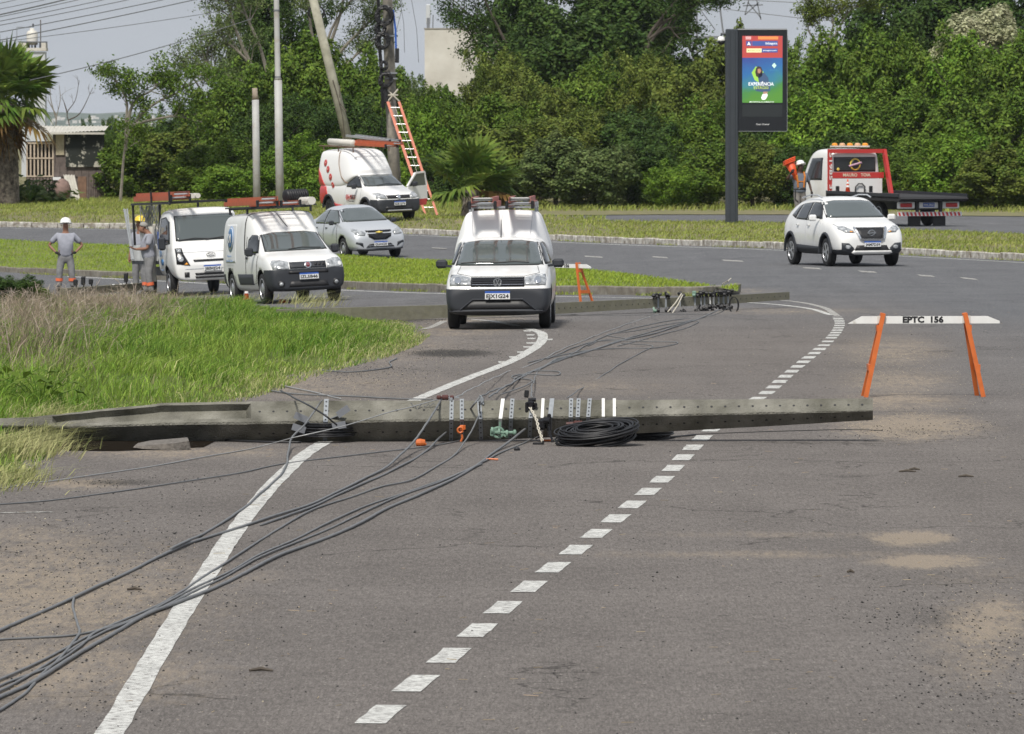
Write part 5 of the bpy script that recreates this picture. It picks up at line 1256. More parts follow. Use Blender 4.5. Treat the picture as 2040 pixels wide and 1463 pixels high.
for V_ in 'R':
    glass_patch('side_window', bv, [(-.12, 1.08), (-.12, 1.48), (.34, 1.46), (.84, 1.11)], V_, v, M['darkglass']); glass_patch('side_window', bv, [(-1.0, 1.10), (-.86, 1.44), (-.20, 1.48), (-.20, 1.08)], V_, v, M['darkglass']); glass_patch('side_window', bv, [(-1.45, 1.18), (-1.22, 1.36), (-.95, 1.43), (-1.08, 1.12)], V_, v, M['darkglass'])
for s in (1, -1):
    f_ = (lambda pl: pl) if s == 1 else mir
    proj('headlight', bv, f_([(.40, .79), (.42, .845), (.60, .94), (.76, .985), (.74, .87), (.62, .80)]), 'F', M['lamp'], v, off=.012)
    proj('turn_signal', bv, f_([(.43, .80), (.44, .82), (.50, .83), (.51, .80)]), 'F', M['amber'], v, off=.018)
    proj('bumper_wing', bv, f_([(.46, .36), (.44, .44), (.56, .55), (.72, .56), (.72, .38)]), 'F', M['darkplastic'], v, off=.012)
    proj('fog_lamp', bv, f_(disc((.58, .46), .045, sx=1.4)), 'F', M['lamp'], v, off=.022, grid=.04)
proj('grille', bv, [(-.35, .90), (.35, .90), (.25, .66), (-.25, .66)], 'F', M['ink'], v, off=.012, grid=.07)
seam('grille_surround', bv, [(-.39, .91), (-.28, .655), (-.2, .63), (.2, .63), (.28, .655), (.39, .91)], 'F', M['chrome'], v, .06, .022)
seam('grille_bar', bv, [(-.36, .905), (.36, .905)], 'F', M['chrome'], v, .014, .02)
p_ = proj_pt(bv, (0, .79), 'F', .05)[0]; mb = MB(); mb.tube([(p_.x, math.cos(a) * .075, .79 + math.sin(a) * .062) for a in [2 * math.pi * k / 24 for k in range(25)]], .009, 6, caps=False); mb.box((p_.x + .004, 0, .79), (.012, .20, .035)); bo = mb.build('badge', M['chrome'], v)
text_mesh('NISSAN', .032, M['ink'], 'badge_letters', bo, frame((0, 1, 0), (0, 0, 1), (p_.x + .012, 0, .79)), width=.17)
proj('lower_intake', bv, [(-.44, .36), (-.36, .50), (.36, .50), (.44, .36)], 'F', M['ink'], v, off=.010)
proj('skid_plate', bv, [(-.50, .33), (-.46, .375), (.46, .375), (.50, .33), (.42, .30), (-.42, .30)], 'F', M['white'], v, off=.022)
numberplate(v, bv, 'JAM7D59', 0, .53, off=.04)
mirror(v, .72, .87, 1.13, M['white'], .19, .15)
for pl in ([(-.16, .45), (-.16, 1.05)], [(.86, 1.05), (.92, .68), (.86, .45), (-.95, .45)], [(-1.02, 1.08), (-.90, .74)]): seam('door_seam', bv, pl, 'R', M['silver'], v, .008)
for x, r_ in ((1.30, .335), (-1.32, .335)):
    mb = MB(); pts = [(x + math.cos(a) * (r_ + .085), -.865, r_ + .02 + math.sin(a) * (r_ + .085)) for a in [math.pi * k / 14 * 1.06 - .1 for k in range(15)]]; mb.tube(pts, .035, 6); mb.build('wheel_arch_trim', M['darkplastic'], v)
proj('sill_trim', bv, [(-.92, .36), (-.90, .50), (.86, .46), (.88, .36)], 'R', M['darkplastic'], v, off=.012)
for s in (-1, 1): MB().tube([(-1.2, s * .60, 1.58), (-.6, s * .61, 1.655), (.0, s * .61, 1.655), (.3, s * .60, 1.60)], .016, 6).build('roof_rail', M['silver'], v)
for x in (.0, -.82): proj('door_handle', bv, [(x, .94), (x, .97), (x + .13, .97), (x + .13, .94)], 'R', M['white'], v, off=.03)

# ================================================================ white and red pickup van with open door (behind)
ST = [(-2.22, .48, .85, 1.02, .68, .72, .66), (-2.14, .32, .95, 1.12, .78, .80, .76), (-1.3, .28, .98, 1.15, .80, .82, .78), (-.30, .28, .98, 1.15, .80, .82, .78), (-.18, .28, .98, 1.46, .80, .82, .62), (.1, .28, .98, 1.53, .80, .82, .61), (.42, .28, .98, 1.50, .80, .82, .61), (.55, .28, .98, 1.45, .80, .82, .61),
      (1.18, .28, .98, 1.10, .80, .82, .68), (1.30, .28, .96, 1.06, .80, .82, .69), (1.85, .28, .88, .96, .79, .81, .66), (2.08, .28, .76, .86, .77, .78, .62), (2.17, .30, .64, .75, .70, .72, .55), (2.20, .34, .56, .66, .60, .62, .45)]
v, b, bv = vehicle('telecom_pickup', 'white and red pickup with its door open beside the utility pole', 'pickup', ST, 1.38, -1.35, .33, 1.42, M['white'], style='black')
place_vehicle(v, (814, 437), 1, 27, 1.38, 1.42, hf=hB)
carve(b, 'front_bumper', M['darkplastic'], [((1.72, 0, 0), (1, 0, 0)), ((0, 0, .72), (0, 0, 1))], lambda c: c.x > 1.72 and c.z < .72, v)
glass_patch('windscreen', bv, [(-.65, 1.12), (-.55, 1.45), (.55, 1.45), (.65, 1.12)], 'F', v)
glass_patch('side_window', bv, [(-.06, 1.08), (-.02, 1.44), (.48, 1.42), (.98, 1.08)], 'R', v, M['darkglass'])
for s in (1, -1):
    f_ = (lambda pl: pl) if s == 1 else mir
    proj('headlight', bv, f_([(.42, .74), (.44, .86), (.60, .93), (.74, .91), (.74, .76)]), 'F', M['lamp'], v, off=.012)
    for x in (1.38, -1.35): 
        mb = MB(); mb.tube([(x + math.cos(a) * .42, s * .815, .35 + math.sin(a) * .42) for a in [math.pi * k / 12 for k in range(13)]], .045, 6); mb.build('wheel_arch_trim', M['darkplastic'], v)
proj('grille', bv, [(-.40, .75), (-.42, .85), (.42, .85), (.40, .75)], 'F', M['ink'], v, off=.012); proj('badge', bv, disc((0, .80), .06), 'F', M['chrome'], v, off=.025, grid=.03)
proj('lower_grille', bv, [(-.50, .40), (-.46, .50), (.46, .50), (.50, .40)], 'F', M['ink'], v, off=.012); seam('bumper_strip', bv, [(-.42, .37), (.42, .37)], 'F', M['alu'], v, .05, .02)
numberplate(v, bv, 'IZE1J70', 0, .60); mb = MB(); mb.box((.80, -.93, 1.12), (.10, .18, .16), bev=.035); mb.build('side_mirror', M['darkplastic'], v)
wiper(bv, v, [(-.30, 1.13), (.1, 1.17), (.50, 1.14)])
CN = [(-2.26, 1.05, 1.6, 2.10, .72, .72, .62), (-2.18, .98, 1.6, 2.20, .80, .80, .68), (-1.0, .96, 1.6, 2.24, .82, .81, .68), (-.45, .98, 1.6, 2.24, .81, .80, .66), (-.10, 1.12, 1.6, 2.16, .80, .77, .62), (.22, 1.30, 1.56, 1.86, .74, .70, .58), (.48, 1.44, 1.50, 1.58, .6, .60, .54)]
cm_ = loft_mesh(CN, 2, .03); cb = link('canopy', cm_, M['canopy'], v, True); bc = bvh_of(cm_); bb = bvh_of(cm_, b.data)
seam('cable', bc, [(-.05, 1.20), (-.35, 1.40), (-.60, 1.8), (-.72, 2.20)], 'R', mat('brown_cable', (.22, .14, .09), .7), cb, .03, .02)
proj('red_panel', bc, [(-2.24, 1.05), (-2.26, 1.66), (-1.95, 1.45), (-1.62, 1.05)], 'R', M['red'], v, off=.012)
proj('red_panel', bv, [(-2.20, .50), (-2.20, 1.04), (-1.55, 1.04), (-1.42, .78), (-.90, .52), (.6, .42), (.6, .36), (-.9, .36), (-.92, .42), (-1.35, .80), (-1.85, .45)], 'R', M['red'], v, off=.012)
for (x, z, r_) in ((-1.62, 1.80, .11), (-1.38, 1.60, .11), (-1.16, 1.36, .11), (-1.02, 1.10, .10)):
    q = proj('red_dot', bb, disc((x, z), r_), 'R', M['red'], v, off=.014, thick=.006, grid=.05); proj('dot_sign', bb, disc((x, z), r_ * .35), 'R', mat('dot_pink', (.6, .25, .22), .5), q, off=.022, thick=.004, grid=.05)
side_text(v, bv, '@lyNET', .35, .76, .20, M['redlens'], .66); side_text(v, bv, 'Telecom', .40, .63, .06, M['darkplastic'], .4); side_text(v, bv, 'NET', .56, .76, .20, M['ink'], .32, off=.036)
seam('door_seam', bv, [(-.12, 1.05), (-.12, .50), (.80, .48), (1.02, .7), (1.06, 1.05)], 'R', M['silver'], v, .01)
# open door
dr = empty('open_door'); dr.parent = v; dr.location = (1.02, .84, 0); dr.rotation_euler = (0, 0, R(-62)); dr['label'] = 'driver door swung wide open'
mb = MB(); mb.prism([(0, .50), (-.05, 1.05), (-1.08, 1.05), (-1.10, .60), (-1.0, .50)], -.04, .03, 'xz'); mb.build('door_skin', M['white'], dr)
mb = MB()
for a, c in (((-.05, 1.05), (-.50, 1.46)), ((-.50, 1.46), (-.98, 1.48)), ((-.98, 1.48), (-1.08, 1.05))): mb.bar((a[0], -.005, a[1]), (c[0], -.005, c[1]), .05, .07, (0, 1, 0))
mb.build('window_frame', M['white'], dr); MB().prism([(-.08, 1.05), (-.50, 1.45), (-.97, 1.47), (-1.06, 1.05)], -.008, .008, 'xz').build('door_glass', M['glass'], dr)
MB().prism([(-.02, .42), (-.02, .62), (-1.09, .62), (-1.02, .42)], -.045, .035, 'xz').build('red_panel', M['red'], dr); MB().box((-.30, .12, 1.13), (.20, .14, .16), bev=.04).build('side_mirror', M['darkplastic'], dr)
# roof load
mb = MB()
for s in (-1, 1): mb.bar((-2.3, s * .66, 2.34), (.35, s * .66, 2.34), .03, .03)
for x in (-2.0, -.9, .2): mb.bar((x, -.66, 2.34), (x, .66, 2.34), .03, .03); mb.bar((x, -.64, 2.18), (x, -.64, 2.36), .03, .03, (1, 0, 0)); mb.bar((x, .64, 2.18), (x, .64, 2.36), .03, .03, (1, 0, 0))
mb.build('roof_rack', mat('rusty_rack', (.16, .10, .07), .8), v); bpy.context.view_layer.update()
ladder(on(v, .55, -.25, 2.44, (0, 0, 0)), 3.4, .42, 'orange ladder overhanging the front of the tall canopy', M['fiber'], 11, group='ladders on the tall canopy', offx=.5)
ladder(on(v, -.1, .22, 2.60, (0, .03, 0)), 3.3, .36, 'aluminium ladder on top of the orange one on the tall canopy', M['alu'], 11, double=False, rail_h=.07, group='ladders on the tall canopy')
o = MB().tube([(-.9, 0, 0), (-.86, 0, 0), (.86, 0, 0), (.9, 0, 0)], [.06, .11, .11, .06], 16).build('white_tube', M['offwhite'], smooth=True); o.matrix_world = on(v, -.95, -.50, 2.47); tag(o, 'white capped tube strapped on the tall canopy', 'tube')

# ================================================================ cab-over flatbed truck
ST = [(.70, .45, 1.15, 1.90, .80, .84, .74), (.74, .42, 1.15, 1.97, .82, .86, .77), (1.6, .42, 1.12, 1.99, .82, .87, .77), (1.86, .42, 1.12, 1.98, .82, .87, .77), (1.96, .42, 1.12, 1.93, .82, .87, .77), (2.36, .36, 1.10, 1.24, .82, .86, .78), (2.44, .36, 1.05, 1.16, .82, .86, .78), (2.62, .34, .85, .95, .80, .84, .74), (2.69, .34, .66, .78, .78, .80, .70), (2.73, .38, .58, .68, .68, .70, .58)]
v, b, bv = vehicle('flatbed_truck', 'white cab-over flatbed truck with ladder rack, partly behind the high-roof van', 'truck', ST, 1.72, -9.0, .32, 1.48, M['white'])
place_vehicle(v, (345, 591), -1, 14, 1.72, 1.48, wb=2.6)
for o in [c for c in v.children if c.name.startswith('wheel') and c.location.x < -5]: o.location.x = -.9
glass_patch('windscreen', bv, [(-.71, 1.27), (-.66, 1.83), (.66, 1.83), (.71, 1.27)], 'F', v); glass_patch('side_window', bv, [(.98, 1.16), (1.02, 1.78), (1.55, 1.80), (1.95, 1.70), (2.16, 1.22)], 'R', v, M['darkglass'])
for s in (1, -1):
    f_ = (lambda pl: pl) if s == 1 else mir
    proj('headlight', bv, f_([(.50, .70), (.62, .96), (.64, 1.10), (.79, 1.10), (.80, .74)]), 'F', M['blackgloss'], v, off=.012); proj('lamp_lens', bv, f_(disc((.70, .85), .065)), 'F', M['lamp'], v, off=.022, grid=.04); proj('lamp_lens', bv, f_([(.66, 1.0), (.67, 1.08), (.77, 1.08), (.77, 1.0)]), 'F', M['lamp'], v, off=.022); proj('turn_signal', bv, f_([(.53, .715), (.58, .77), (.64, .72)]), 'F', M['amber'], v, off=.02)
    proj('fog_lamp', bv, f_([(.53, .44), (.53, .55), (.64, .55), (.64, .44)]), 'F', M['ink'], v, off=.012)
for z in (.80,): proj('grille_slot', bv, [(-.40, z - .02), (-.42, z + .025), (.42, z + .025), (.40, z - .02)], 'F', M['ink'], v, off=.012)
for z in (.50, .425): proj('bumper_slot', bv, [(-.38, z - .025), (-.40, z + .025), (.40, z + .025), (.38, z - .025)], 'F', M['ink'], v, off=.012)
for z in (.62, 1.0): seam('panel_seam', bv, [(-.62, z), (.62, z)], 'F', M['silver'], v, .01)
p_ = proj_pt(bv, (0, .93), 'F', .04)[0]; mb = MB(); mb.tube([(p_.x, math.cos(a) * .10, .93 + math.sin(a) * .045) for a in [2 * math.pi * k / 24 for k in range(25)]], .006, 6, caps=False); bo = mb.build('badge', M['ink'], v); text_mesh('KIA', .05, M['ink'], 'badge_letters', bo, frame((0, 1, 0), (0, 0, 1), p_), width=.12)
numberplate(v, bv, 'JBB0J24', .0, .63); wiper(bv, v, [(-.68, 1.27), (-.3, 1.31), (.05, 1.28)]); wiper(bv, v, [(-.05, 1.27), (.35, 1.31), (.66, 1.28)])
mb = MB(); mb.box((2.05, -1.0, 1.22), (.10, .17, .30), bev=.04); mb.bar((2.0, -.86, 1.30), (2.05, -.98, 1.28), .03, .03); mb.build('side_mirror', M['darkplastic'], v)
seam('door_seam', bv, [(.92, 1.80), (.90, .60), (1.25, .60)], 'R', M['silver'], v, .012); side_text(v, bv, 'KM', 1.32, .98, .20, M['logoblue'], .24); proj('logo_arc', bv, [(1.16, .80), (1.22, .72), (1.40, .72), (1.46, .80), (1.40, .86), (1.22, .86)], 'R', M['logoblue'], v, off=.01); side_text(v, bv, 'Telecom', 1.30, .62, .05, M['logoblue2'], .34)
# bed
MB().box((-.95, 0, .78), (3.2, 1.72, .08)).build('flatbed_floor', M['darkplastic'], v)
for s in (-1, 1): MB().box((-.95, s * .85, 1.0), (3.15, .03, .36)).build('side_board', M['white'], v)
MB().box((-2.5, 0, 1.0), (.03, 1.70, .36)).build('tail_board', M['white'], v); MB().box((-.4, 0, .55), (3.6, .8, .2)).build('chassis', M['ink'], v)
mb = MB()
for x in (.60, -2.45):
    for s in (-1, 1): mb.bar((x, s * .78, .82), (x + (.28 if x > 0 else 0), s * .78, 2.14), .05, .05, (1, 0, 0))
    mb.bar((x + (.28 if x > 0 else 0), -.80, 2.14), (x + (.28 if x > 0 else 0), .80, 2.14), .05, .05)
for s in (-1, 1): mb.bar((-2.5, s * .80, 2.14), (2.3, s * .80, 2.14), .045, .045)
for x in (0, 2.2): mb.bar((x, -.8, 2.14), (x, .8, 2.14), .04, .04); mb.bar((x, -.8, 2.1), (x, -.8, 2.42), .04, .04, (1, 0, 0))
mb.build('ladder_rack', M['ink'], v)
MB().tube([(.55, -.96, .35), (.55, -.94, 1.62)], .075, 12).build('white_post', M['offwhite'], v)
MB().box((.3, -.55, 1.28), (.35, .35, .42)).build('tool_box', M['blue'], v)
mb = MB(); r_ = random.Random(3)
for k in range(26): mb.tube([(-1.4 + r_.uniform(-.1, .1), -.6 + r_.uniform(-.2, .2), .9), (-1.5 + r_.uniform(-.2, .2), -.6 + r_.uniform(-.25, .25), 1.5), (-1.3 + r_.uniform(-.2, .2), -.6 + r_.uniform(-.25, .25), 2.1)], .012, 4)
mb.build('hanging_ropes', M['wirelight'], v)
bpy.context.view_layer.update()
ladder(on(v, -.05, -.55, 2.26), 4.6, .44, 'long orange ladder lying on the rack of the flatbed truck', M['fiber'], 14, offx=.15, rail_h=.11)
mb = MB(); mb.tube([(-.5, 0, 0), (.5, 0, 0)], .06, 10); mb.tube([(-.5, .13, 0), (.5, .13, 0)], .06, 10); o = mb.build('white_tubes', M['offwhite']); o.matrix_world = on(v, 1.4, -.2, 2.28); tag(o, 'pair of white tubes beside the ladder on the flatbed truck', 'tube')
mb = MB(); r_ = random.Random(5)
for k in range(4): mb.bar((r_.uniform(-.03, .03), r_.uniform(-.03, .03), 0), (-.1 + r_.uniform(-.06, .06), r_.uniform(-.05, .05), 1.3), .03, .012, (1, 0, 0))
o = mb.build('steel_rods', M['galv']); o.matrix_world = on(v, -2.0, -.95, .85, (0, -.35, 0)); tag(o, 'bundle of bright steel profiles leaning out at the rear of the flatbed truck', 'steel profiles')

# ================================================================ tow truck seen from behind
ST = [(-.05, .50, 1.3, 2.28, .88, .94, .84), (0, .45, 1.3, 2.40, .90, .97, .88), (.9, .45, 1.3, 2.46, .90, .98, .86), (1.5, .45, 1.25, 2.36, .90, .98, .84), (1.95, .45, 1.2, 1.55, .90, .96, .84), (2.1, .5, 1.1, 1.3, .85, .9, .78), (2.15, .6, .9, 1.1, .7, .8, .7)]
root = empty('tow_truck', (0, 0, 0), 0, 'white and red flatbed tow truck with amber beacons seen from behind', 'tow truck'); v = root
me = loft_mesh(ST, 2, .04); link('cab', me, M['white'], v, True); bv = bvh_of(me)
th = R(-25); f = Vector((math.sin(th), math.cos(th), 0)); pos = AT(1858, 452, 207); pos.z = .10
m = frame(f, Vector((-f.y, f.x, 0)), pos + f * 5.3); v.matrix_world = m
glass_patch('rear_window', bv, [(-.74, 1.72), (-.74, 2.18), (.74, 2.18), (.74, 1.72)], 'B', v, M['darkglass']); glass_patch('side_window', bv, [(.45, 1.45), (.50, 2.15), (1.25, 2.12), (1.62, 1.45)], 'L', v, M['darkglass'])
proj('rear_emblem', bv, disc((-.0, 1.95), .20), 'B', M['yellow'], v, off=.022, thick=.004, grid=.06); proj('emblem_disc', bv, disc((0, 1.95), .15), 'B', M['ink'], v, off=.028, thick=.004, grid=.06); proj('emblem_band', bv, [(-.25, 1.98), (-.22, 2.04), (.25, 1.92), (.22, 1.86)], 'B', M['pink'], v, off=.034, thick=.004); proj('sticker', bv, disc((.62, 1.79), .05), 'B', M['yellow'], v, off=.022, thick=.004, grid=.04)
mb = MB(); x0 = -.16
mb.box((x0, 0, 2.38), (.12, 2.06, .13)); mb.box((x0, 0, 1.60), (.10, 1.96, .19)); mb.build('red_crossbeam', M['red'], v)
for s in (-1, 1):
    mb = MB()
    if s > 0: mb.bar((x0, s * .98, .90), (x0, s * .98, 2.42), .12, .10, (1, 0, 0))
    else: mb.bar((x0 - .02, s * 1.0, 2.42), (x0 - .45, s * 1.04, .95), .16, .10, (0, 1, 0))
    mb.build('red_upright', M['red'], v)
text_mesh('MAURO   TOIA', .15, mat('cream_lettering', (.72, .66, .50), .6), 'lettering', v, frame((0, -1, 0), (0, 0, 1), (x0 - .055, .02, 1.60)), width=1.0)
t_ = text_mesh('51985 33', .15, mat('side_lettering', (.75, .73, .70), .6), 'lettering', v, frame((0, 0, -1), (0, -1, 0), (x0 - .065, .98, 1.65)), width=1.35)
MB().box((x0 - .02, 0, 1.20), (.05, 1.84, .58)).build('rear_panel', M['white'], v)
for y in (.72, -.50): MB().box((x0 - .05, y, 1.15), (.04, .13, .20), bev=.015).build('rear_lamp', M['ink'], v)
MB().tube([(x0 - .06, .08, 1.05), (x0 - .10, .08, 1.22), (x0 - .10, -.02, 1.32), (x0 - .10, -.16, 1.32), (x0 - .10, -.26, 1.22), (x0 - .06, -.26, 1.05)], .022, 8).build('hose', M['ink'], v)
lb = MB().box((.3, 0, 2.53), (.30, 1.30, .05)).build('beacon_bar', M['offwhite'], v)
for i, y in enumerate((-.56, -.28, 0, .28, .56)): MB().lathe([(.10, 0), (.10, .04), (.07, .08), (.01, .09)], 14, 'z', (.3, y, 2.555)).build('beacon', M['amber'] if i % 2 == 0 else mat('pale_amber', (.62, .38, .22), .3), lb)
# bed
mb = MB(); mb.prism([(-.35, 1.02), (-5.3, .95), (-5.45, .88), (-5.3, .80), (-.35, .86)], -1.22, 1.22, 'xz'); mb.build('bed', mat('dark_bed', (.02, .02, .022), .9), v)
for s in (-1, 1): MB().bar((-.4, s * 1.22, 1.06), (-5.3, s * 1.22, .99), .06, .10).build('bed_rail', M['darkplastic'], v)
MB().box((-2.6, 0, .66), (4.6, .9, .28)).build('chassis', M['ink'], v)
for s in (-1, 1):
    MB().box((-5.0, s * .80, .68), (.08, .62, .22), bev=.02).build('lamp_housing', M['white'], v); q = MB().box((-5.06, s * .82, .68), (.04, .42, .13), bev=.02).build('tail_lamp', M['redlens'], v)
    MB().bar((-5.05, s * .42, .45), (-5.05, s * .42, .90), .10, .06, (1, 0, 0)).build('bracket', M['ink'], v)
bx = MB().box((-5.0, 0, .68), (.06, .70, .20), bev=.02).build('plate_holder', M['white'], v); MB().box((-5.045, 0, .69), (.015, .40, .13)).build('number_plate', [M['plateblue']], v); text_mesh('IWL3A65', .10, M['plate'], 'lettering', v, frame((0, -1, 0), (0, 0, 1), (-5.056, 0, .685)), width=.36)
sb = MB().box((-5.10, 0, .40), (.06, 2.30, .13)).build('striped_bar', M['plate'], v)
for k in range(16):
    y = -1.10 + k * .143; MB().prism([(y, .342), (y + .07, .342), (y + .11, .458), (y + .04, .458)], -5.138, -5.130, 'yz').build('stripe', M['bandred'], sb)
MB().box((-4.9, -.45, .20), (.03, .45, .35)).build('mud_flap', M['ink'], v); MB().box((-4.9, .45, .20), (.03, .45, .35)).build('mud_flap', M['ink'], v)
for x in (1.2, -3.4):
    for s in (-1, 1): wheel(v, x, s * .85, .38, style='steel')
bpy.context.view_layer.update()
# ---------------------------------------------------------------- fallen concrete pole across the road
def hrot(o, **k): return o
POLEY = 66.8
root = empty('fallen_pole', AT(900, 842, POLEY), 0, 'mossy concrete utility pole lying across the road in the foreground', 'utility pole')
ORG = root.location.copy()
def sec(px, top, ridge, bot, rec=0.0, Yd=POLEY):
    """cross-section at photo column px: the pole lies on an edge, so the section is a diamond"""
    T_ = AT(px, top, Yd); Rg = AT(px, ridge, Yd - abs(T_.z - AT(px, ridge, Yd).z) * 1.0); B_ = AT(px, bot, Yd + .02)
    K = T_ + (B_ - Rg)                      # hidden back corner
    return T_, Rg, B_, K, rec
secs = [sec(-140, 838, 850, 880, 0), sec(60, 830, 848, 868, 0), sec(104, 825, 850, 874, 0), sec(112, 825, 851, 876, .055), sec(200, 814, 850, 882, .055), sec(310, 803, 846, 888, .055), sec(320, 801, 845, 888, .055), sec(490, 798, 843, 887, .055),
        sec(500, 797, 843, 887, 0), sec(700, 796, 840, 886, 0), sec(900, 796, 836, 882, 0), sec(1100, 795, 832, 874, 0), sec(1300, 795, 828, 864, 0), sec(1500, 794, 824, 853, 0), sec(1739, 793, 819, 838, 0)]
V = []; F = []
for T_, Rg, B_, K, rec in secs:
    a = T_.lerp(Rg, .16); b = T_.lerp(Rg, .80); nrm = (Rg - T_).normalized().cross(Vector((1, 0, 0))).normalized()
    if nrm.dot(Vector((0, -1, 1))) < 0: nrm = -nrm
    a2 = T_.lerp(Rg, .19) - nrm * rec * 1.5; b2 = T_.lerp(Rg, .60) - nrm * rec * 1.5
    ch = .06
    ring = [T_.lerp(K, ch), T_.lerp(Rg, ch), a, a2, b2, b, Rg.lerp(T_, ch), Rg.lerp(B_, ch), B_.lerp(Rg, ch), B_.lerp(K, ch), K.lerp(B_, ch), K.lerp(T_, ch)]
    V += [p - ORG for p in ring]
n = 12
for i in range(len(secs) - 1):
    for k in range(n): F.append((i * n + k, i * n + (k + 1) % n, (i + 1) * n + (k + 1) % n, (i + 1) * n + k))
F.append(tuple(range(n))); F.append(tuple((len(secs) - 1) * n + k for k in range(n)))
me = bpy.data.meshes.new('shaft'); me.from_pydata(V, [], F); bm = bmesh.new(); bm.from_mesh(me)
bmesh.ops.recalc_face_normals(bm, faces=bm.faces); bmesh.ops.subdivide_edges(bm, edges=[e for e in bm.edges if e.calc_length() > .3], cuts=3, use_grid_fill=True)
for v_ in bm.verts: v_.co += Vector((0, rnd.uniform(-.003, .003), rnd.uniform(-.003, .003)))
bm.to_mesh(me); bm.free(); link('shaft', me, M['concrete'], root)
def psec(px):
    for i in range(len(secs) - 1):
        xa = (secs[i][0].x * FPX / secs[i][0].y) + 1020; xb = (secs[i + 1][0].x * FPX / secs[i + 1][0].y) + 1020
        if xa <= px <= xb + .5:
            t = (px - xa) / (xb - xa); return [secs[i][k].lerp(secs[i + 1][k], t) for k in range(4)]
    return secs[-1][:4]
# bolt holes on both visible faces: too many to be parts of their own, joined
mb = MB()
for k in range(47):
    px_ = 517 + k * 27.3
    if px_ > 1730: break
    T_, Rg, B_, K = psec(px_); 
    for a, b, t in ((T_, Rg, .52), (Rg, B_, .48)):
        c = a.lerp(b, t); u_ = (b - a).normalized(); nn = u_.cross(Vector((1, 0, 0))).normalized()
        if nn.y > 0: nn = -nn
        ring = [c + Vector((1, 0, 0)) * math.cos(q) * .013 + u_ * math.sin(q) * .013 + nn * .003 - ORG for q in [2 * math.pi * j / 8 for j in range(8)]]
        mb.add(ring, [tuple(range(8))])
mb.build('bolt_holes', M['ink'], root)['kind'] = 'stuff'
# steel straps round the pole
def strap(px, lean=0, m='galv', wpx=8, holes=True, low=.9):
    wd = wpx / scale_at(POLEY); T_, Rg, B_, K = psec(px + lean); T2, R2, B2, K2 = psec(px); T3, R3, B3, K3 = psec(px - lean * .5)
    off = .006; X_ = Vector((1, 0, 0))
    o1 = Vector((0, -.7, .7)) * off; o2 = Vector((0, -.7, -.7)) * off
    pts = [T_ + Vector((0, .05, -.03)) + Vector((0, 0, off)), T_ + Vector((0, 0, off)), R2 + Vector((0, -off * 1.4, 0)), R3.lerp(B3, low) + o2]
    V = []; F = []
    for p in pts: V += [p - X_ * wd / 2 - ORG, p + X_ * wd / 2 - ORG]
    for i in range(3): F.append((2 * i, 2 * i + 1, 2 * i + 3, 2 * i + 2))
    mb = MB(); mb.add(V, F); me = mb.mesh('strap'); bm = bmesh.new(); bm.from_mesh(me); bmesh.ops.solidify(bm, geom=bm.faces[:], thickness=.004); bm.to_mesh(me); bm.free()
    o = link('strap', me, M[m], root)
    if holes:
        mb = MB()
        for a, b, n_, oo in ((T_, R2, 5, o1), (R2, R3.lerp(B3, low), 4, o2)):
            u_ = (b - a).normalized(); nn = u_.cross(X_).normalized(); nn = -nn if nn.y > 0 else nn
            for j in range(n_):
                c = a.lerp(b, (j + .6) / n_) + nn * .011; mb.add([c + X_ * math.cos(q) * .009 + u_ * math.sin(q) * .009 - ORG for q in [2 * math.pi * j_ / 8 for j_ in range(8)]], [tuple(range(8))])
        mb.build('strap_holes', M['ink'], o)
    return o
for px, lean, m, wx, hl in [(648, 2, 'galv', 9, 1), (899, 1, 'galv', 8, 1), (920, 0, 'galv', 8, 1), (957, -3, 'galv', 8, 1), (997, 5, 'bandwhite', 7, 0), (1018, 3, 'galv', 8, 1), (1057, 4, 'galv', 8, 1), (1080, 2, 'bandwhite', 6, 0), (1096, 4, 'galv', 9, 0), (1137, 1, 'galv', 8, 1), (1151, 2, 'galv', 8, 1), (1172, 3, 'galv', 8, 1), (1202, 0, 'bandwhite', 6, 0), (1224, 0, 'bandwhite', 6, 0)]:
    strap(px, lean, m, wx, bool(hl))
def loc(px, py, dY=0): return AT(px, py, POLEY + dY) - ORG
# fittings fixed to the pole
mb = MB(); a = loc(878, 792); mb.lathe([(.012, -.09), (.022, -.085), (.022, -.05), (.014, -.045), (.014, -.035), (.028, -.03), (.028, .03), (.014, .035), (.014, .045), (.022, .05), (.022, .085), (.012, .09)], 14, 'x', loc(887, 792) + Vector((0, 0, 0))); mb.build('ceramic_spool', M['brownceram'], root)
mb = MB(); mb.bar(loc(895, 790), loc(903, 803), .03, .03); mb.bar(loc(894, 792), loc(915, 792), .014, .014); mb.box(loc(899, 797), (.04, .05, .06), bev=.01); mb.build('clamp', M['galv'], root)
mb = MB(); mb.box(loc(958, 800, -.03), (.05, .06, .09), bev=.012); mb.lathe([(.03, -.02), (.03, .02)], 12, 'y', loc(958, 797, -.06)); mb.tube([loc(955, 788), loc(960, 792), loc(963, 806, -.08)], .009, 5); mb.build('clamp', M['galv'], root)
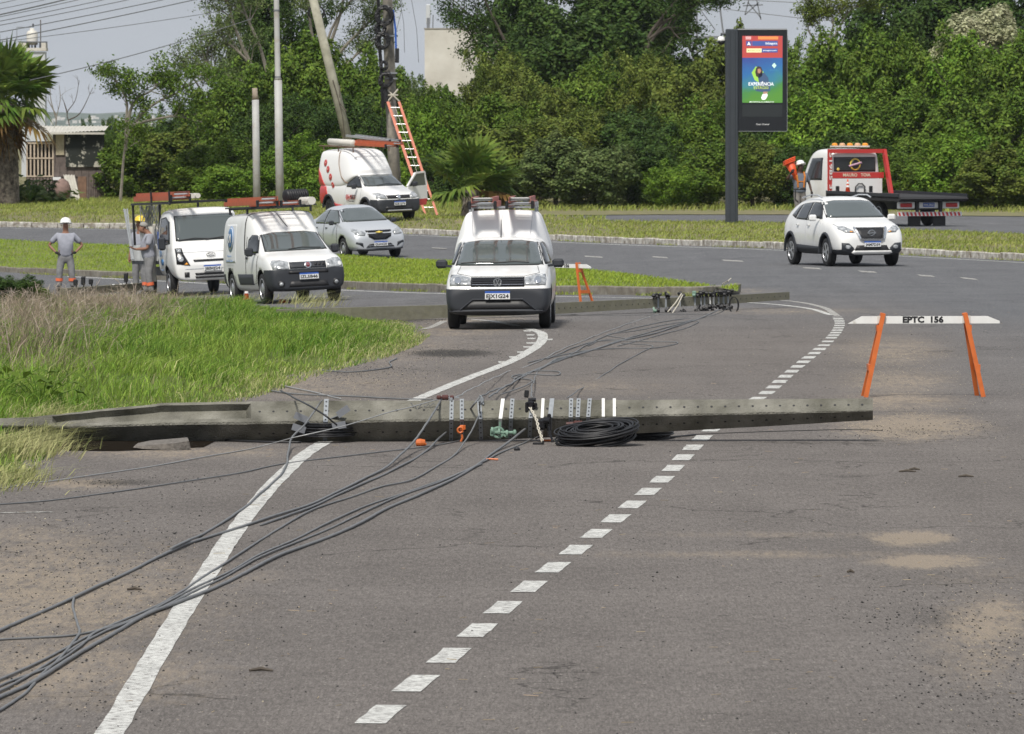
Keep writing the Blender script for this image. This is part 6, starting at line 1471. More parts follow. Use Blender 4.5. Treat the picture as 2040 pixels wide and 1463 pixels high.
# orange hook, green pulley, black clamps
mb = MB(); mb.box(loc(920, 853, -.22), (.055, .035, .06), bev=.012); mb.tube([loc(917, 857, -.24) + Vector((math.cos(t) * .028, 0, math.sin(t) * .028)) for t in [k * .5 for k in range(13)]], .011, 6); mb.tube([loc(920, 866, -.24), loc(921, 873, -.24), loc(918, 880, -.24)], .012, 6); mb.box(loc(926, 852, -.23), (.015, .05, .05), bev=.006)
mb.build('orange_hook', M['orange'], root)
mb = MB(); c = loc(1000, 862, -.24)
mb.tube([c + Vector((math.cos(t) * .055 - .04, .0, math.sin(t) * .05)) for t in [k * .42 for k in range(16)]], .014, 7); mb.lathe([(.012, -.13), (.03, -.12), (.03, -.10), (.016, -.09), (.016, .09), (.03, .10), (.03, .12), (.012, .13)], 12, 'x', c + Vector((.02, 0, .0)))
for k in (-.10, -.03, .05): mb.lathe([(.036, -.012), (.036, .012)], 12, 'x', c + Vector((k, -.01, -.02 * k * 10)))
mb.bar(c + Vector((-.10, 0, .05)), c + Vector((.06, 0, -.05)), .02, .02); mb.box(c + Vector((-.10, 0, 0)), (.04, .05, .08), bev=.01); mb.tube([c + Vector((-.02, 0, .04)), c + Vector((-.02, 0, .11))], .012, 6)
mb.build('green_insulator_bracket', M['green_metal'], root)
mb = MB(); mb.box(loc(1057, 808, -.10), (.075, .08, .10), bev=.018); mb.box(loc(1049, 812, -.12), (.03, .05, .11), bev=.01); mb.box(loc(1067, 808, -.12), (.03, .04, .06), bev=.01); mb.lathe([(.02, -.04), (.02, .04)], 10, 'x', loc(1060, 797, -.10)); mb.build('black_clamp', M['blackgloss'], root)
mb = MB(); mb.box(loc(1079, 846, -.2), (.10, .06, .11), bev=.02); mb.box(loc(1094, 842, -.22), (.04, .06, .18), bev=.01); mb.lathe([(.035, -.03), (.035, .03)], 12, 'x', loc(1088, 838, -.24)); mb.tube([loc(1093, 850, -.26), loc(1095, 865, -.28), loc(1100, 876, -.30)], .012, 6); mb.tube([loc(1070, 855, -.24), loc(1078, 868, -.26), loc(1066, 874, -.26)], .016, 6); mb.build('black_clamp', M['blackgloss'], root)
mb = MB(); mb.tube([loc(1128, 845, -.24), loc(1142, 844, -.24)], .018, 8); mb.lathe([(.012, -.05), (.024, -.04), (.024, .04), (.012, .05)], 12, 'x', loc(1152, 843, -.24)); mb.build('ceramic_spool', M['brownceram'], root)
for k in range(2):
    mb = MB(); mb.tube([loc(838 - 20 + 46 * k - 20 * k + j * 3.2, 812 + 8 * math.sin(j * .6 + k) - 10 * (j < 4), -.10) for j in range(8)], .005, 5); mb.build('wire_offcut', M['wire'], root)
# twisted rope at the black clamp
rp = MB(); pts = [loc(1056, 812, -.16), loc(1064, 826, -.24), loc(1070, 840, -.30), loc(1073, 855, -.36), loc(1078, 868, -.42), loc(1081, 881, -.5)]
pts = smooth_line(pts, 6)
for ph in (0, math.pi): rp.tube([p + Vector((math.cos(i * .9 + ph) * .011, 0, math.sin(i * .9 + ph) * .004)) for i, p in enumerate(pts)], .007, 5)
rp.build('twisted_rope', M['rope'], root)

# ---------------------------------------------------------------- cable coils and small things round the pole
def coil(name, c, rx, ry, turns, r, m, label, tilt=(0, 0, 0), seed=1, thick=.05, cat='cable coil', inner=.7):
    rr = random.Random(seed); mb = MB(); rot = Euler(tilt).to_matrix()
    for t in range(turns):
        a0 = rr.uniform(0, 6.28); ex = rr.uniform(inner, 1.03); ey = ex * rr.uniform(.92, 1.06); o = Vector((rr.uniform(-.03, .03), rr.uniform(-.03, .03), rr.uniform(-thick, thick))); tl = rr.uniform(-.05, .05)
        mb.tube([Vector(c) + rot @ (Vector((rx * ex * math.cos(a0 + k * 2 * math.pi / 28), ry * ey * math.sin(a0 + k * 2 * math.pi / 28), tl * math.cos(k * .22) )) + o) for k in range(29)], r, 5, caps=False)
    o = mb.build(name, m, None, True); return tag(o, label, cat)
p = AT(1188, 863, 65.9); coil('cable_coil', p, .42, .34, 60, .009, M['wireblack'], 'big coil of black cable leaning on the foreground pole', (math.radians(11), -math.radians(7), 0), 3, .06, inner=.42)
p = P(1268, 873); p.z += .06; coil('cable_coil', p, .36, .5, 34, .009, M['wireblack'], 'flatter coil of black cable lying on the road right of the big coil', (0, -.02, 0), 4, .035)
p = P(648, 880); p.z += .13; cr_ = empty('cable_rack', p, 0, 'black cable coil in an X-shaped metal holder lying against the foreground pole', 'cable rack')
rr = random.Random(9); mb = MB()
for t in range(26):
    a0 = rr.uniform(0, 6.28); ex = rr.uniform(.62, 1.0); o_ = Vector((0, 0, rr.uniform(-.08, .08)))
    mb.tube([o_ + Vector((.30 * ex * math.cos(a0 + k * .2244), .40 * ex * math.sin(a0 + k * .2244), .0)) for k in range(29)], .009, 5, caps=False)
mb.build('coiled_cable', M['wireblack'], cr_, True)
mb = MB(); mb.bar((-.30, -.22, .12), (.26, .10, -.06), .05, .01); mb.bar((-.28, .06, -.04), (.20, -.20, .17), .05, .01); mb.build('holder_arm', M['galv'], cr_)
for x, y, z, a in ((-.24, -.30, .13, .4), (.19, -.28, .19, -.6), (-.26, -.33, .02, .3), (.15, -.34, .05, -.2)): MB().box((x, y, z), (.14, .012, .07), (0, a, 0)).build('holder_plate', M['steel'], cr_)
mb = MB(); p = P(838, 889); mb.lathe([(.012, -.05), (.035, -.045), (.04, 0), (.03, .045), (.012, .05)], 12, 'x', p + Vector((0, 0, .035))); mb.box(p + Vector((.03, .01, .02)), (.06, .06, .03), bev=.01); tag(mb.build('orange_clamp', M['orange']), 'orange and black clamp lying on the road under two cables', 'clamp')
mb = MB(); p = P(976, 918); mb.tube([p + Vector((-.06, 0, .012)), p + Vector((.0, 0, .016)), p + Vector((.08, -.01, .012))], .010, 6); tag(mb.build('orange_strip', M['orange']), 'orange plastic strip lying on the road in front of the pole', 'debris')
mb = MB(); p = P(958, 871); mb.tube([p + Vector((-.04, 0, .01)), p + Vector((.04, 0, .02))], .010, 6); tag(mb.build('orange_strip', M['cone']), 'small pinkish orange strip lying under the pole right of the hook', 'debris')
mb = MB(); p = P(1087, 880); mb.box(p + Vector((0, 0, .012)), (.11, .05, .02), bev=.006); tag(mb.build('orange_plate', M['orange']), 'flat orange piece lying beside the pale rope end', 'debris')
mb = MB(); p = P(1030, 898); mb.lathe([(.03, 0), (.032, .02), (.02, .034), (.005, .036)], 12, 'z', p); tag(mb.build('black_disc', M['ink']), 'round black cap lying on the road in front of the pole', 'debris')
mb = MB(); p = P(1049, 795 + 12); p = P(1049, 793); mb.box(p + Vector((0, 0, .05)), (.055, .05, .09), (0, .1, 0), bev=.01); tag(mb.build('black_box', M['ink']), 'small black box standing just behind the foreground pole', 'debris')
mb = MB(); p = P(1072, 886); mb.box(p + Vector((0, 0, .012)), (.11, .04, .022), bev=.006); mb.box(p + Vector((.05, 0, .02)), (.02, .04, .04), bev=.004); tag(mb.build('black_bracket', M['ink']), 'black bracket lying on the road below the pale twisted rope', 'bracket')
# heaved slab of asphalt and flat patch painted dark for the hole's shade
p = P(322, 899); mb = MB(); pl = [(-.30, -.05), (-.20, -.12), (.02, -.15), (.12, -.2), (.28, -.06), (.25, .2), (-.15, .25), (-.28, .1)]
V = [(x, y, .0) for x, y in pl] + [(x * .92, y * .9, .055 + .03 * math.sin(x * 5)) for x, y in pl]; n = 8
mb.add(V, [tuple(range(n))[::-1], tuple(range(n, 2 * n))] + [(i, (i + 1) % n, n + (i + 1) % n, n + i) for i in range(n)])
o = mb.build('asphalt_slab', mat('broken_asphalt', (.15, .135, .12), .95, var=.35, vs=12, bump=.8, bs=40)); o.location = (p.x, p.y + .3, p.z + .02); o.rotation_euler = (.10, .03, 0); tag(o, 'heaved slab of broken asphalt under the left part of the foreground pole', 'asphalt slab')
hole = [(-4.75, 65.6), (-4.4, 64.8), (-3.95, 64.7), (-3.6, 65.0), (-3.1, 65.5), (-3.0, 67.5), (-4.2, 68.2), (-4.9, 67.4)]
o = patch_ground('pit_shade_patch', hole, lambda X, Y: G(X, Y) + .006, M['soil'], (.3, .5)); o['kind'] = 'structure'

# ---------------------------------------------------------------- cables on the road
def cable(name, pts, r, m, label, group=None, n=8, sides=6):
    """pts: photo positions with height above the road; the cable runs through the places they mark"""
    W = []
    for q in pts:
        h = q[2] if len(q) > 2 else r
        W.append(P(q[0], q[1], h))
    W = smooth_line(W, n); W = resample(W, .12) if len(W) < 400 else W; f1, f2 = rnd.uniform(.5, .9), rnd.uniform(0, 6)
    W = [w_ + Vector((.008 * math.sin(w_.y * f1 + f2) + .003 * math.sin(w_.y * f1 * 3.1) + .003 * math.sin(w_.x * 7), 0, .003 * math.sin(w_.y * f1 * 2 + 1) + .002)) for w_ in W]
    mb = MB(); mb.tube([w_ + Vector((rnd.uniform(-.002, .002), 0, 0)) for w_ in W], r, sides); o = mb.build(name, m, None, True); return tag(o, label, 'cable', group)
C1 = 'thick grey cables running from the pole to the bottom left'
cable('cable', [(-60, 1288), (0, 1256), (70, 1226), (148, 1192), (215, 1160), (290, 1122), (340, 1098), (372, 1084), (430, 1066), (520, 1038), (600, 1012), (660, 985), (724, 955), (780, 925, .03), (822, 882, .10), (850, 842, .25), (868, 812, .36), (879, 793, .44)], .0115, M['wire'], 'uppermost thick cable on the left, running up over the pole near the brown spool', C1)
cable('cable', [(340, 1094, .03), (372, 1080, .035), (405, 1064), (446, 1039), (500, 1000), (545, 962), (566, 935), (576, 900, .03), (583, 873, .10), (610, 845, .22), (630, 815, .35), (643, 797, .44)], .0105, M['wire'], 'cable climbing the pole beside its leftmost strap', C1)
cable('cable', [(520, 1046), (600, 1018), (670, 987), (730, 962), (800, 928), (850, 898), (885, 866, .08), (926, 829, .25), (945, 808, .38), (958, 792, .46)], .0105, M['wire'], 'thick cable ending at the second clamp of the pole', C1)
cable('cable', [(-60, 1378), (0, 1355), (90, 1313), (200, 1256), (300, 1215), (343, 1193), (400, 1152), (446, 1124), (497, 1090), (583, 1038), (640, 1010), (700, 990), (760, 970), (816, 958), (868, 930), (909, 905), (928, 880, .06), (945, 850, .18), (955, 822, .3), (957, 800, .44)], .0085, M['wire'], 'thinner cable bending up to the pole left of the white band', C1)
cable('cable', [(-60, 1279), (0, 1274), (80, 1270), (155, 1264), (240, 1243), (300, 1219), (377, 1178), (456, 1140), (515, 1107), (600, 1068), (660, 1040), (740, 1005), (820, 978), (876, 958), (954, 926), (1000, 902), (1045, 882), (1070, 868, .05)], .0085, M['wire'], 'cable that runs level into the left edge at mid height of the bundle', C1)
cable('cable', [(-60, 1400), (0, 1378), (60, 1345), (120, 1305), (200, 1262), (290, 1228), (380, 1183), (450, 1150), (510, 1115), (600, 1076), (700, 1033), (790, 992), (870, 963), (920, 942), (960, 925)], .0085, M['wire'], 'middle cable of the parallel bundle in the bottom left corner', C1)
cable('cable', [(-60, 1415), (0, 1390), (60, 1362), (120, 1325), (192, 1280), (285, 1229), (343, 1206), (440, 1167), (560, 1105), (700, 1052), (780, 1010), (860, 975), (910, 950), (954, 926), (992, 897), (1030, 868, .08), (1065, 840, .2), (1095, 818, .32)], .0125, M['wire'], 'lowest thick cable ending at the black clamp of the pole', C1)
cable('cable', [(-60, 1452), (0, 1418), (50, 1383), (85, 1345), (115, 1318), (145, 1278), (157, 1259), (150, 1235), (146, 1212), (150, 1192)], .009, M['wire'], 'short cable looping down from the uppermost cable to the bottom left corner', C1)
cable('cable', [(-60, 1405), (0, 1366), (100, 1330), (160, 1290), (185, 1265), (213, 1249)], .008, M['wire'], 'short cable crossing the bundle near the left edge', C1)
cable('cable', [(-60, 1010), (0, 1005), (100, 997), (222, 981), (392, 957), (480, 943), (566, 924), (724, 905), (847, 891), (916, 878), (950, 866, .03), (973, 855, .08)], .007, M['wire'], 'thin dark cable crossing the left half of the road in front of the pole')
cable('cable', [(-60, 980), (0, 973), (60, 963), (120, 957), (300, 930), (382, 916), (470, 900), (527, 887, .02), (583, 872, .12), (674, 851, .22), (773, 822, .34), (816, 812, .38), (870, 797, .44)], .006, M['wirelight'], 'thin pale cable slanting across the face of the pole to the spool')
cable('cable', [(390, 869), (430, 876), (520, 881), (600, 882)], .012, M['wireblack'], 'short black cable on the ground under the pole, left of the cable rack')
cable('cable', [(558, 778, .30), (600, 800, .48), (640, 824, .42), (670, 848, .3)], .009, M['wireblack'], 'black cable end arching over the pole onto the cable rack')
cable('cable', [(538, 779), (580, 785), (640, 788), (700, 790), (780, 794), (860, 796)], .0105, M['wire'], 'dark cable lying just behind the pole on its left')
cable('cable', [(548, 764), (580, 773), (630, 783), (680, 795)], .009, M['wirelight'], 'short grey cable end behind the left strap')
cable('cable', [(640, 738), (700, 741), (760, 735), (778, 730), (775, 722), (790, 714)], .010, M['wire'], 'short bent cable at the bank edge beyond the pole')
cable('cable', [(1145, 866), (1230, 869), (1320, 872), (1386, 866)], .009, M['wireblack'], 'black cable tail running right from the coils')
cable('cable', [(1386, 866), (1480, 862), (1600, 858), (1700, 856), (1760, 858)], .004, M['wireblack'], 'very thin wire on the road under the tip of the pole')
# beyond the pole
C2 = 'cables running from the near pole to the second fallen pole'
cable('cable', [(975, 792, .42), (1000, 775, .15), (1040, 752), (1085, 730), (1110, 716), (1160, 703), (1230, 681), (1290, 668), (1350, 650), (1400, 632), (1432, 618, .1)], .011, M['wire'], 'thick cable from the pole clamp up to the second fallen pole', C2)
cable('cable', [(955, 792, .42), (985, 778, .12), (1020, 765), (1030, 752), (1060, 740), (1110, 720), (1180, 698), (1260, 672), (1330, 652), (1380, 638)], .009, M['wire'], 'second cable twisting round the thick one beyond the pole', C2)
cable('cable', [(906, 793, .44), (950, 770, .2), (1010, 742), (1060, 726), (1130, 692), (1180, 672), (1235, 651), (1290, 633), (1312, 628, .1)], .006, M['wirelight'], 'thin pale cable running straight to the left end of the hardware on the second pole', C2)
cable('cable', [(1000, 787, .05), (1060, 760, .02), (1020, 752), (1045, 746), (1110, 748), (1112, 741), (1060, 741), (1030, 757)], .0085, M['wire'], 'cable making a flat loop on the road just beyond the pole', C2)
cable('cable', [(1060, 792, .40), (1058, 775, .2), (1066, 752), (1080, 732), (1110, 716)], .008, M['wire'], 'cable rising steeply from the black clamp', C2)
cable('cable', [(1130, 793, .3), (1160, 774), (1210, 742), (1270, 706), (1300, 690), (1270, 686), (1240, 684)], .0065, M['wire'], 'thin dark cable running alone to the right of the bundle', C2)
cable('cable', [(1052, 723), (1100, 712), (1160, 700), (1230, 695), (1300, 694), (1352, 683), (1290, 681), (1200, 680), (1150, 690), (1090, 716)], .008, M['wire'], 'cable with a long loop to the right between the poles', C2)
cable('cable', [(1090, 725), (1130, 710), (1200, 672), (1260, 655), (1330, 640), (1420, 628), (1455, 610, .2)], .008, M['wire'], 'upper cable of the bundle ending at the right of the second pole', C2)
cable('cable', [(1170, 690), (1200, 678), (1250, 676), (1210, 668), (1260, 660), (1340, 645), (1390, 640), (1370, 652), (1300, 672), (1230, 690)], .007, M['wire'], 'small tangled loop at the middle of the far bundle', C2)
cable('cable', [(1025, 624), (1120, 627), (1200, 629), (1300, 628), (1420, 626)], .006, M['wire'], 'thin cable lying level on the road in front of the second pole')
mb = MB(); p = P(1260, 651); mb.tube([p + Vector((math.cos(t) * .045, 0, .05 + math.sin(t) * .05)) for t in [k * .45 for k in range(15)]], .004, 5); tag(mb.build('wire_ring', M['wire']), 'small wire ring hanging on the thin pale cable', 'wire ring')

# ---------------------------------------------------------------- second fallen pole behind the white pickup
p2r = empty('fallen_pole', (0, 0, 0), 0, 'concrete pole with black fittings lying behind the white pickup, its tip to the right', 'utility pole')
S2 = [(550, 617, 652, 111), (700, 613, 645, 111), (880, 608.5, 634, 111.5), (1109, 604, 626, 112.5), (1300, 595, 614, 114), (1450, 589, 606, 115.5), (1573, 582, 597, 117)]
ring = []
for x, t, bt, Yd in S2:
    a = AT(x, t, Yd); b = AT(x, bt, Yd); hgt = a.z - b.z
    ring.append([a + Vector((0, hgt * .9, .0)), a, b, b + Vector((0, hgt * .9, 0))])
V = [p for r in ring for p in r]; F = []
for i in range(len(ring) - 1):
    for k in range(4): F.append((i * 4 + k, i * 4 + (k + 1) % 4, (i + 1) * 4 + (k + 1) % 4, (i + 1) * 4 + k))
F += [(0, 1, 2, 3), tuple((len(ring) - 1) * 4 + k for k in range(4))]
MB().add(V, F).build('shaft', M['concrete2'], p2r)
def s2(px):
    for (xa, ta, ba, ya), (xb, tb, bb, yb) in zip(S2, S2[1:]):
        if px <= xb: t = (px - xa) / (xb - xa); return ta + (tb - ta) * t, ba + (bb - ba) * t, ya + (yb - ya) * t
    return S2[-1][1:]
mb = MB()
for k in range(42):
    x = 1113 + k * 11.3
    if x > 1565: break
    t, bt, Yd = s2(x); c = AT(x, (t + bt) / 2, Yd - .004); mb.add([c + Vector((math.cos(q) * .012, 0, math.sin(q) * .012)) for q in [2 * math.pi * j / 6 for j in range(6)]], [tuple(range(6))])
mb.build('bolt_holes', M['ink'], p2r)['kind'] = 'stuff'
for x, m in ((1311, 'galv'), (1326, 'galv'), (1354, 'galv'), (1384, 'galv'), (1396, 'galv'), (1403, 'galv'), (1414, 'bandwhite'), (1421, 'bandwhite'), (1431, 'galv'), (1441, 'galv'), (1450, 'galv')):
    t, bt, Yd = s2(x); a = AT(x, t - .5, Yd - .012); b = AT(x, bt + .5, Yd - .012); MB().bar(a, b, .04, .006, (0, 1, 0)).build('strap', M[m], p2r)
r_ = random.Random(11)
for x in (1302, 1307, 1313, 1328, 1333, 1354, 1360, 1384, 1390, 1395, 1400, 1405, 1409, 1414, 1420, 1426, 1431, 1436, 1440, 1445, 1450, 1455):
    t, bt, Yd = s2(x)
    for yy, up in ((t - r_.uniform(4, 8), 1), (bt + r_.uniform(2, 11), 0)):
        mb = MB(); c = AT(x + r_.uniform(-2, 2), yy, Yd - .05); mb.box(c, (r_.uniform(.03, .07), .07, r_.uniform(.04, .09)), (0, r_.uniform(-.5, .5), 0), bev=.012); e = AT(x, t + 1 if up else bt - 1, Yd); mb.bar(c, e, .03, .03, (0, 1, 0)); mb.lathe([(.012, -.03), (.026, -.02), (.026, .02), (.012, .03)], 8, 'x', c + Vector((r_.uniform(-.03, .03), -.03, r_.uniform(-.04, .04))))
        mb.build('pole_fitting', M['ink'] if r_.random() > .05 else M['green_metal'], p2r)
for x0, y0, x1, y1 in ((1358, 585, 1330, 622), (1360, 588, 1337, 628), (1440, 566, 1456, 555)):
    mb = MB(); t, bt, Yd = s2(1350); mb.tube([AT(x0, y0, Yd - .2), AT((x0 + x1) / 2 + 2, (y0 + y1) / 2, Yd - .35), AT(x1, y1, Yd - .5 if y1 > 600 else Yd)], .012, 5); mb.build('rope_end', M['rope'], p2r)
mb = MB(); c = AT(1462, 608, 114.5)
for k in range(3): mb.tube([c + Vector((math.cos(t_) * (.07 + .01 * k), 0, math.sin(t_) * .14)) for t_ in [q * .4 for q in range(17)]], .006, 5)
mb.build('wire_loop', M['ink'], p2r)
# third pole near the standing worker
p3r = empty('fallen_pole', (0, 0, 0), 0, 'short length of concrete pole with bright straps lying by the workers at the left', 'utility pole')
a, b = AT(128, 582, 150), AT(300, 570, 154); MB().bar(a, b, .2, .17).build('shaft', M['concrete2'], p3r)
for x in (225, 247, 262, 240): 
    t = (x - 128) / 172; c = a.lerp(b, t); MB().box(c, (.05, .23, .20)).build('strap', M['bandwhite'], p3r)
for x, h in ((150, .24), (165, .33), (180, .22), (250, .35)):
    t = (x - 128) / 172; c = a.lerp(b, t); mb = MB(); mb.box(c + Vector((0, 0, .13 + h * .3)), (.10, .1, h * .6), bev=.02); mb.bar(c, c + Vector((.04, 0, h)), .03, .03, (0, 1, 0)); mb.build('pole_fitting', M['ink'], p3r)

# ---------------------------------------------------------------- barricades
M['boardpaint'] = mat('scuffed_white_board', (.74, .74, .72), .5, c2=(.45, .42, .37), vs=5, thr=.66, tw=.06, var=.06)
def barricade(loc, yaw, sc_, label, left_h=0):
    root = empty('barricade', loc, yaw, label, 'barricade', 'white and orange barricades'); root.scale = (sc_,) * 3
    bd = MB().prism([(-.93, .895), (-.76, .985), (.78, .985), (.93, .925), (.93, .895)], -.012, .012, 'xz').build('board', M['boardpaint'], root)
    text_mesh('EPTC  156', .10, M['ink'], 'lettering', bd, frame((1, 0, 0), (0, 0, 1), (-.01, -.0145, .94)), width=.50, bold=.045)
    for s in (-1, 1):
        top = Vector((s * .50, 0, 1.02)); ft = Vector((s * .72, -.10, 0)); bk = Vector((s * .70, .34, 0)); 
        MB().bar(top + Vector((0, -.04, 0)), ft + Vector((0, 0, .0)), .030, .055, (1, 0, 0)).build('leg', M['orange'], root)
        MB().bar(top + Vector((0, .04, 0)), bk, .030, .055, (1, 0, 0)).build('leg', M['orange'], root)
        for z in (.84, .36):
            k = (1.02 - z) / 1.02; a = (top + Vector((0, -.04, 0))).lerp(ft, k); b = (top + Vector((0, .04, 0))).lerp(bk, k); o_ = Vector((s * .028, 0, 0))
            MB().bar(a + o_, b + o_, .03, .075, (0, 0, 1)).build('spreader', M['orange'], root)
        MB().box((s * .52, -.016, .945), (.10, .008, .09)).build('joint_plate', M['offwhite'], root)
p = P(1840, 791); barricade(p, R(3.5), .98, 'large barricade reading EPTC 156 standing alone on the right behind the pole tip')
p = P(1120, 612); p.z = float(G(p.x, p.y)); barricade(p, R(-46), .80, 'smaller looking barricade partly hidden by the white pickup beside the median')
# ---------------------------------------------------------------- cones under the van
def cone(loc, label, s=1.0, m_=None, rot=None):
    root = empty('traffic_cone', loc, 0, label, 'traffic cone'); root.scale = (s,) * 3
    if rot: root.rotation_euler = rot
    MB().box((0, 0, .02), (.38, .38, .04), bev=.012).build('base', M['cone'], root); MB().lathe([(.135, .04), (.03, .70), (.02, .72)], 18).build('cone_body', M['cone'], root, True)
    for z in (.30, .48): MB().lathe([(.1385 - (z - .04) * .159 , z), (.1385 - (z + .10 - .04) * .159, z + .10)], 18).build('reflective_band', M['helmet'], root)
    return root
cone(P(491, 597), 'orange cone standing behind the wheels under the cargo van', .45); cone(P(562, 604), 'orange cone lying in front of the cargo van wheel', .4, rot=(0, 1.5, 1)); 
# ---------------------------------------------------------------- upright poles
def pole(name, x0, y0, x1, y1, Y, w0, w1, m, label, cat='pole', n=14, extra=None):
    b = AT(x0, y0, Y); t = AT(x1, y1, Y); s = scale_at(Y); b0 = b.copy(); b0.z = .1
    root = empty(name, b0, 0, label, cat); MB().tube([b - b0, b.lerp(t, .5) - b0, t - b0], [w0 / 2 / s, (w0 + w1) / 4 / s, w1 / 2 / s], n).build('shaft', m, root, True); return root, b0
r, b0 = pole('street_light_pole', 558, 425, 554, 160, 236, 17, 15.5, M['polegrey'], 'tall grey street light pole stepping down in width, cut by the top edge')
mb = MB(); mb.tube([AT(554, 160, 236) - b0, AT(553.5, 154, 236) - b0, AT(551, 20, 236) - b0, AT(550, -60, 236) - b0], [.14, .105, .10, .095], 14); mb.build('upper_shaft', M['polegrey'], r, True)
for y in (21, 154): MB().tube([AT(551 if y < 50 else 553.6, y, 236) - b0 + Vector((0, 0, .03)), AT(551 if y < 50 else 553.6, y, 236) - b0 - Vector((0, 0, .03))], .112, 14).build('joint_ring', M['steel'], r)
r, b0 = pole('short_post', 512, 425, 509, 199, 238, 15, 14, M['polegrey'], 'short rusty-topped grey post left of the street light pole')
MB().tube([AT(508.8, 199, 238) - b0, AT(508, 188, 238) - b0, AT(507.5, 176, 238) - b0], [.128, .10, .098], 14).build('tapered_top', mat('rusty_top', (.36, .30, .24), .8, var=.2), r, True)
r, b0 = pole('leaning_pole', 705, 330, 618, -25, 240, 20, 17, M['woodpole'], 'weathered round pole leaning left behind the red and white pickup', 'utility pole')
mb = MB(); mb.tube([AT(663, 160, 239.8) - b0, AT(672, 190, 239.8) - b0, AT(676, 205, 239.75) - b0, AT(690, 222, 239.6) - b0], .022, 6); mb.tube([AT(677, 170, 239.8) - b0, AT(677, 195, 239.7) - b0], .02, 6); mb.tube([AT(672, 190, 239.78) - b0, AT(682, 230, 239.75) - b0, AT(688, 285, 239.75) - b0], .014, 5); mb.build('split_wood', M['darkbark'], r)
rc = MB(); c = AT(630, 26, 240.3) - b0
for k in range(3): rc.tube([c + Vector((math.cos(t) * (.27 + .02 * k), .0, math.sin(t) * .25)) for t in [q * .3 for q in range(22)]], .022, 6)
rc.build('cable_loop', M['wireblack'], r)
# utility pole with coils, ladder
r, b0 = pole('utility_pole', 790, 430, 778, 190, 224, 26, 21, M['polebrown'], 'brown concrete utility pole hung with black cable coils', 'utility pole', n=4)
UB = b0
MB().tube([AT(778, 190, 224) - b0, AT(771, -40, 224) - b0], [.20, .16], 4).build('upper_shaft', M['polebrown'], r)
rr = random.Random(4)
for (x, y, rad, n_) in ((765, 32, 16, 18), (758, 57, 9, 9), (762, 82, 12.5, 14), (765, 131, 7, 6), (768, 160, 12, 10)):
    c = AT(x, y, 223.6) - b0; mb = MB(); s = scale_at(224)
    for k in range(n_): q_ = rad / s * rr.uniform(.82, 1.05); e = rr.uniform(-.03, .03); mb.tube([c + Vector((math.cos(t) * q_ + e, rr.uniform(-.05, .05), math.sin(t) * q_ * 1.15 + e)) for t in [q * .33 for q in range(20)]], .045, 6)
    mb.build('cable_coil', M['wireblack'], r)
mb = MB()
for k in range(12): mb.tube([AT(753 + rr.uniform(-2, 3), -20, 223.6) - b0, AT(755 + rr.uniform(-3, 3), 80, 223.6) - b0, AT(760 + rr.uniform(-3, 3), 150, 223.6) - b0, AT(763 + rr.uniform(-3, 3), 215, 223.6) - b0], .024, 5)
mb.tube([AT(762, 200, 223.6) - b0, AT(760, 300, 223.6) - b0, AT(772, 340, 223.6) - b0], .012, 5); mb.build('hanging_cable', M['wireblack'], r)
mb = MB(); mb.tube([AT(783, 20, 223.7) - b0, AT(788, 60, 223.7) - b0, AT(789, 100, 223.7) - b0], .035, 7); mb.build('blue_cable', M['blue'], r)
MB().box(AT(791, 111, 223.7) - b0, (.14, .14, .50), bev=.02).build('black_sleeve', M['ink'], r); MB().box(AT(766, 188, 223.7) - b0, (.22, .16, .62), bev=.03).build('splice_box', M['ink'], r)
for y in (72, 146, 157): MB().box(AT(777 + (y > 100) * 3, y, 224) - b0, (.40, .40, .05)).build('steel_band', M['galv'], r)
mb = MB()
for a, c in (((770, 178), (795, 202)), ((772, 203), (793, 178)), ((771, 190), (793, 190))): mb.tube([AT(a[0], a[1], 223.72) - b0, AT((a[0] + c[0]) / 2, (a[1] + c[1]) / 2, 223.68) - b0, AT(c[0], c[1], 223.72) - b0], .03, 6)
mb.build('rope_lashing', M['rope'], r)
for x0, y0, x1, y1 in ((795, -10, 806, 105), (818, -10, 834, 125), (800, -10, 790, 60), (748, -10, 742, 18)):
    mb = MB(); mb.tube([AT(x0, y0, 223.9) - b0, AT((x0 + x1) / 2 + 4, (y0 + y1) / 2, 223.9) - b0, AT(x1, y1, 223.9) - b0], .009, 4); mb.build('thin_wire', M['steel'], r)
# the orange ladder leaning on it
def lean_ladder(A, B, w0, w1, Y0, Y1, n, m, label):
    a, b = AT(A[0], A[1], Y0), AT(B[0], B[1], Y1); root = empty('ladder', a, 0, label, 'ladder', None); ax = (b - a)
    side = Vector((1, 0, 0))
    for s in (-1, 1):
        p0 = side * s * w0 / 2; p1 = ax + side * s * w1 / 2; MB().bar(p0, p1, .075, .10, (0, 1, 0)).build('rail', m, root)
        MB().box(p0 + Vector((0, 0, .02)), (.09, .12, .07), bev=.01).build('rubber_foot', M['darkplastic'], root)
        p0 = side * s * (w0 * .86) / 2 + ax * .33 + Vector((0, .09, 0)); p1 = ax * 1.0 + side * s * (w1 * .86) / 2 + Vector((0, .09, 0)); MB().bar(p0, p1, .06, .08, (0, 1, 0)).build('upper_rail', m, root)
    for i in range(n):
        t = (i + .35) / n; c = ax * t; w_ = w0 + (w1 - w0) * t; MB().tube([c - side * w_ / 2, c + side * w_ / 2], .015, 6).build('rung', M['alu'], root)
    mb = MB(); mb.tube([ax * .15 + Vector((-.05, -.05, 0)), ax * .6 + Vector((.03, -.05, 0)), ax * .97 + Vector((0, -.05, 0))], .008, 4); mb.build('pull_rope', M['rope'], root)
lean_ladder((862, 436), (784, 204), .40, .40, 221.2, 223.4, 14, M['fiber'], 'tall orange ladder leaning against the utility pole')

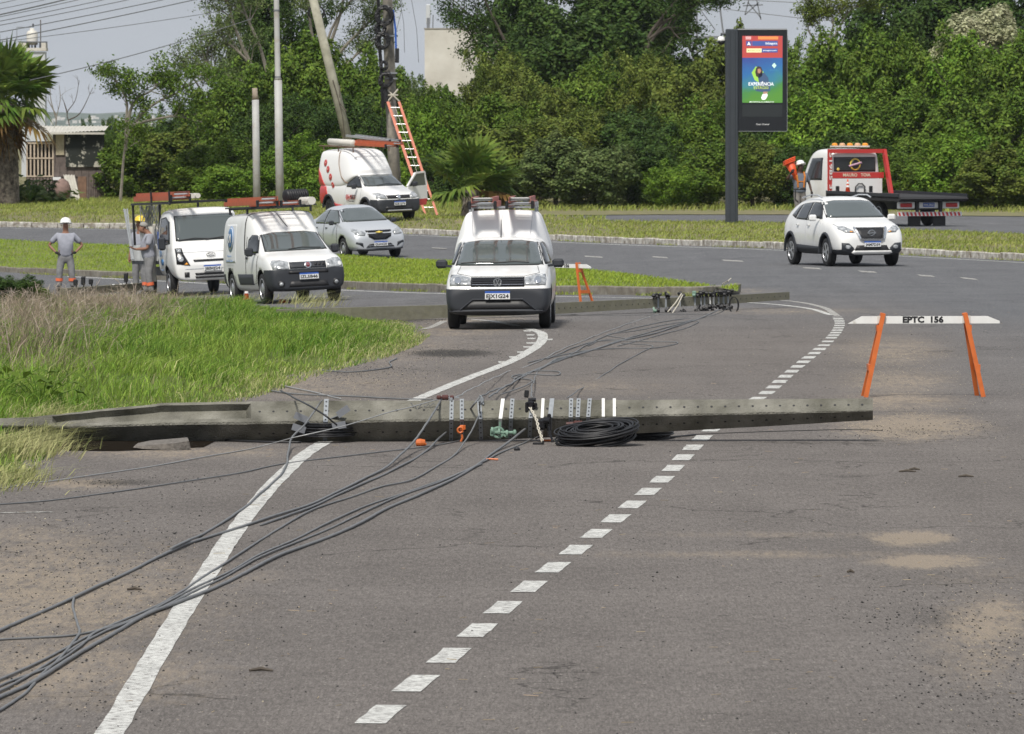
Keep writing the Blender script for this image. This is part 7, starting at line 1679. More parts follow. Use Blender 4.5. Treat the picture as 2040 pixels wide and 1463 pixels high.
# ---------------------------------------------------------------- digital billboard
BY = 212
b = AT(1458, 455, BY); s = scale_at(BY); b.z = float(hB(np.array([b.x]), np.array([b.y]))[0]) - .1
r = empty('digital_billboard', b, 0, 'dark double-column digital billboard with a lit advertising screen on the verge', 'billboard')
def L2(x, y, dY=0): return AT(x, y, BY + dY) - b
ht = L2(1458, 58).z
mb = MB(); mb.box((L2(1458, 0).x, 0, ht / 2), (25 / s, .34, ht), bev=.03); mb.box((L2(1453, 0).x, -.19, ht / 2), (.025, .05, ht * .99)); mb.box((L2(1464, 0).x, -.19, ht / 2), (.025, .05, ht * .99)); mb.build('column', M['signgrey'], r)
zc, x0, x1, z0, z1 = 0, L2(1470, 0).x, L2(1567.5, 0).x, L2(0, 261).z, L2(0, 60).z
cx, cz, cw, ch = (x0 + x1) / 2, (z0 + z1) / 2, x1 - x0, z1 - z0
MB().box((cx, 0, cz), (cw, .26, ch), bev=.02).build('cabinet', mat('cabinet_black', (.012, .014, .018), .3), r)
MB().box((cx, 0, z1 + .02), (cw + .02, .30, .04)).build('top_cover', M['alu'], r); MB().box((x1 + .01, 0, cz), (.02, .28, ch)).build('edge_trim', M['steel'], r)
MB().box((cx, 0, z0 - .012), (cw, .28, .02)).build('edge_trim', M['steel'], r)
def screenmat():
    m = bpy.data.materials.new('lit_screen_picture'); m.use_nodes = True; t = m.node_tree; pb = t.nodes['Principled BSDF']; lk = t.links.new
    tc = t.nodes.new('ShaderNodeTexCoord'); sp = t.nodes.new('ShaderNodeSeparateXYZ'); lk(tc.outputs['Generated'], sp.inputs[0])
    cr = t.nodes.new('ShaderNodeValToRGB'); e = cr.color_ramp.elements
    for p_, c_ in ((0, (.14, .40, .06)), (.12, (.10, .36, .10)), (.24, (.07, .32, .42)), (.40, (.05, .22, .55)), (.66, (.07, .11, .42))):
        q = e.new(p_); q.color = col(c_)
    e.remove(e[-1]); e.remove(e[0])
    n = t.nodes.new('ShaderNodeTexNoise'); n.inputs['Scale'].default_value = 2.2; n.inputs['Detail'].default_value = 3; lk(tc.outputs['Object'], n.inputs[0])
    a = t.nodes.new('ShaderNodeMath'); a.operation = 'MULTIPLY_ADD'; a.inputs[1].default_value = .35; lk(n.outputs[0], a.inputs[0]); lk(sp.outputs[2], a.inputs[2])
    a2 = t.nodes.new('ShaderNodeMath'); a2.operation = 'SUBTRACT'; a2.inputs[1].default_value = .17; lk(a.outputs[0], a2.inputs[0]); a3 = t.nodes.new('ShaderNodeMath'); a3.operation = 'MULTIPLY_ADD'; a3.inputs[1].default_value = -.16; lk(sp.outputs[0], a3.inputs[0]); lk(a2.outputs[0], a3.inputs[2]); lk(a3.outputs[0], cr.inputs[0])
    pb.inputs['Base Color'].default_value = (0, 0, 0, 1); lk(cr.outputs[0], pb.inputs['Emission Color']); pb.inputs['Emission Strength'].default_value = .8; return m
def em(name, c, st=.5): return mat(name, c, .4, em=st)
yf = -.134
def quad(name, xa, ya, xb, yb, m, lay, parent=r):
    a = L2(xa, ya); c = L2(xb, yb); return MB().box(((a.x + c.x) / 2, yf - lay * .004, (a.z + c.z) / 2), (abs(c.x - a.x), .005, abs(a.z - c.z))).build(name, m, parent)
sc = quad('screen', 1478.5, 72, 1558.5, 205, screenmat(), 0)
quad('red_banner', 1478.5, 72, 1558.5, 115.5, em('screen_red', (.40, .06, .055)), 1, sc); quad('banner_photo', 1510, 73, 1550, 79, em('screen_orange', (.70, .25, .08)), 2, sc); quad('banner_title', 1485, 73, 1496, 79, em('screen_pale', (.6, .35, .35)), 2, sc)
quad('blue_bar', 1498, 82, 1549, 92, em('screen_navy', (.055, .09, .28)), 2, sc); quad('logo_tile', 1486, 82, 1497, 92, em('screen_navy2', (.075, .08, .25)), 2, sc); quad('white_button', 1487, 97, 1517, 105, em('screen_cream', (.75, .72, .40)), 2, sc); quad('navy_button', 1517, 97, 1549, 105, em('screen_navy3', (.055, .09, .28)), 2, sc)
W_ = em('screen_white', (.85, .87, .88)); 
def st(text, x, y, size, m, wpx, parent=sc, align='CENTER'):
    p = L2(x, y); text_mesh(text, size, m, 'lettering', parent, frame((1, 0, 0), (0, 0, 1), (p.x, yf - .014, p.z)), width=wpx / s, depth=.001)
st('Anhanguera', 1536, 87, .10, W_, 24); st('anhanguera.com', 1533, 101, .06, W_, 27); st('MATRICULE-SE', 1502, 101, .06, em('screen_olive', (.35, .33, .10)), 25)
a = L2(1491.5, 84).z; p = L2(1491.5, 87.5); mb = MB(); mb.prism([(p.x - .06, p.z - .06), (p.x, p.z + .07), (p.x + .06, p.z - .06), (p.x, p.z - .03)], yf - .016, yf - .012, 'xz'); mb.build('triangle_logo', W_, sc)
p = L2(1542, 131); MB().prism([(p.x, p.z + .09), (p.x + .075, p.z), (p.x, p.z - .09), (p.x - .075, p.z)], yf - .012, yf - .006, 'xz').build('diamond_logo', em('screen_mint', (.50, .75, .62)), sc); st('Estácio', 1542, 140, .08, em('screen_teal', (.05, .20, .32)), 17)
# plain seated figure on a green lozenge
def poly(name, pts, m, lay): MB().prism([(L2(x, y).x, L2(x, y).z) for x, y in pts], yf - .006 - lay * .003, yf - .004 - lay * .003, 'xz').build(name, m, sc)
poly('green_lozenge', [(1497, 145), (1505, 133), (1516, 136), (1524, 150), (1514, 166), (1503, 160)], em('screen_lime', (.30, .55, .08)), 0)
poly('figure_hair', [(1506, 136), (1510, 132), (1516, 134), (1519, 142), (1518, 152), (1512, 156), (1506, 152), (1504, 144)], em('screen_hair', (.05, .035, .03)), 1)
poly('figure_face', [(1509, 138), (1514, 137), (1516, 142), (1513, 147), (1509, 145)], em('screen_skin', (.38, .20, .14)), 2)
poly('figure_body', [(1512, 147), (1522, 145), (1530, 155), (1534, 172), (1534, 182), (1520, 184), (1506, 182), (1504, 178), (1512, 168), (1510, 156)], em('screen_denim', (.05, .09, .17)), 1)
poly('figure_legs', [(1520, 183), (1529, 183), (1528, 192), (1526, 198), (1518, 198), (1520, 190)], em('screen_skin2', (.36, .22, .16)), 2); poly('figure_shoes', [(1519, 188), (1528, 187), (1529, 191), (1524, 199), (1518, 199), (1516, 195)], W_, 3)
st('EXPERIÊNCIA', 1516, 168, .15, W_, 50); st('ESTÁCIO', 1516, 175.5, .12, em('screen_lime2', (.50, .62, .08)), 29); st('MATRÍCULAS ABERTAS', 1517, 203.5, .05, W_, 48)
quad('lower_panel', 1479, 209, 1558, 233, mat('lower_panel_dark', (.025, .03, .033), .35), 0)
p = L2(1519, 248); text_mesh('Clear Channel', .07, M['plate'], 'lettering', r, frame((1, 0, 0), (0, 0, 1), (p.x, yf - .004, p.z)), width=26 / s)
mb = MB(); c = L2(1437, 80); mb.tube([L2(1446, 68), L2(1437, 68), L2(1437, 73)], .04, 8); mb.box(L2(1447, 90), (.12, .14, .5), bev=.02); mb.build('camera_bracket', M['signgrey'], r)
MB().lathe([(.02, .16), (.10, .13), (.13, .04), (.13, 0)], 16, 'z', L2(1437, 82)).build('camera_cover', M['helmet'], r, True); MB().lathe([(.125, 0), (.10, -.08), (.03, -.13)], 16, 'z', L2(1437, 82)).build('camera_dome', M['blackgloss'], r, True)

# ---------------------------------------------------------------- hut, tower, building, pylon, hill, overhead cables
HY = 262; b = AT(130, 425, HY); b.z = .1; s = scale_at(HY); r = empty('hut', b, 0, 'makeshift wooden hut with a pale corrugated roof and a floral sheet on its wall', 'hut')
def H_(x, y, dY=0): return AT(x, y, HY + dY) - b
def hb(name, xa, ya, xb, yb, m, y_=0, t=.05, parent=None): 
    a, c = H_(xa, ya), H_(xb, yb); return MB().box(((a.x + c.x) / 2, y_, (a.z + c.z) / 2), (abs(c.x - a.x), t, abs(a.z - c.z))).build(name, m, parent or r)
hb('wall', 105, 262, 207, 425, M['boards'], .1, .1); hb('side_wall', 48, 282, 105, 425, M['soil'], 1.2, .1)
for k in range(7): hb('wall_board', 105.5 + k * 14.4, 330 + (k % 3), 119 + k * 14.4, 352, M['boards'], .03, .04)
hb('wall_board', 106, 265, 110, 352, M['boards'], .02, .04); hb('wall_board', 111, 268, 128, 309, mat('yellowish_panel', (.42, .37, .26), .8, var=.2, vs=3), .01, .05); hb('wall_board', 155, 352, 172, 420, mat('reddish_board', (.20, .12, .08), .9, var=.3), .03, .05)
V = []; F = []
for i in range(40):
    x = 70 + 142 * i / 39; z = .035 * (i % 2)
    for k, (yy, dY) in enumerate(((268 - 7 * i / 39, -.5), (252, 1.6))):
        q = H_(x, yy + (0 if k else 0), 0); V.append((q.x, dY, q.z + z))
for i in range(39): F.append((2 * i, 2 * i + 1, 2 * i + 3, 2 * i + 2))
o = MB().add(V, F).build('roof', M['corrug'], r); 
md = None
hb('roof_edge', 70, 268, 210, 264, M['corrug'], -.5, .03)
hb('floral_sheet', 131, 263, 208, 333, M['tarp'], -.08, .03)
for k in range(8): hb('slat', 52 + k * 7.4, 284, 55.3 + k * 7.4, 352, M['slat'], -.02, .03)
for y in (284, 314, 350): hb('cross_slat', 52, y, 107, y + 3, M['slat'], -.045, .03)
for k in range(11): hb('lattice_slat', 173 + k * 3.6, 352, 175.4 + k * 3.6, 412 + (k % 3) * 3, M['fencewood'], -.02, .03)
for k in range(8): hb('fence_board', 54 + k * 6.5, 354, 59 + k * 6.5, 400, M['fencewood'], -.02, .03)
hb('white_sill', 106, 353, 122, 359, M['plate'], -.1, .2)
mb = MB(); pl = [(126, 348), (148, 348), (167, 414), (146, 416)]
V = []
for k in range(9):
    t = k / 8; za = H_(pl[0][0] + (pl[1][0] - pl[0][0]) * t, 348); zb = H_(pl[3][0] + (pl[2][0] - pl[3][0]) * t, 415); V += [(za.x, .0 + .04 * (k % 2), za.z), (zb.x, -.9 + .04 * (k % 2), zb.z)]
o = MB().add([Vector(q) + b for q in V], [(2 * i, 2 * i + 1, 2 * i + 3, 2 * i + 2) for i in range(8)]).build('corrugated_sheet', M['corrug']); tag(o, 'pale corrugated sheet leaning against the hut wall', 'roofing sheet')
p = AT(124, 375, HY - 1.0); mb = MB(); mb.lathe([(.02, -.45), (.30, -.35), (.36, -.05), (.25, .25), (.10, .36), (.02, .38)], 12, 'z', p); tag(mb.build('sack', mat('cloth_sack', (.22, .15, .13), .95, var=.3), smooth=True), 'brownish full sack beside the leaning corrugated sheet', 'sack')
# water tower
TY = 420; b = AT(68, 400, TY); b.z = 0; s = scale_at(TY); r = empty('water_tower', b, 0, 'white square tower with a small tank on top behind the palm', 'tower')
def T_(x, y): return AT(x, y, TY) - b
def tb(name, xa, ya, xb, yb, m, d=1.4, parent=None): a, c = T_(xa, ya), T_(xb, yb); return MB().box(((a.x + c.x) / 2, 0, (a.z + c.z) / 2), (abs(c.x - a.x), d, abs(a.z - c.z))).build(name, m, parent or r)
M['tower'] = mat('tower_white', (.50, .52, .54), .9, var=.05, vs=.5)
tb('tower_shaft', 44, 104, 92, 420, M['tower'], 1.5); tb('platform', 36, 96, 94, 102, M['plaster'], 1.8); tb('railing', 37, 83, 93, 85, M['steel'], 1.7)
for x in (38, 48, 58, 68, 78, 92): tb('railing_post', x, 83, x + 1.4, 97, M['steel'], .05)
tb('parapet', 38, 86, 54, 96, M['plaster'], 1.7); tb('parapet', 84, 86, 93, 96, M['plaster'], 1.7); tb('joint', 43.5, 140, 92.5, 142, M['plaster'], 1.55)
c = T_(64, 90); mb = MB(); mb.lathe([(.34, 0), (.36, .1), (.36, .75), (.28, .90), (.14, .95), (.14, 1.08)], 18, 'z', c + Vector((0, 0, 0))); mb.build('tank', M['offwhite'], r, True)
for dx in (-.22, 0, .22): MB().box(c + Vector((dx, -.1, -.08)), (.08, .08, .2)).build('tank_foot', M['darkbark'], r)
tb('mast', 80, 40, 82, 96, M['darkbark'], .06); tb('mast', 33, 55, 34.2, 80, M['steel'], .05); tb('mast_arm', 33, 54, 62, 55.5, M['steel'], .05)
c = T_(66, 52); mb = MB(); mb.lathe([(.01, -.10), (.07, 0), (.05, .12), (.01, .16)], 10, 'z', c); tag(mb.build('bird', M['ink']), 'dark bird perched on the tank of the white tower', 'bird'); bpy.data.objects[[o.name for o in bpy.data.objects if o.name.startswith('bird')][0]].location = b
# white building
WY = 430; b = AT(915, 420, WY); b.z = 0; r = empty('white_building', b, 0, 'stained windowless white building rising above the thicket', 'building')
a, c = AT(846, 58, WY) - b, AT(1010, 420, WY) - b; MB().box(((a.x + c.x) / 2, 2.5, a.z / 2), (c.x - a.x, 5, a.z)).build('wall', M['plaster'], r); MB().box(((a.x + c.x) / 2, 2.5, a.z + .03), (c.x - a.x + .1, 5.1, .06)).build('coping', mat('dark_coping', (.30, .28, .25), .9), r)
mb = MB(); q = AT(853, 57, WY) - b; mb.box(q + Vector((0, .5, .35)), (.2, .2, .7)); mb.build('antenna_base', M['steel'], r); MB().box(q + Vector((0, .5, .95)), (.30, .18, 1.3), bev=.05).build('antenna_panel', M['tower'], r)
MB().tube([q + Vector((.3, .5, 0)), q + Vector((.32, .5, .9))], .04, 6).build('antenna_mast', M['steel'], r)
# transmission pylon
PY = 520; b = AT(1400, 420, PY); b.z = 0; s = scale_at(PY); r = empty('pylon', b, 0, 'grey steel lattice pylon showing between the tree crowns', 'pylon')
def Q(x, y, d=0): return AT(x, y, PY) - b + Vector((0, d, 0))
def mem(name, pts, w_=.09):
    for d in (0,):
        for a, c in zip(pts, pts[1:]): MB().bar(Q(*a), Q(*c), w_, w_, (0, 1, 0)).build(name, M['steel'], r)
mem('leg', [(1310, 200), (1345, 78), (1378, 10), (1390, -60)], .14); mem('leg', [(1478, 220), (1440, 60), (1425, -60)], .14); mem('leg', [(1388, 200), (1388, -40)], .16)
mem('crossbeam', [(1285, 76), (1440, 74)], .16); mem('crossbeam', [(1300, 165), (1470, 165)], .12); mem('crossbeam', [(1370, 20), (1425, 20)], .1)
for a, c in (((1345, 78), (1388, 150)), ((1388, 150), (1432, 76)), ((1345, 78), (1388, 10)), ((1388, 76), (1310, 165)), ((1388, 76), (1465, 165)), ((1388, 10), (1425, 60)), ((1300, 60), (1345, 76)), ((1320, 40), (1290, 76)), ((1410, 120), (1450, 110)), ((1370, 76), (1345, 130)), ((1404, 76), (1388, 110))): mem('brace', [a, c], .08)
b = AT(1500, 420, 540); b.z = 0; r2 = empty('pylon', b, 0, 'second smaller lattice mast top left of the billboard against the sky', 'pylon')
for a, c in (((1484, 30), (1497, -20)), ((1516, 40), (1503, -20)), ((1484, 30), (1512, 5)), ((1516, 36), (1490, 5)), ((1480, 12), (1520, 10))): MB().bar(AT(a[0], a[1], 540) - b, AT(c[0], c[1], 540) - b, .10, .10, (0, 1, 0)).build('member', M['steel'], r2)
# distant hill with town
HX = np.linspace(-1500, 1500, 160); hz = []
for x in HX:
    px_ = 1020 + x * FPX / 5000; base = 22 * math.exp(-((px_ - 170) / 170) ** 2) + 12 * math.sin(px_ * .03) * .35 + 5 * math.sin(px_ * .11) * .3 + 15; hz.append(max(2, 3.2 + base * 5000 / FPX))
V = []; F = []
for i, x in enumerate(HX):
    for y_, k in ((4600, 0), (4900, .75), (5200, 1), (6200, .2)): V.append((x, y_, -2 + (hz[i] + 2) * k))
for i in range(159):
    for k in range(3): F.append((i * 4 + k, i * 4 + k + 4, i * 4 + k + 5, i * 4 + k + 1))
o = MB().add(V, F).build('hills', M['hill'], None, True); o['kind'] = 'structure'
rr = random.Random(6)
blocks = MB()
for k in range(60):
    px_ = rr.uniform(95, 330); x = (px_ - 1020) * 4800 / FPX; w_ = rr.uniform(1.5, 4); h = rr.uniform(1, 2.5); blocks.box((x, 4760 + rr.uniform(-60, 60), rr.uniform(4, 12)), (w_, 5, h))
tag(blocks.build('hillside_houses', mat('pale_houses', (.60, .58, .55), .9, var=.3, vs=.05)), 'hazy pale houses scattered on the distant hill', 'houses', kind='stuff')
# dense wood far behind closing the gaps
n = 70000; X = rng.uniform(-17, 30, n); topp = np.interp(1020 + X * FPX / 320, [250, 400, 480, 760, 830, 900, 1100, 1400, 1480, 1640, 1760, 2040], [258, 215, 130, 135, 190, 190, 125, 130, 150, 130, 60, 40])
ztop = 3.2 - (topp - 257) * 320 / FPX + .35 * np.sin(X * 3.1) + .3 * np.sin(X * 7.7 + 1); Z = .1 + (ztop - .1) * rng.uniform(0, 1, n) ** .8; Y = 318 + rng.uniform(-3, 3, n) + .6 * np.sin(X * 2 + Z * 1.7)
C = np.stack([X, Y, Z], -1); N = rng.normal(0, 1, (n, 3)) + [0, -.5, .7]; N /= np.linalg.norm(N, axis=1)[:, None]
V, F = leaves_np(C, N, rng.uniform(.15, .34, n), .55); o = np_mesh('wood_behind', V, F, LM['dark']); tag(o, 'dark dense wood closing the gaps behind the thicket', 'wood', kind='stuff')
# overhead cables
def span(name, a, c, Y0, Y1, r_, label, sag=.3):
    A, B = AT(a[0], a[1], Y0), AT(c[0], c[1], Y1); mb = MB(); pts = []
    for k in range(17): t = k / 16; p = A.lerp(B, t); p.z -= sag * 4 * t * (1 - t); pts.append(p)
    mb.tube(pts, r_, 5); tag(mb.build(name, M['wire']), label, 'overhead cable', 'overhead cables at the top left')
for i, (a, c, r_, lab) in enumerate([((-40, 85), (430, -10), .018, 'lowest long overhead cable reaching the top edge'), ((-40, 68), (360, -8), .016, 'overhead cable just above the lowest long one'), ((-40, 54), (300, -10), .014, 'third overhead cable from the bottom of the bundle'), ((-40, 46), (250, -10), .014, 'fourth overhead cable from the bottom of the bundle'),
     ((-40, 38), (240, -20), .014, 'fifth overhead cable from the bottom of the bundle'), ((-40, 34), (160, -8), .026, 'thick dark overhead cable in the bundle'), ((-40, 22), (150, -14), .012, 'thin overhead cable above the thick dark one'), ((-40, 12), (90, -14), .012, 'topmost short overhead cable in the corner'), ((60, 160), (500, 38), .016, 'overhead cable sloping lower, ending in the open tree'), ((-20, 82), (445, 22), .011, 'thin faint overhead cable passing the tower tank')]):
    k_ = (a[1] - c[1]) / (a[0] - c[0]); q_ = 400 if a[0] < 0 else 0
    span('overhead_cable', (a[0] - q_, a[1] - q_ * k_ * .9), c, 190 if q_ else 215, 238, r_, lab, .12)
for a, c, lab in (((1440, 18), (1760, 50), 'thin overhead cable above the billboard going right'), ((1440, -2), (1720, 6), 'thin overhead cable near the top edge right of the pylon')):
    A, B = AT(a[0], a[1], 420), AT(c[0], c[1], 420); tag(MB().tube([A, A.lerp(B, .5) - Vector((0, 0, .1)), B], .02, 4).build('overhead_cable', M['wire']), lab, 'overhead cable')

# thin air haze
hz_ = MB().box((0, 3300, 9.2), (5960, 6960, 22)).build('haze', None); hz_['kind'] = 'stuff'
hm = bpy.data.materials.new('thin_haze'); hm.use_nodes = True; t = hm.node_tree; t.nodes.remove(t.nodes['Principled BSDF']); pv = t.nodes.new('ShaderNodeVolumePrincipled'); pv.inputs['Density'].default_value = .00005; pv.inputs['Color'].default_value = (.82, .88, 1, 1); t.links.new(pv.outputs[0], t.nodes['Material Output'].inputs['Volume']); hz_.data.materials.append(hm)
# ---------------------------------------------------------------- people
def skin_mesh(V, E, Rr, root=0, lv=2, name='body'):
    me = bpy.data.meshes.new(name); me.from_pydata(V, E, []); o = bpy.data.objects.new('t', me); COL.objects.link(o)
    o.modifiers.new('s', 'SKIN')
    if not me.skin_vertices: return None
    for i, sv in enumerate(me.skin_vertices[0].data):
        r = Rr[i]; sv.radius = r if isinstance(r, tuple) else (r, r); sv.use_root = (i == root)
    md = o.modifiers.new('u', 'SUBSURF'); md.levels = lv; md.render_levels = lv
    dg = bpy.context.evaluated_depsgraph_get(); r = bpy.data.meshes.new_from_object(o.evaluated_get(dg)); bpy.data.objects.remove(o); return r
class Sk:
    def __init__(s): s.V = []; s.E = []; s.R = []
    def chain(s, pts, rad, start=None):
        prev = start; ids = []
        for p, r in zip(pts, rad):
            s.V.append(Vector(p)); s.R.append(r); i = len(s.V) - 1
            if prev is not None: s.E.append((prev, i))
            prev = i; ids.append(i)
        return ids
    def mesh(s, lv=2, name='body'): return skin_mesh(s.V, s.E, s.R, 0, lv, name)
def hand_chain(sk, wrist_id, d, pn):
    """palm, four fingers and a thumb; d = direction of the hand, pn = palm side"""
    w = sk.V[wrist_id]; d = Vector(d).normalized(); pn = Vector(pn).normalized(); s = d.cross(pn).normalized()
    palm = sk.chain([w + d * .05, w + d * .09], [(.034, .018), (.036, .016)], wrist_id)
    for k, l in enumerate((.062, .072, .068, .052)):
        b = w + d * .085 + s * (k - 1.5) * .020
        sk.chain([b, b + d * l * .55 + pn * .012, b + d * l * .85 + pn * .038], [.0105, .0095, .008], palm[1])
    b = w + d * .035 + s * -.03; sk.chain([b, b - s * .02 + d * .035 + pn * .012, b - s * .015 + d * .062 + pn * .03], [.013, .011, .009], palm[0])
def person(J, label, loc, rz, skin, shirt, trousers, helmet=None, hair=None, bands=True, gloves=False, hair_m=None, scale=1.0, boots=True):
    """J: joint positions in metres, x right of the figure, y back, z up"""
    r = empty('person', loc, rz, label, 'person'); r.scale = (scale,) * 3; J = {k: Vector(v) for k, v in J.items()}
    sk = Sk(); t = sk.chain([J['pelvis'], J['waist'], J['chest'], J['neckb'], J['neck'], J['jaw'], J['head'], J['crown']], [(.155, .115), (.15, .12), (.165, .12), (.09, .08), (.070, .068), (.082, .088), (.092, .108), (.065, .08)])
    fw = (J['nose'] - J['head']).normalized(); sk.chain([J['nose'] - fw * .02 - Vector((0, 0, .02)), J['nose'] - Vector((0, 0, .035))], [.022, .014], t[6])
    ids = {}
    for s in 'LR':
        a = sk.chain([J['sh' + s], J['el' + s].lerp(J['sh' + s], .5), J['el' + s], J['el' + s].lerp(J['wr' + s], .5), J['wr' + s]], [.062, .048, .040, .038, .027], t[2]); ids[s] = a
        hand_chain(sk, a[-1], J['hd' + s], J['pn' + s])
        l = sk.chain([J['hip' + s], J['kn' + s].lerp(J['hip' + s], .5), J['kn' + s], J['kn' + s].lerp(J['an' + s], .45), J['an' + s], J['an' + s] + J['ft' + s] * .4 - Vector((0, 0, .04)), J['an' + s] + J['ft' + s] - Vector((0, 0, .055))], [.09, .078, .058, .055, .036, .036, .03], t[0])
    body = link('body', sk.mesh(2), skin, r, True)
    sk = Sk(); w = J['pelvis'] + Vector((0, 0, -.10))
    t = sk.chain([w, J['pelvis'] + Vector((0, 0, .02)), J['waist'], J['chest'], J['neckb'] - Vector((0, 0, .02))], [(.215, .17), (.21, .17), (.205, .175), (.205, .16), (.10, .09)])
    for s in 'LR': sk.chain([J['sh' + s], J['sh' + s].lerp(J['el' + s], .45), J['sh' + s].lerp(J['el' + s], .78)], [.09, .082, .076], t[3])
    link('shirt', sk.mesh(2, 'shirt'), shirt, r, True)
    sk = Sk(); t = sk.chain([J['pelvis'] + Vector((0, 0, -.10)), J['pelvis'] + Vector((0, 0, .08))], [(.19, .15), (.185, .15)])
    for s in 'LR': sk.chain([J['hip' + s] - Vector((0, 0, .10)), J['kn' + s].lerp(J['hip' + s], .5), J['kn' + s], J['kn' + s].lerp(J['an' + s], .5), J['an' + s] + Vector((0, 0, .02))], [.122, .108, .090, .080, .074], t[0])
    link('trousers', sk.mesh(2, 'trousers'), trousers, r, True)
    for s in 'LR':
        if bands: a, b = J['kn' + s].lerp(J['an' + s], .38), J['kn' + s].lerp(J['an' + s], .56); MB().tube([a, b], .092, 14, caps=False).build('reflective_band', M['band'], r, True)
        if boots:
            sk = Sk(); an = J['an' + s]; sk.chain([an + Vector((0, 0, .06)), an + Vector((0, 0, -.02)), an + J['ft' + s] * .5 + Vector((0, 0, -.045)), an + J['ft' + s] * 1.15 + Vector((0, 0, -.055))], [.056, .055, .046, .036]); link('boot', sk.mesh(1, 'boot'), M['boot'], r, True)
        if gloves:
            sk = Sk(); d = J['hd' + s].normalized(); w = J['wr' + s]; ids_ = sk.chain([w - d * .03, w + d * .01], [.034, .034]); hand_chain(sk, ids_[-1], J['hd' + s], J['pn' + s])
            for i in range(len(sk.R)): q = sk.R[i]; sk.R[i] = (q[0] + .006, q[1] + .006) if isinstance(q, tuple) else q + .005
            link('glove', sk.mesh(1, 'glove'), M['glove'], r, True)
    up = (J['crown'] - J['jaw']).normalized(); sd = up.cross(fw).normalized(); f2 = sd.cross(up)
    for sgn in (-1, 1):
        e = J['head'] + f2 * .10 + sd * .031 * sgn + up * .012; MB().box(e, (.018, .012, .010), bev=.003).build('eye', M['ink'], r)
        MB().box(J['head'] + sd * .092 * sgn - up * .01, (.02, .03, .055), bev=.008).build('ear', skin, r)
    MB().box(J['jaw'].lerp(J['head'], .2) + f2 * .097, (.045, .012, .010), bev=.003).build('mouth', mat('lip', (.10, .035, .03), .6) if 'lip' not in M else M['lip'], r)
    if helmet:
        q = Matrix((sd, f2, up)).transposed().to_4x4(); q.translation = J['head'] + up * .04
        mb = MB(); mb.lathe([(.165, -.005), (.168, .004), (.138, .012), (.136, .05), (.122, .095), (.085, .13), (.035, .148), (.004, .15)], 24, 'z'); mb.box((0, .15, .004), (.16, .09, .012), bev=.005); mb.box((0, -.01, .125), (.03, .18, .03), bev=.01)
        o = mb.build('helmet', helmet, r, True); o.matrix_local = q
    elif hair_m:
        mb = MB(); c = J['head'] - f2 * .012 + up * .035; mb.lathe([(.094, -.02), (.100, .01), (.086, .055), (.05, .085), (.004, .092)], 16, 'z'); o = mb.build('hair', hair_m, r, True); q = Matrix((sd, f2, up)).transposed().to_4x4(); q.translation = c; o.matrix_local = q
    return r, J
M['lip'] = mat('lip_brown', (.10, .035, .03), .6)
base = dict(pelvis=(0, 0, .95), waist=(0, -.02, 1.12), chest=(0, 0, 1.32), neckb=(0, 0, 1.47), neck=(0, -.005, 1.54), jaw=(0, -.02, 1.60), head=(0, -.01, 1.68), crown=(0, 0, 1.75), nose=(0, -.115, 1.67))
# facing the camera (-y), hands on hips
J = dict(base, shL=(.20, 0, 1.41), elL=(.42, .06, 1.17), wrL=(.24, -.06, .98), shR=(-.20, 0, 1.41), elR=(-.42, .06, 1.17), wrR=(-.24, -.06, .98), hdL=(-.75, -.3, -.1), hdR=(.75, -.3, -.1), pnL=(0, .6, -.6), pnR=(0, .6, -.6),
         hipL=(.10, 0, .90), knL=(.155, -.02, .50), anL=(.17, .02, .09), hipR=(-.10, 0, .90), knR=(-.155, -.02, .50), anR=(-.17, .02, .09), ftL=Vector((.05, -.17, 0)), ftR=Vector((-.05, -.17, 0)), waist=(0, -.05, 1.12))
J = {k: Vector(v) for k, v in J.items()}
p = P(131, 581); person(J, 'worker in a white helmet standing with black-gloved hands on his hips, facing the camera', p, R(4), M['skin'], M['shirt'], M['trousers'], helmet=M['helmet'], gloves=True, scale=1.0)
# profile, head bowed over a phone, facing image left: the figure's -y is turned towards -x
J = dict(base, shL=(.18, .02, 1.40), elL=(.22, -.06, 1.12), wrL=(.12, -.30, 1.10), shR=(-.18, .02, 1.40), elR=(-.22, -.06, 1.12), wrR=(-.10, -.30, 1.10), hdL=(-.1, -.9, .25), hdR=(.05, -.9, .25), pnL=(0, -.2, .9), pnR=(0, -.2, .9),
         hipL=(.10, 0, .90), knL=(.13, -.02, .50), anL=(.13, .05, .09), hipR=(-.10, 0, .90), knR=(-.12, -.06, .50), anR=(-.12, -.06, .09), ftL=Vector((.03, -.17, 0)), ftR=Vector((-.03, -.17, 0)),
         neckb=(0, -.02, 1.46), neck=(0, -.07, 1.52), jaw=(0, -.15, 1.53), head=(0, -.14, 1.61), crown=(0, -.11, 1.69), nose=(0, -.24, 1.555), waist=(0, -.07, 1.13), chest=(0, -.01, 1.32))
J = {k: Vector(v) for k, v in J.items()}
p = P(297, 592); r1, _ = person(J, 'bareheaded worker in grey seen from the side, bowing his head over a phone', p, R(-82), M['skin'], M['shirt'], M['trousers'], hair_m=M['greyhair'])
bpy.context.view_layer.update()
o = MB().box((0, 0, 0), (.075, .15, .012), bev=.004).build('phone', M['blackgloss']); o.matrix_world = r1.matrix_world @ Matrix.Translation((.0, -.42, 1.155)) @ Euler((.35, 0, 0)).to_matrix().to_4x4(); tag(o, 'dark phone held by the bareheaded worker', 'phone')
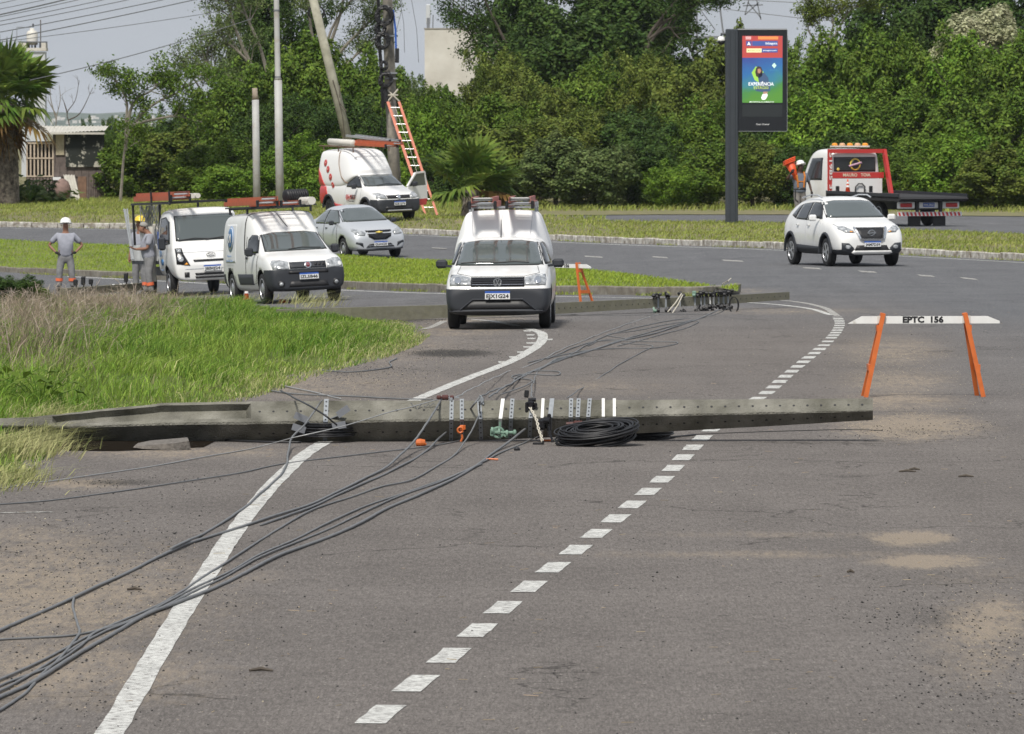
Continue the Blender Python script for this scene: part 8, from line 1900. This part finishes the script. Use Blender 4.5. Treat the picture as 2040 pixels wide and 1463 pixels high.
# third worker behind, yellow helmet
J = dict(base, shL=(.19, 0, 1.40), elL=(.27, -.05, 1.14), wrL=(.20, -.22, .98), shR=(-.19, 0, 1.40), elR=(-.27, .0, 1.12), wrR=(-.27, -.08, .88), hdL=(-.3, -.6, -.3), hdR=(0, -.1, -.9), pnL=(-.5, 0, -.5), pnR=(.9, 0, 0),
         hipL=(.10, 0, .90), knL=(.12, -.03, .50), anL=(.13, .02, .09), hipR=(-.10, 0, .90), knR=(-.13, -.02, .50), anR=(-.14, .02, .09), ftL=Vector((.03, -.17, 0)), ftR=Vector((-.03, -.17, 0)))
J = {k: Vector(v) for k, v in J.items()}
p = P(280, 586); person(J, 'worker in a yellow helmet mostly hidden behind the bareheaded worker', p, R(-35), M['skin'], M['shirt'], M['trousers'], helmet=M['yhelmet'], bands=False)
# worker carrying cones behind the crossover, mid-stride
J = dict(base, shL=(.20, 0, 1.41), elL=(.31, .02, 1.14), wrL=(.36, -.05, .90), shR=(-.20, 0, 1.41), elR=(-.42, -.12, 1.30), wrR=(-.34, -.22, 1.46), hdL=(.05, -.1, -.9), hdR=(.3, -.1, .5), pnL=(-.9, 0, 0), pnR=(.5, .5, 0),
         hipL=(.09, 0, .90), knL=(.10, -.10, .52), anL=(.10, .12, .16), hipR=(-.09, 0, .90), knR=(-.12, -.20, .53), anR=(-.14, -.16, .09), ftL=Vector((.02, -.15, -.03)), ftR=Vector((-.02, -.17, 0)),
         head=(.02, -.03, 1.68), jaw=(.02, -.04, 1.60), nose=(.05, -.13, 1.66))
J = {k: Vector(v) for k, v in J.items()}
p = AT(1592, 440, 200); p.z = float(hB(np.array([p.x]), np.array([p.y]))[0])
p = AT(1593, 443, 206)
r4, J4 = person(J, 'worker in white helmet and orange harness carrying traffic cones on his shoulder', p, R(12), M['skin2'], M['shirtdark'], M['trousers2'], helmet=M['helmet'], bands=False, gloves=True, scale=1.05)
mb = MB()
for s_ in (-1, 1): mb.tube([(s_ * .10, .10, 1.45), (s_ * .12, -.04, 1.50), (s_ * .125, -.145, 1.38), (s_ * .10, -.165, 1.22), (s_ * .09, -.155, 1.05)], .030, 6)
mb.tube([(-.12, -.16, 1.22), (.12, -.16, 1.22)], .02, 6); mb.build('harness', mat('harness_orange', (.50, .17, .02), .7), r4)
mb = MB(); mb.tube([(math.cos(t) * .175, math.sin(t) * .145 - .01, 1.0 + .01 * math.sin(t * 3)) for t in [k * .35 for k in range(19)]], .028, 6); mb.tube([(-.16, -.10, .98), (-.20, -.22, .70), (-.12, -.28, .62)], .018, 5); mb.build('tool_belt', M['ink'], r4)
bpy.context.view_layer.update()
st_ = None
mw = r4.matrix_world
for i in range(3):
    rt = empty('traffic_cone', (0, 0, 0), 0, ['orange cone held upside down on the worker shoulder, outermost of the stack', 'orange cone nested inside the first on the worker shoulder', 'innermost orange cone of the stack on the worker shoulder'][i], 'traffic cone', 'cones carried on the shoulder')
    MB().box((0, 0, .0), (.36, .36, .04), bev=.02).build('base', M['cone'], rt); MB().lathe([(.14, .02), (.035, .62)], 18).build('cone_body', M['cone'], rt, True); MB().lathe([(.142 - .32 * .175, .32), (.142 - .46 * .175, .46)], 18).build('reflective_band', M['helmet'], rt)
    rt.matrix_world = mw @ Matrix.Translation((-.33 - .00 * i, -.02, 1.78 + .05 * i)) @ Euler((math.radians(172), math.radians(-22), 0)).to_matrix().to_4x4()
# cone on the tow truck bed
tt = [o for o in bpy.data.objects if o.name == 'tow_truck'][0]
c_ = cone((0, 0, 0), 'small orange and white cone standing on the tow truck bed by the cab', .9); c_.matrix_world = tt.matrix_world @ Matrix.Translation((-.5, .50, 1.03)) @ Matrix.Scale(.62, 4)
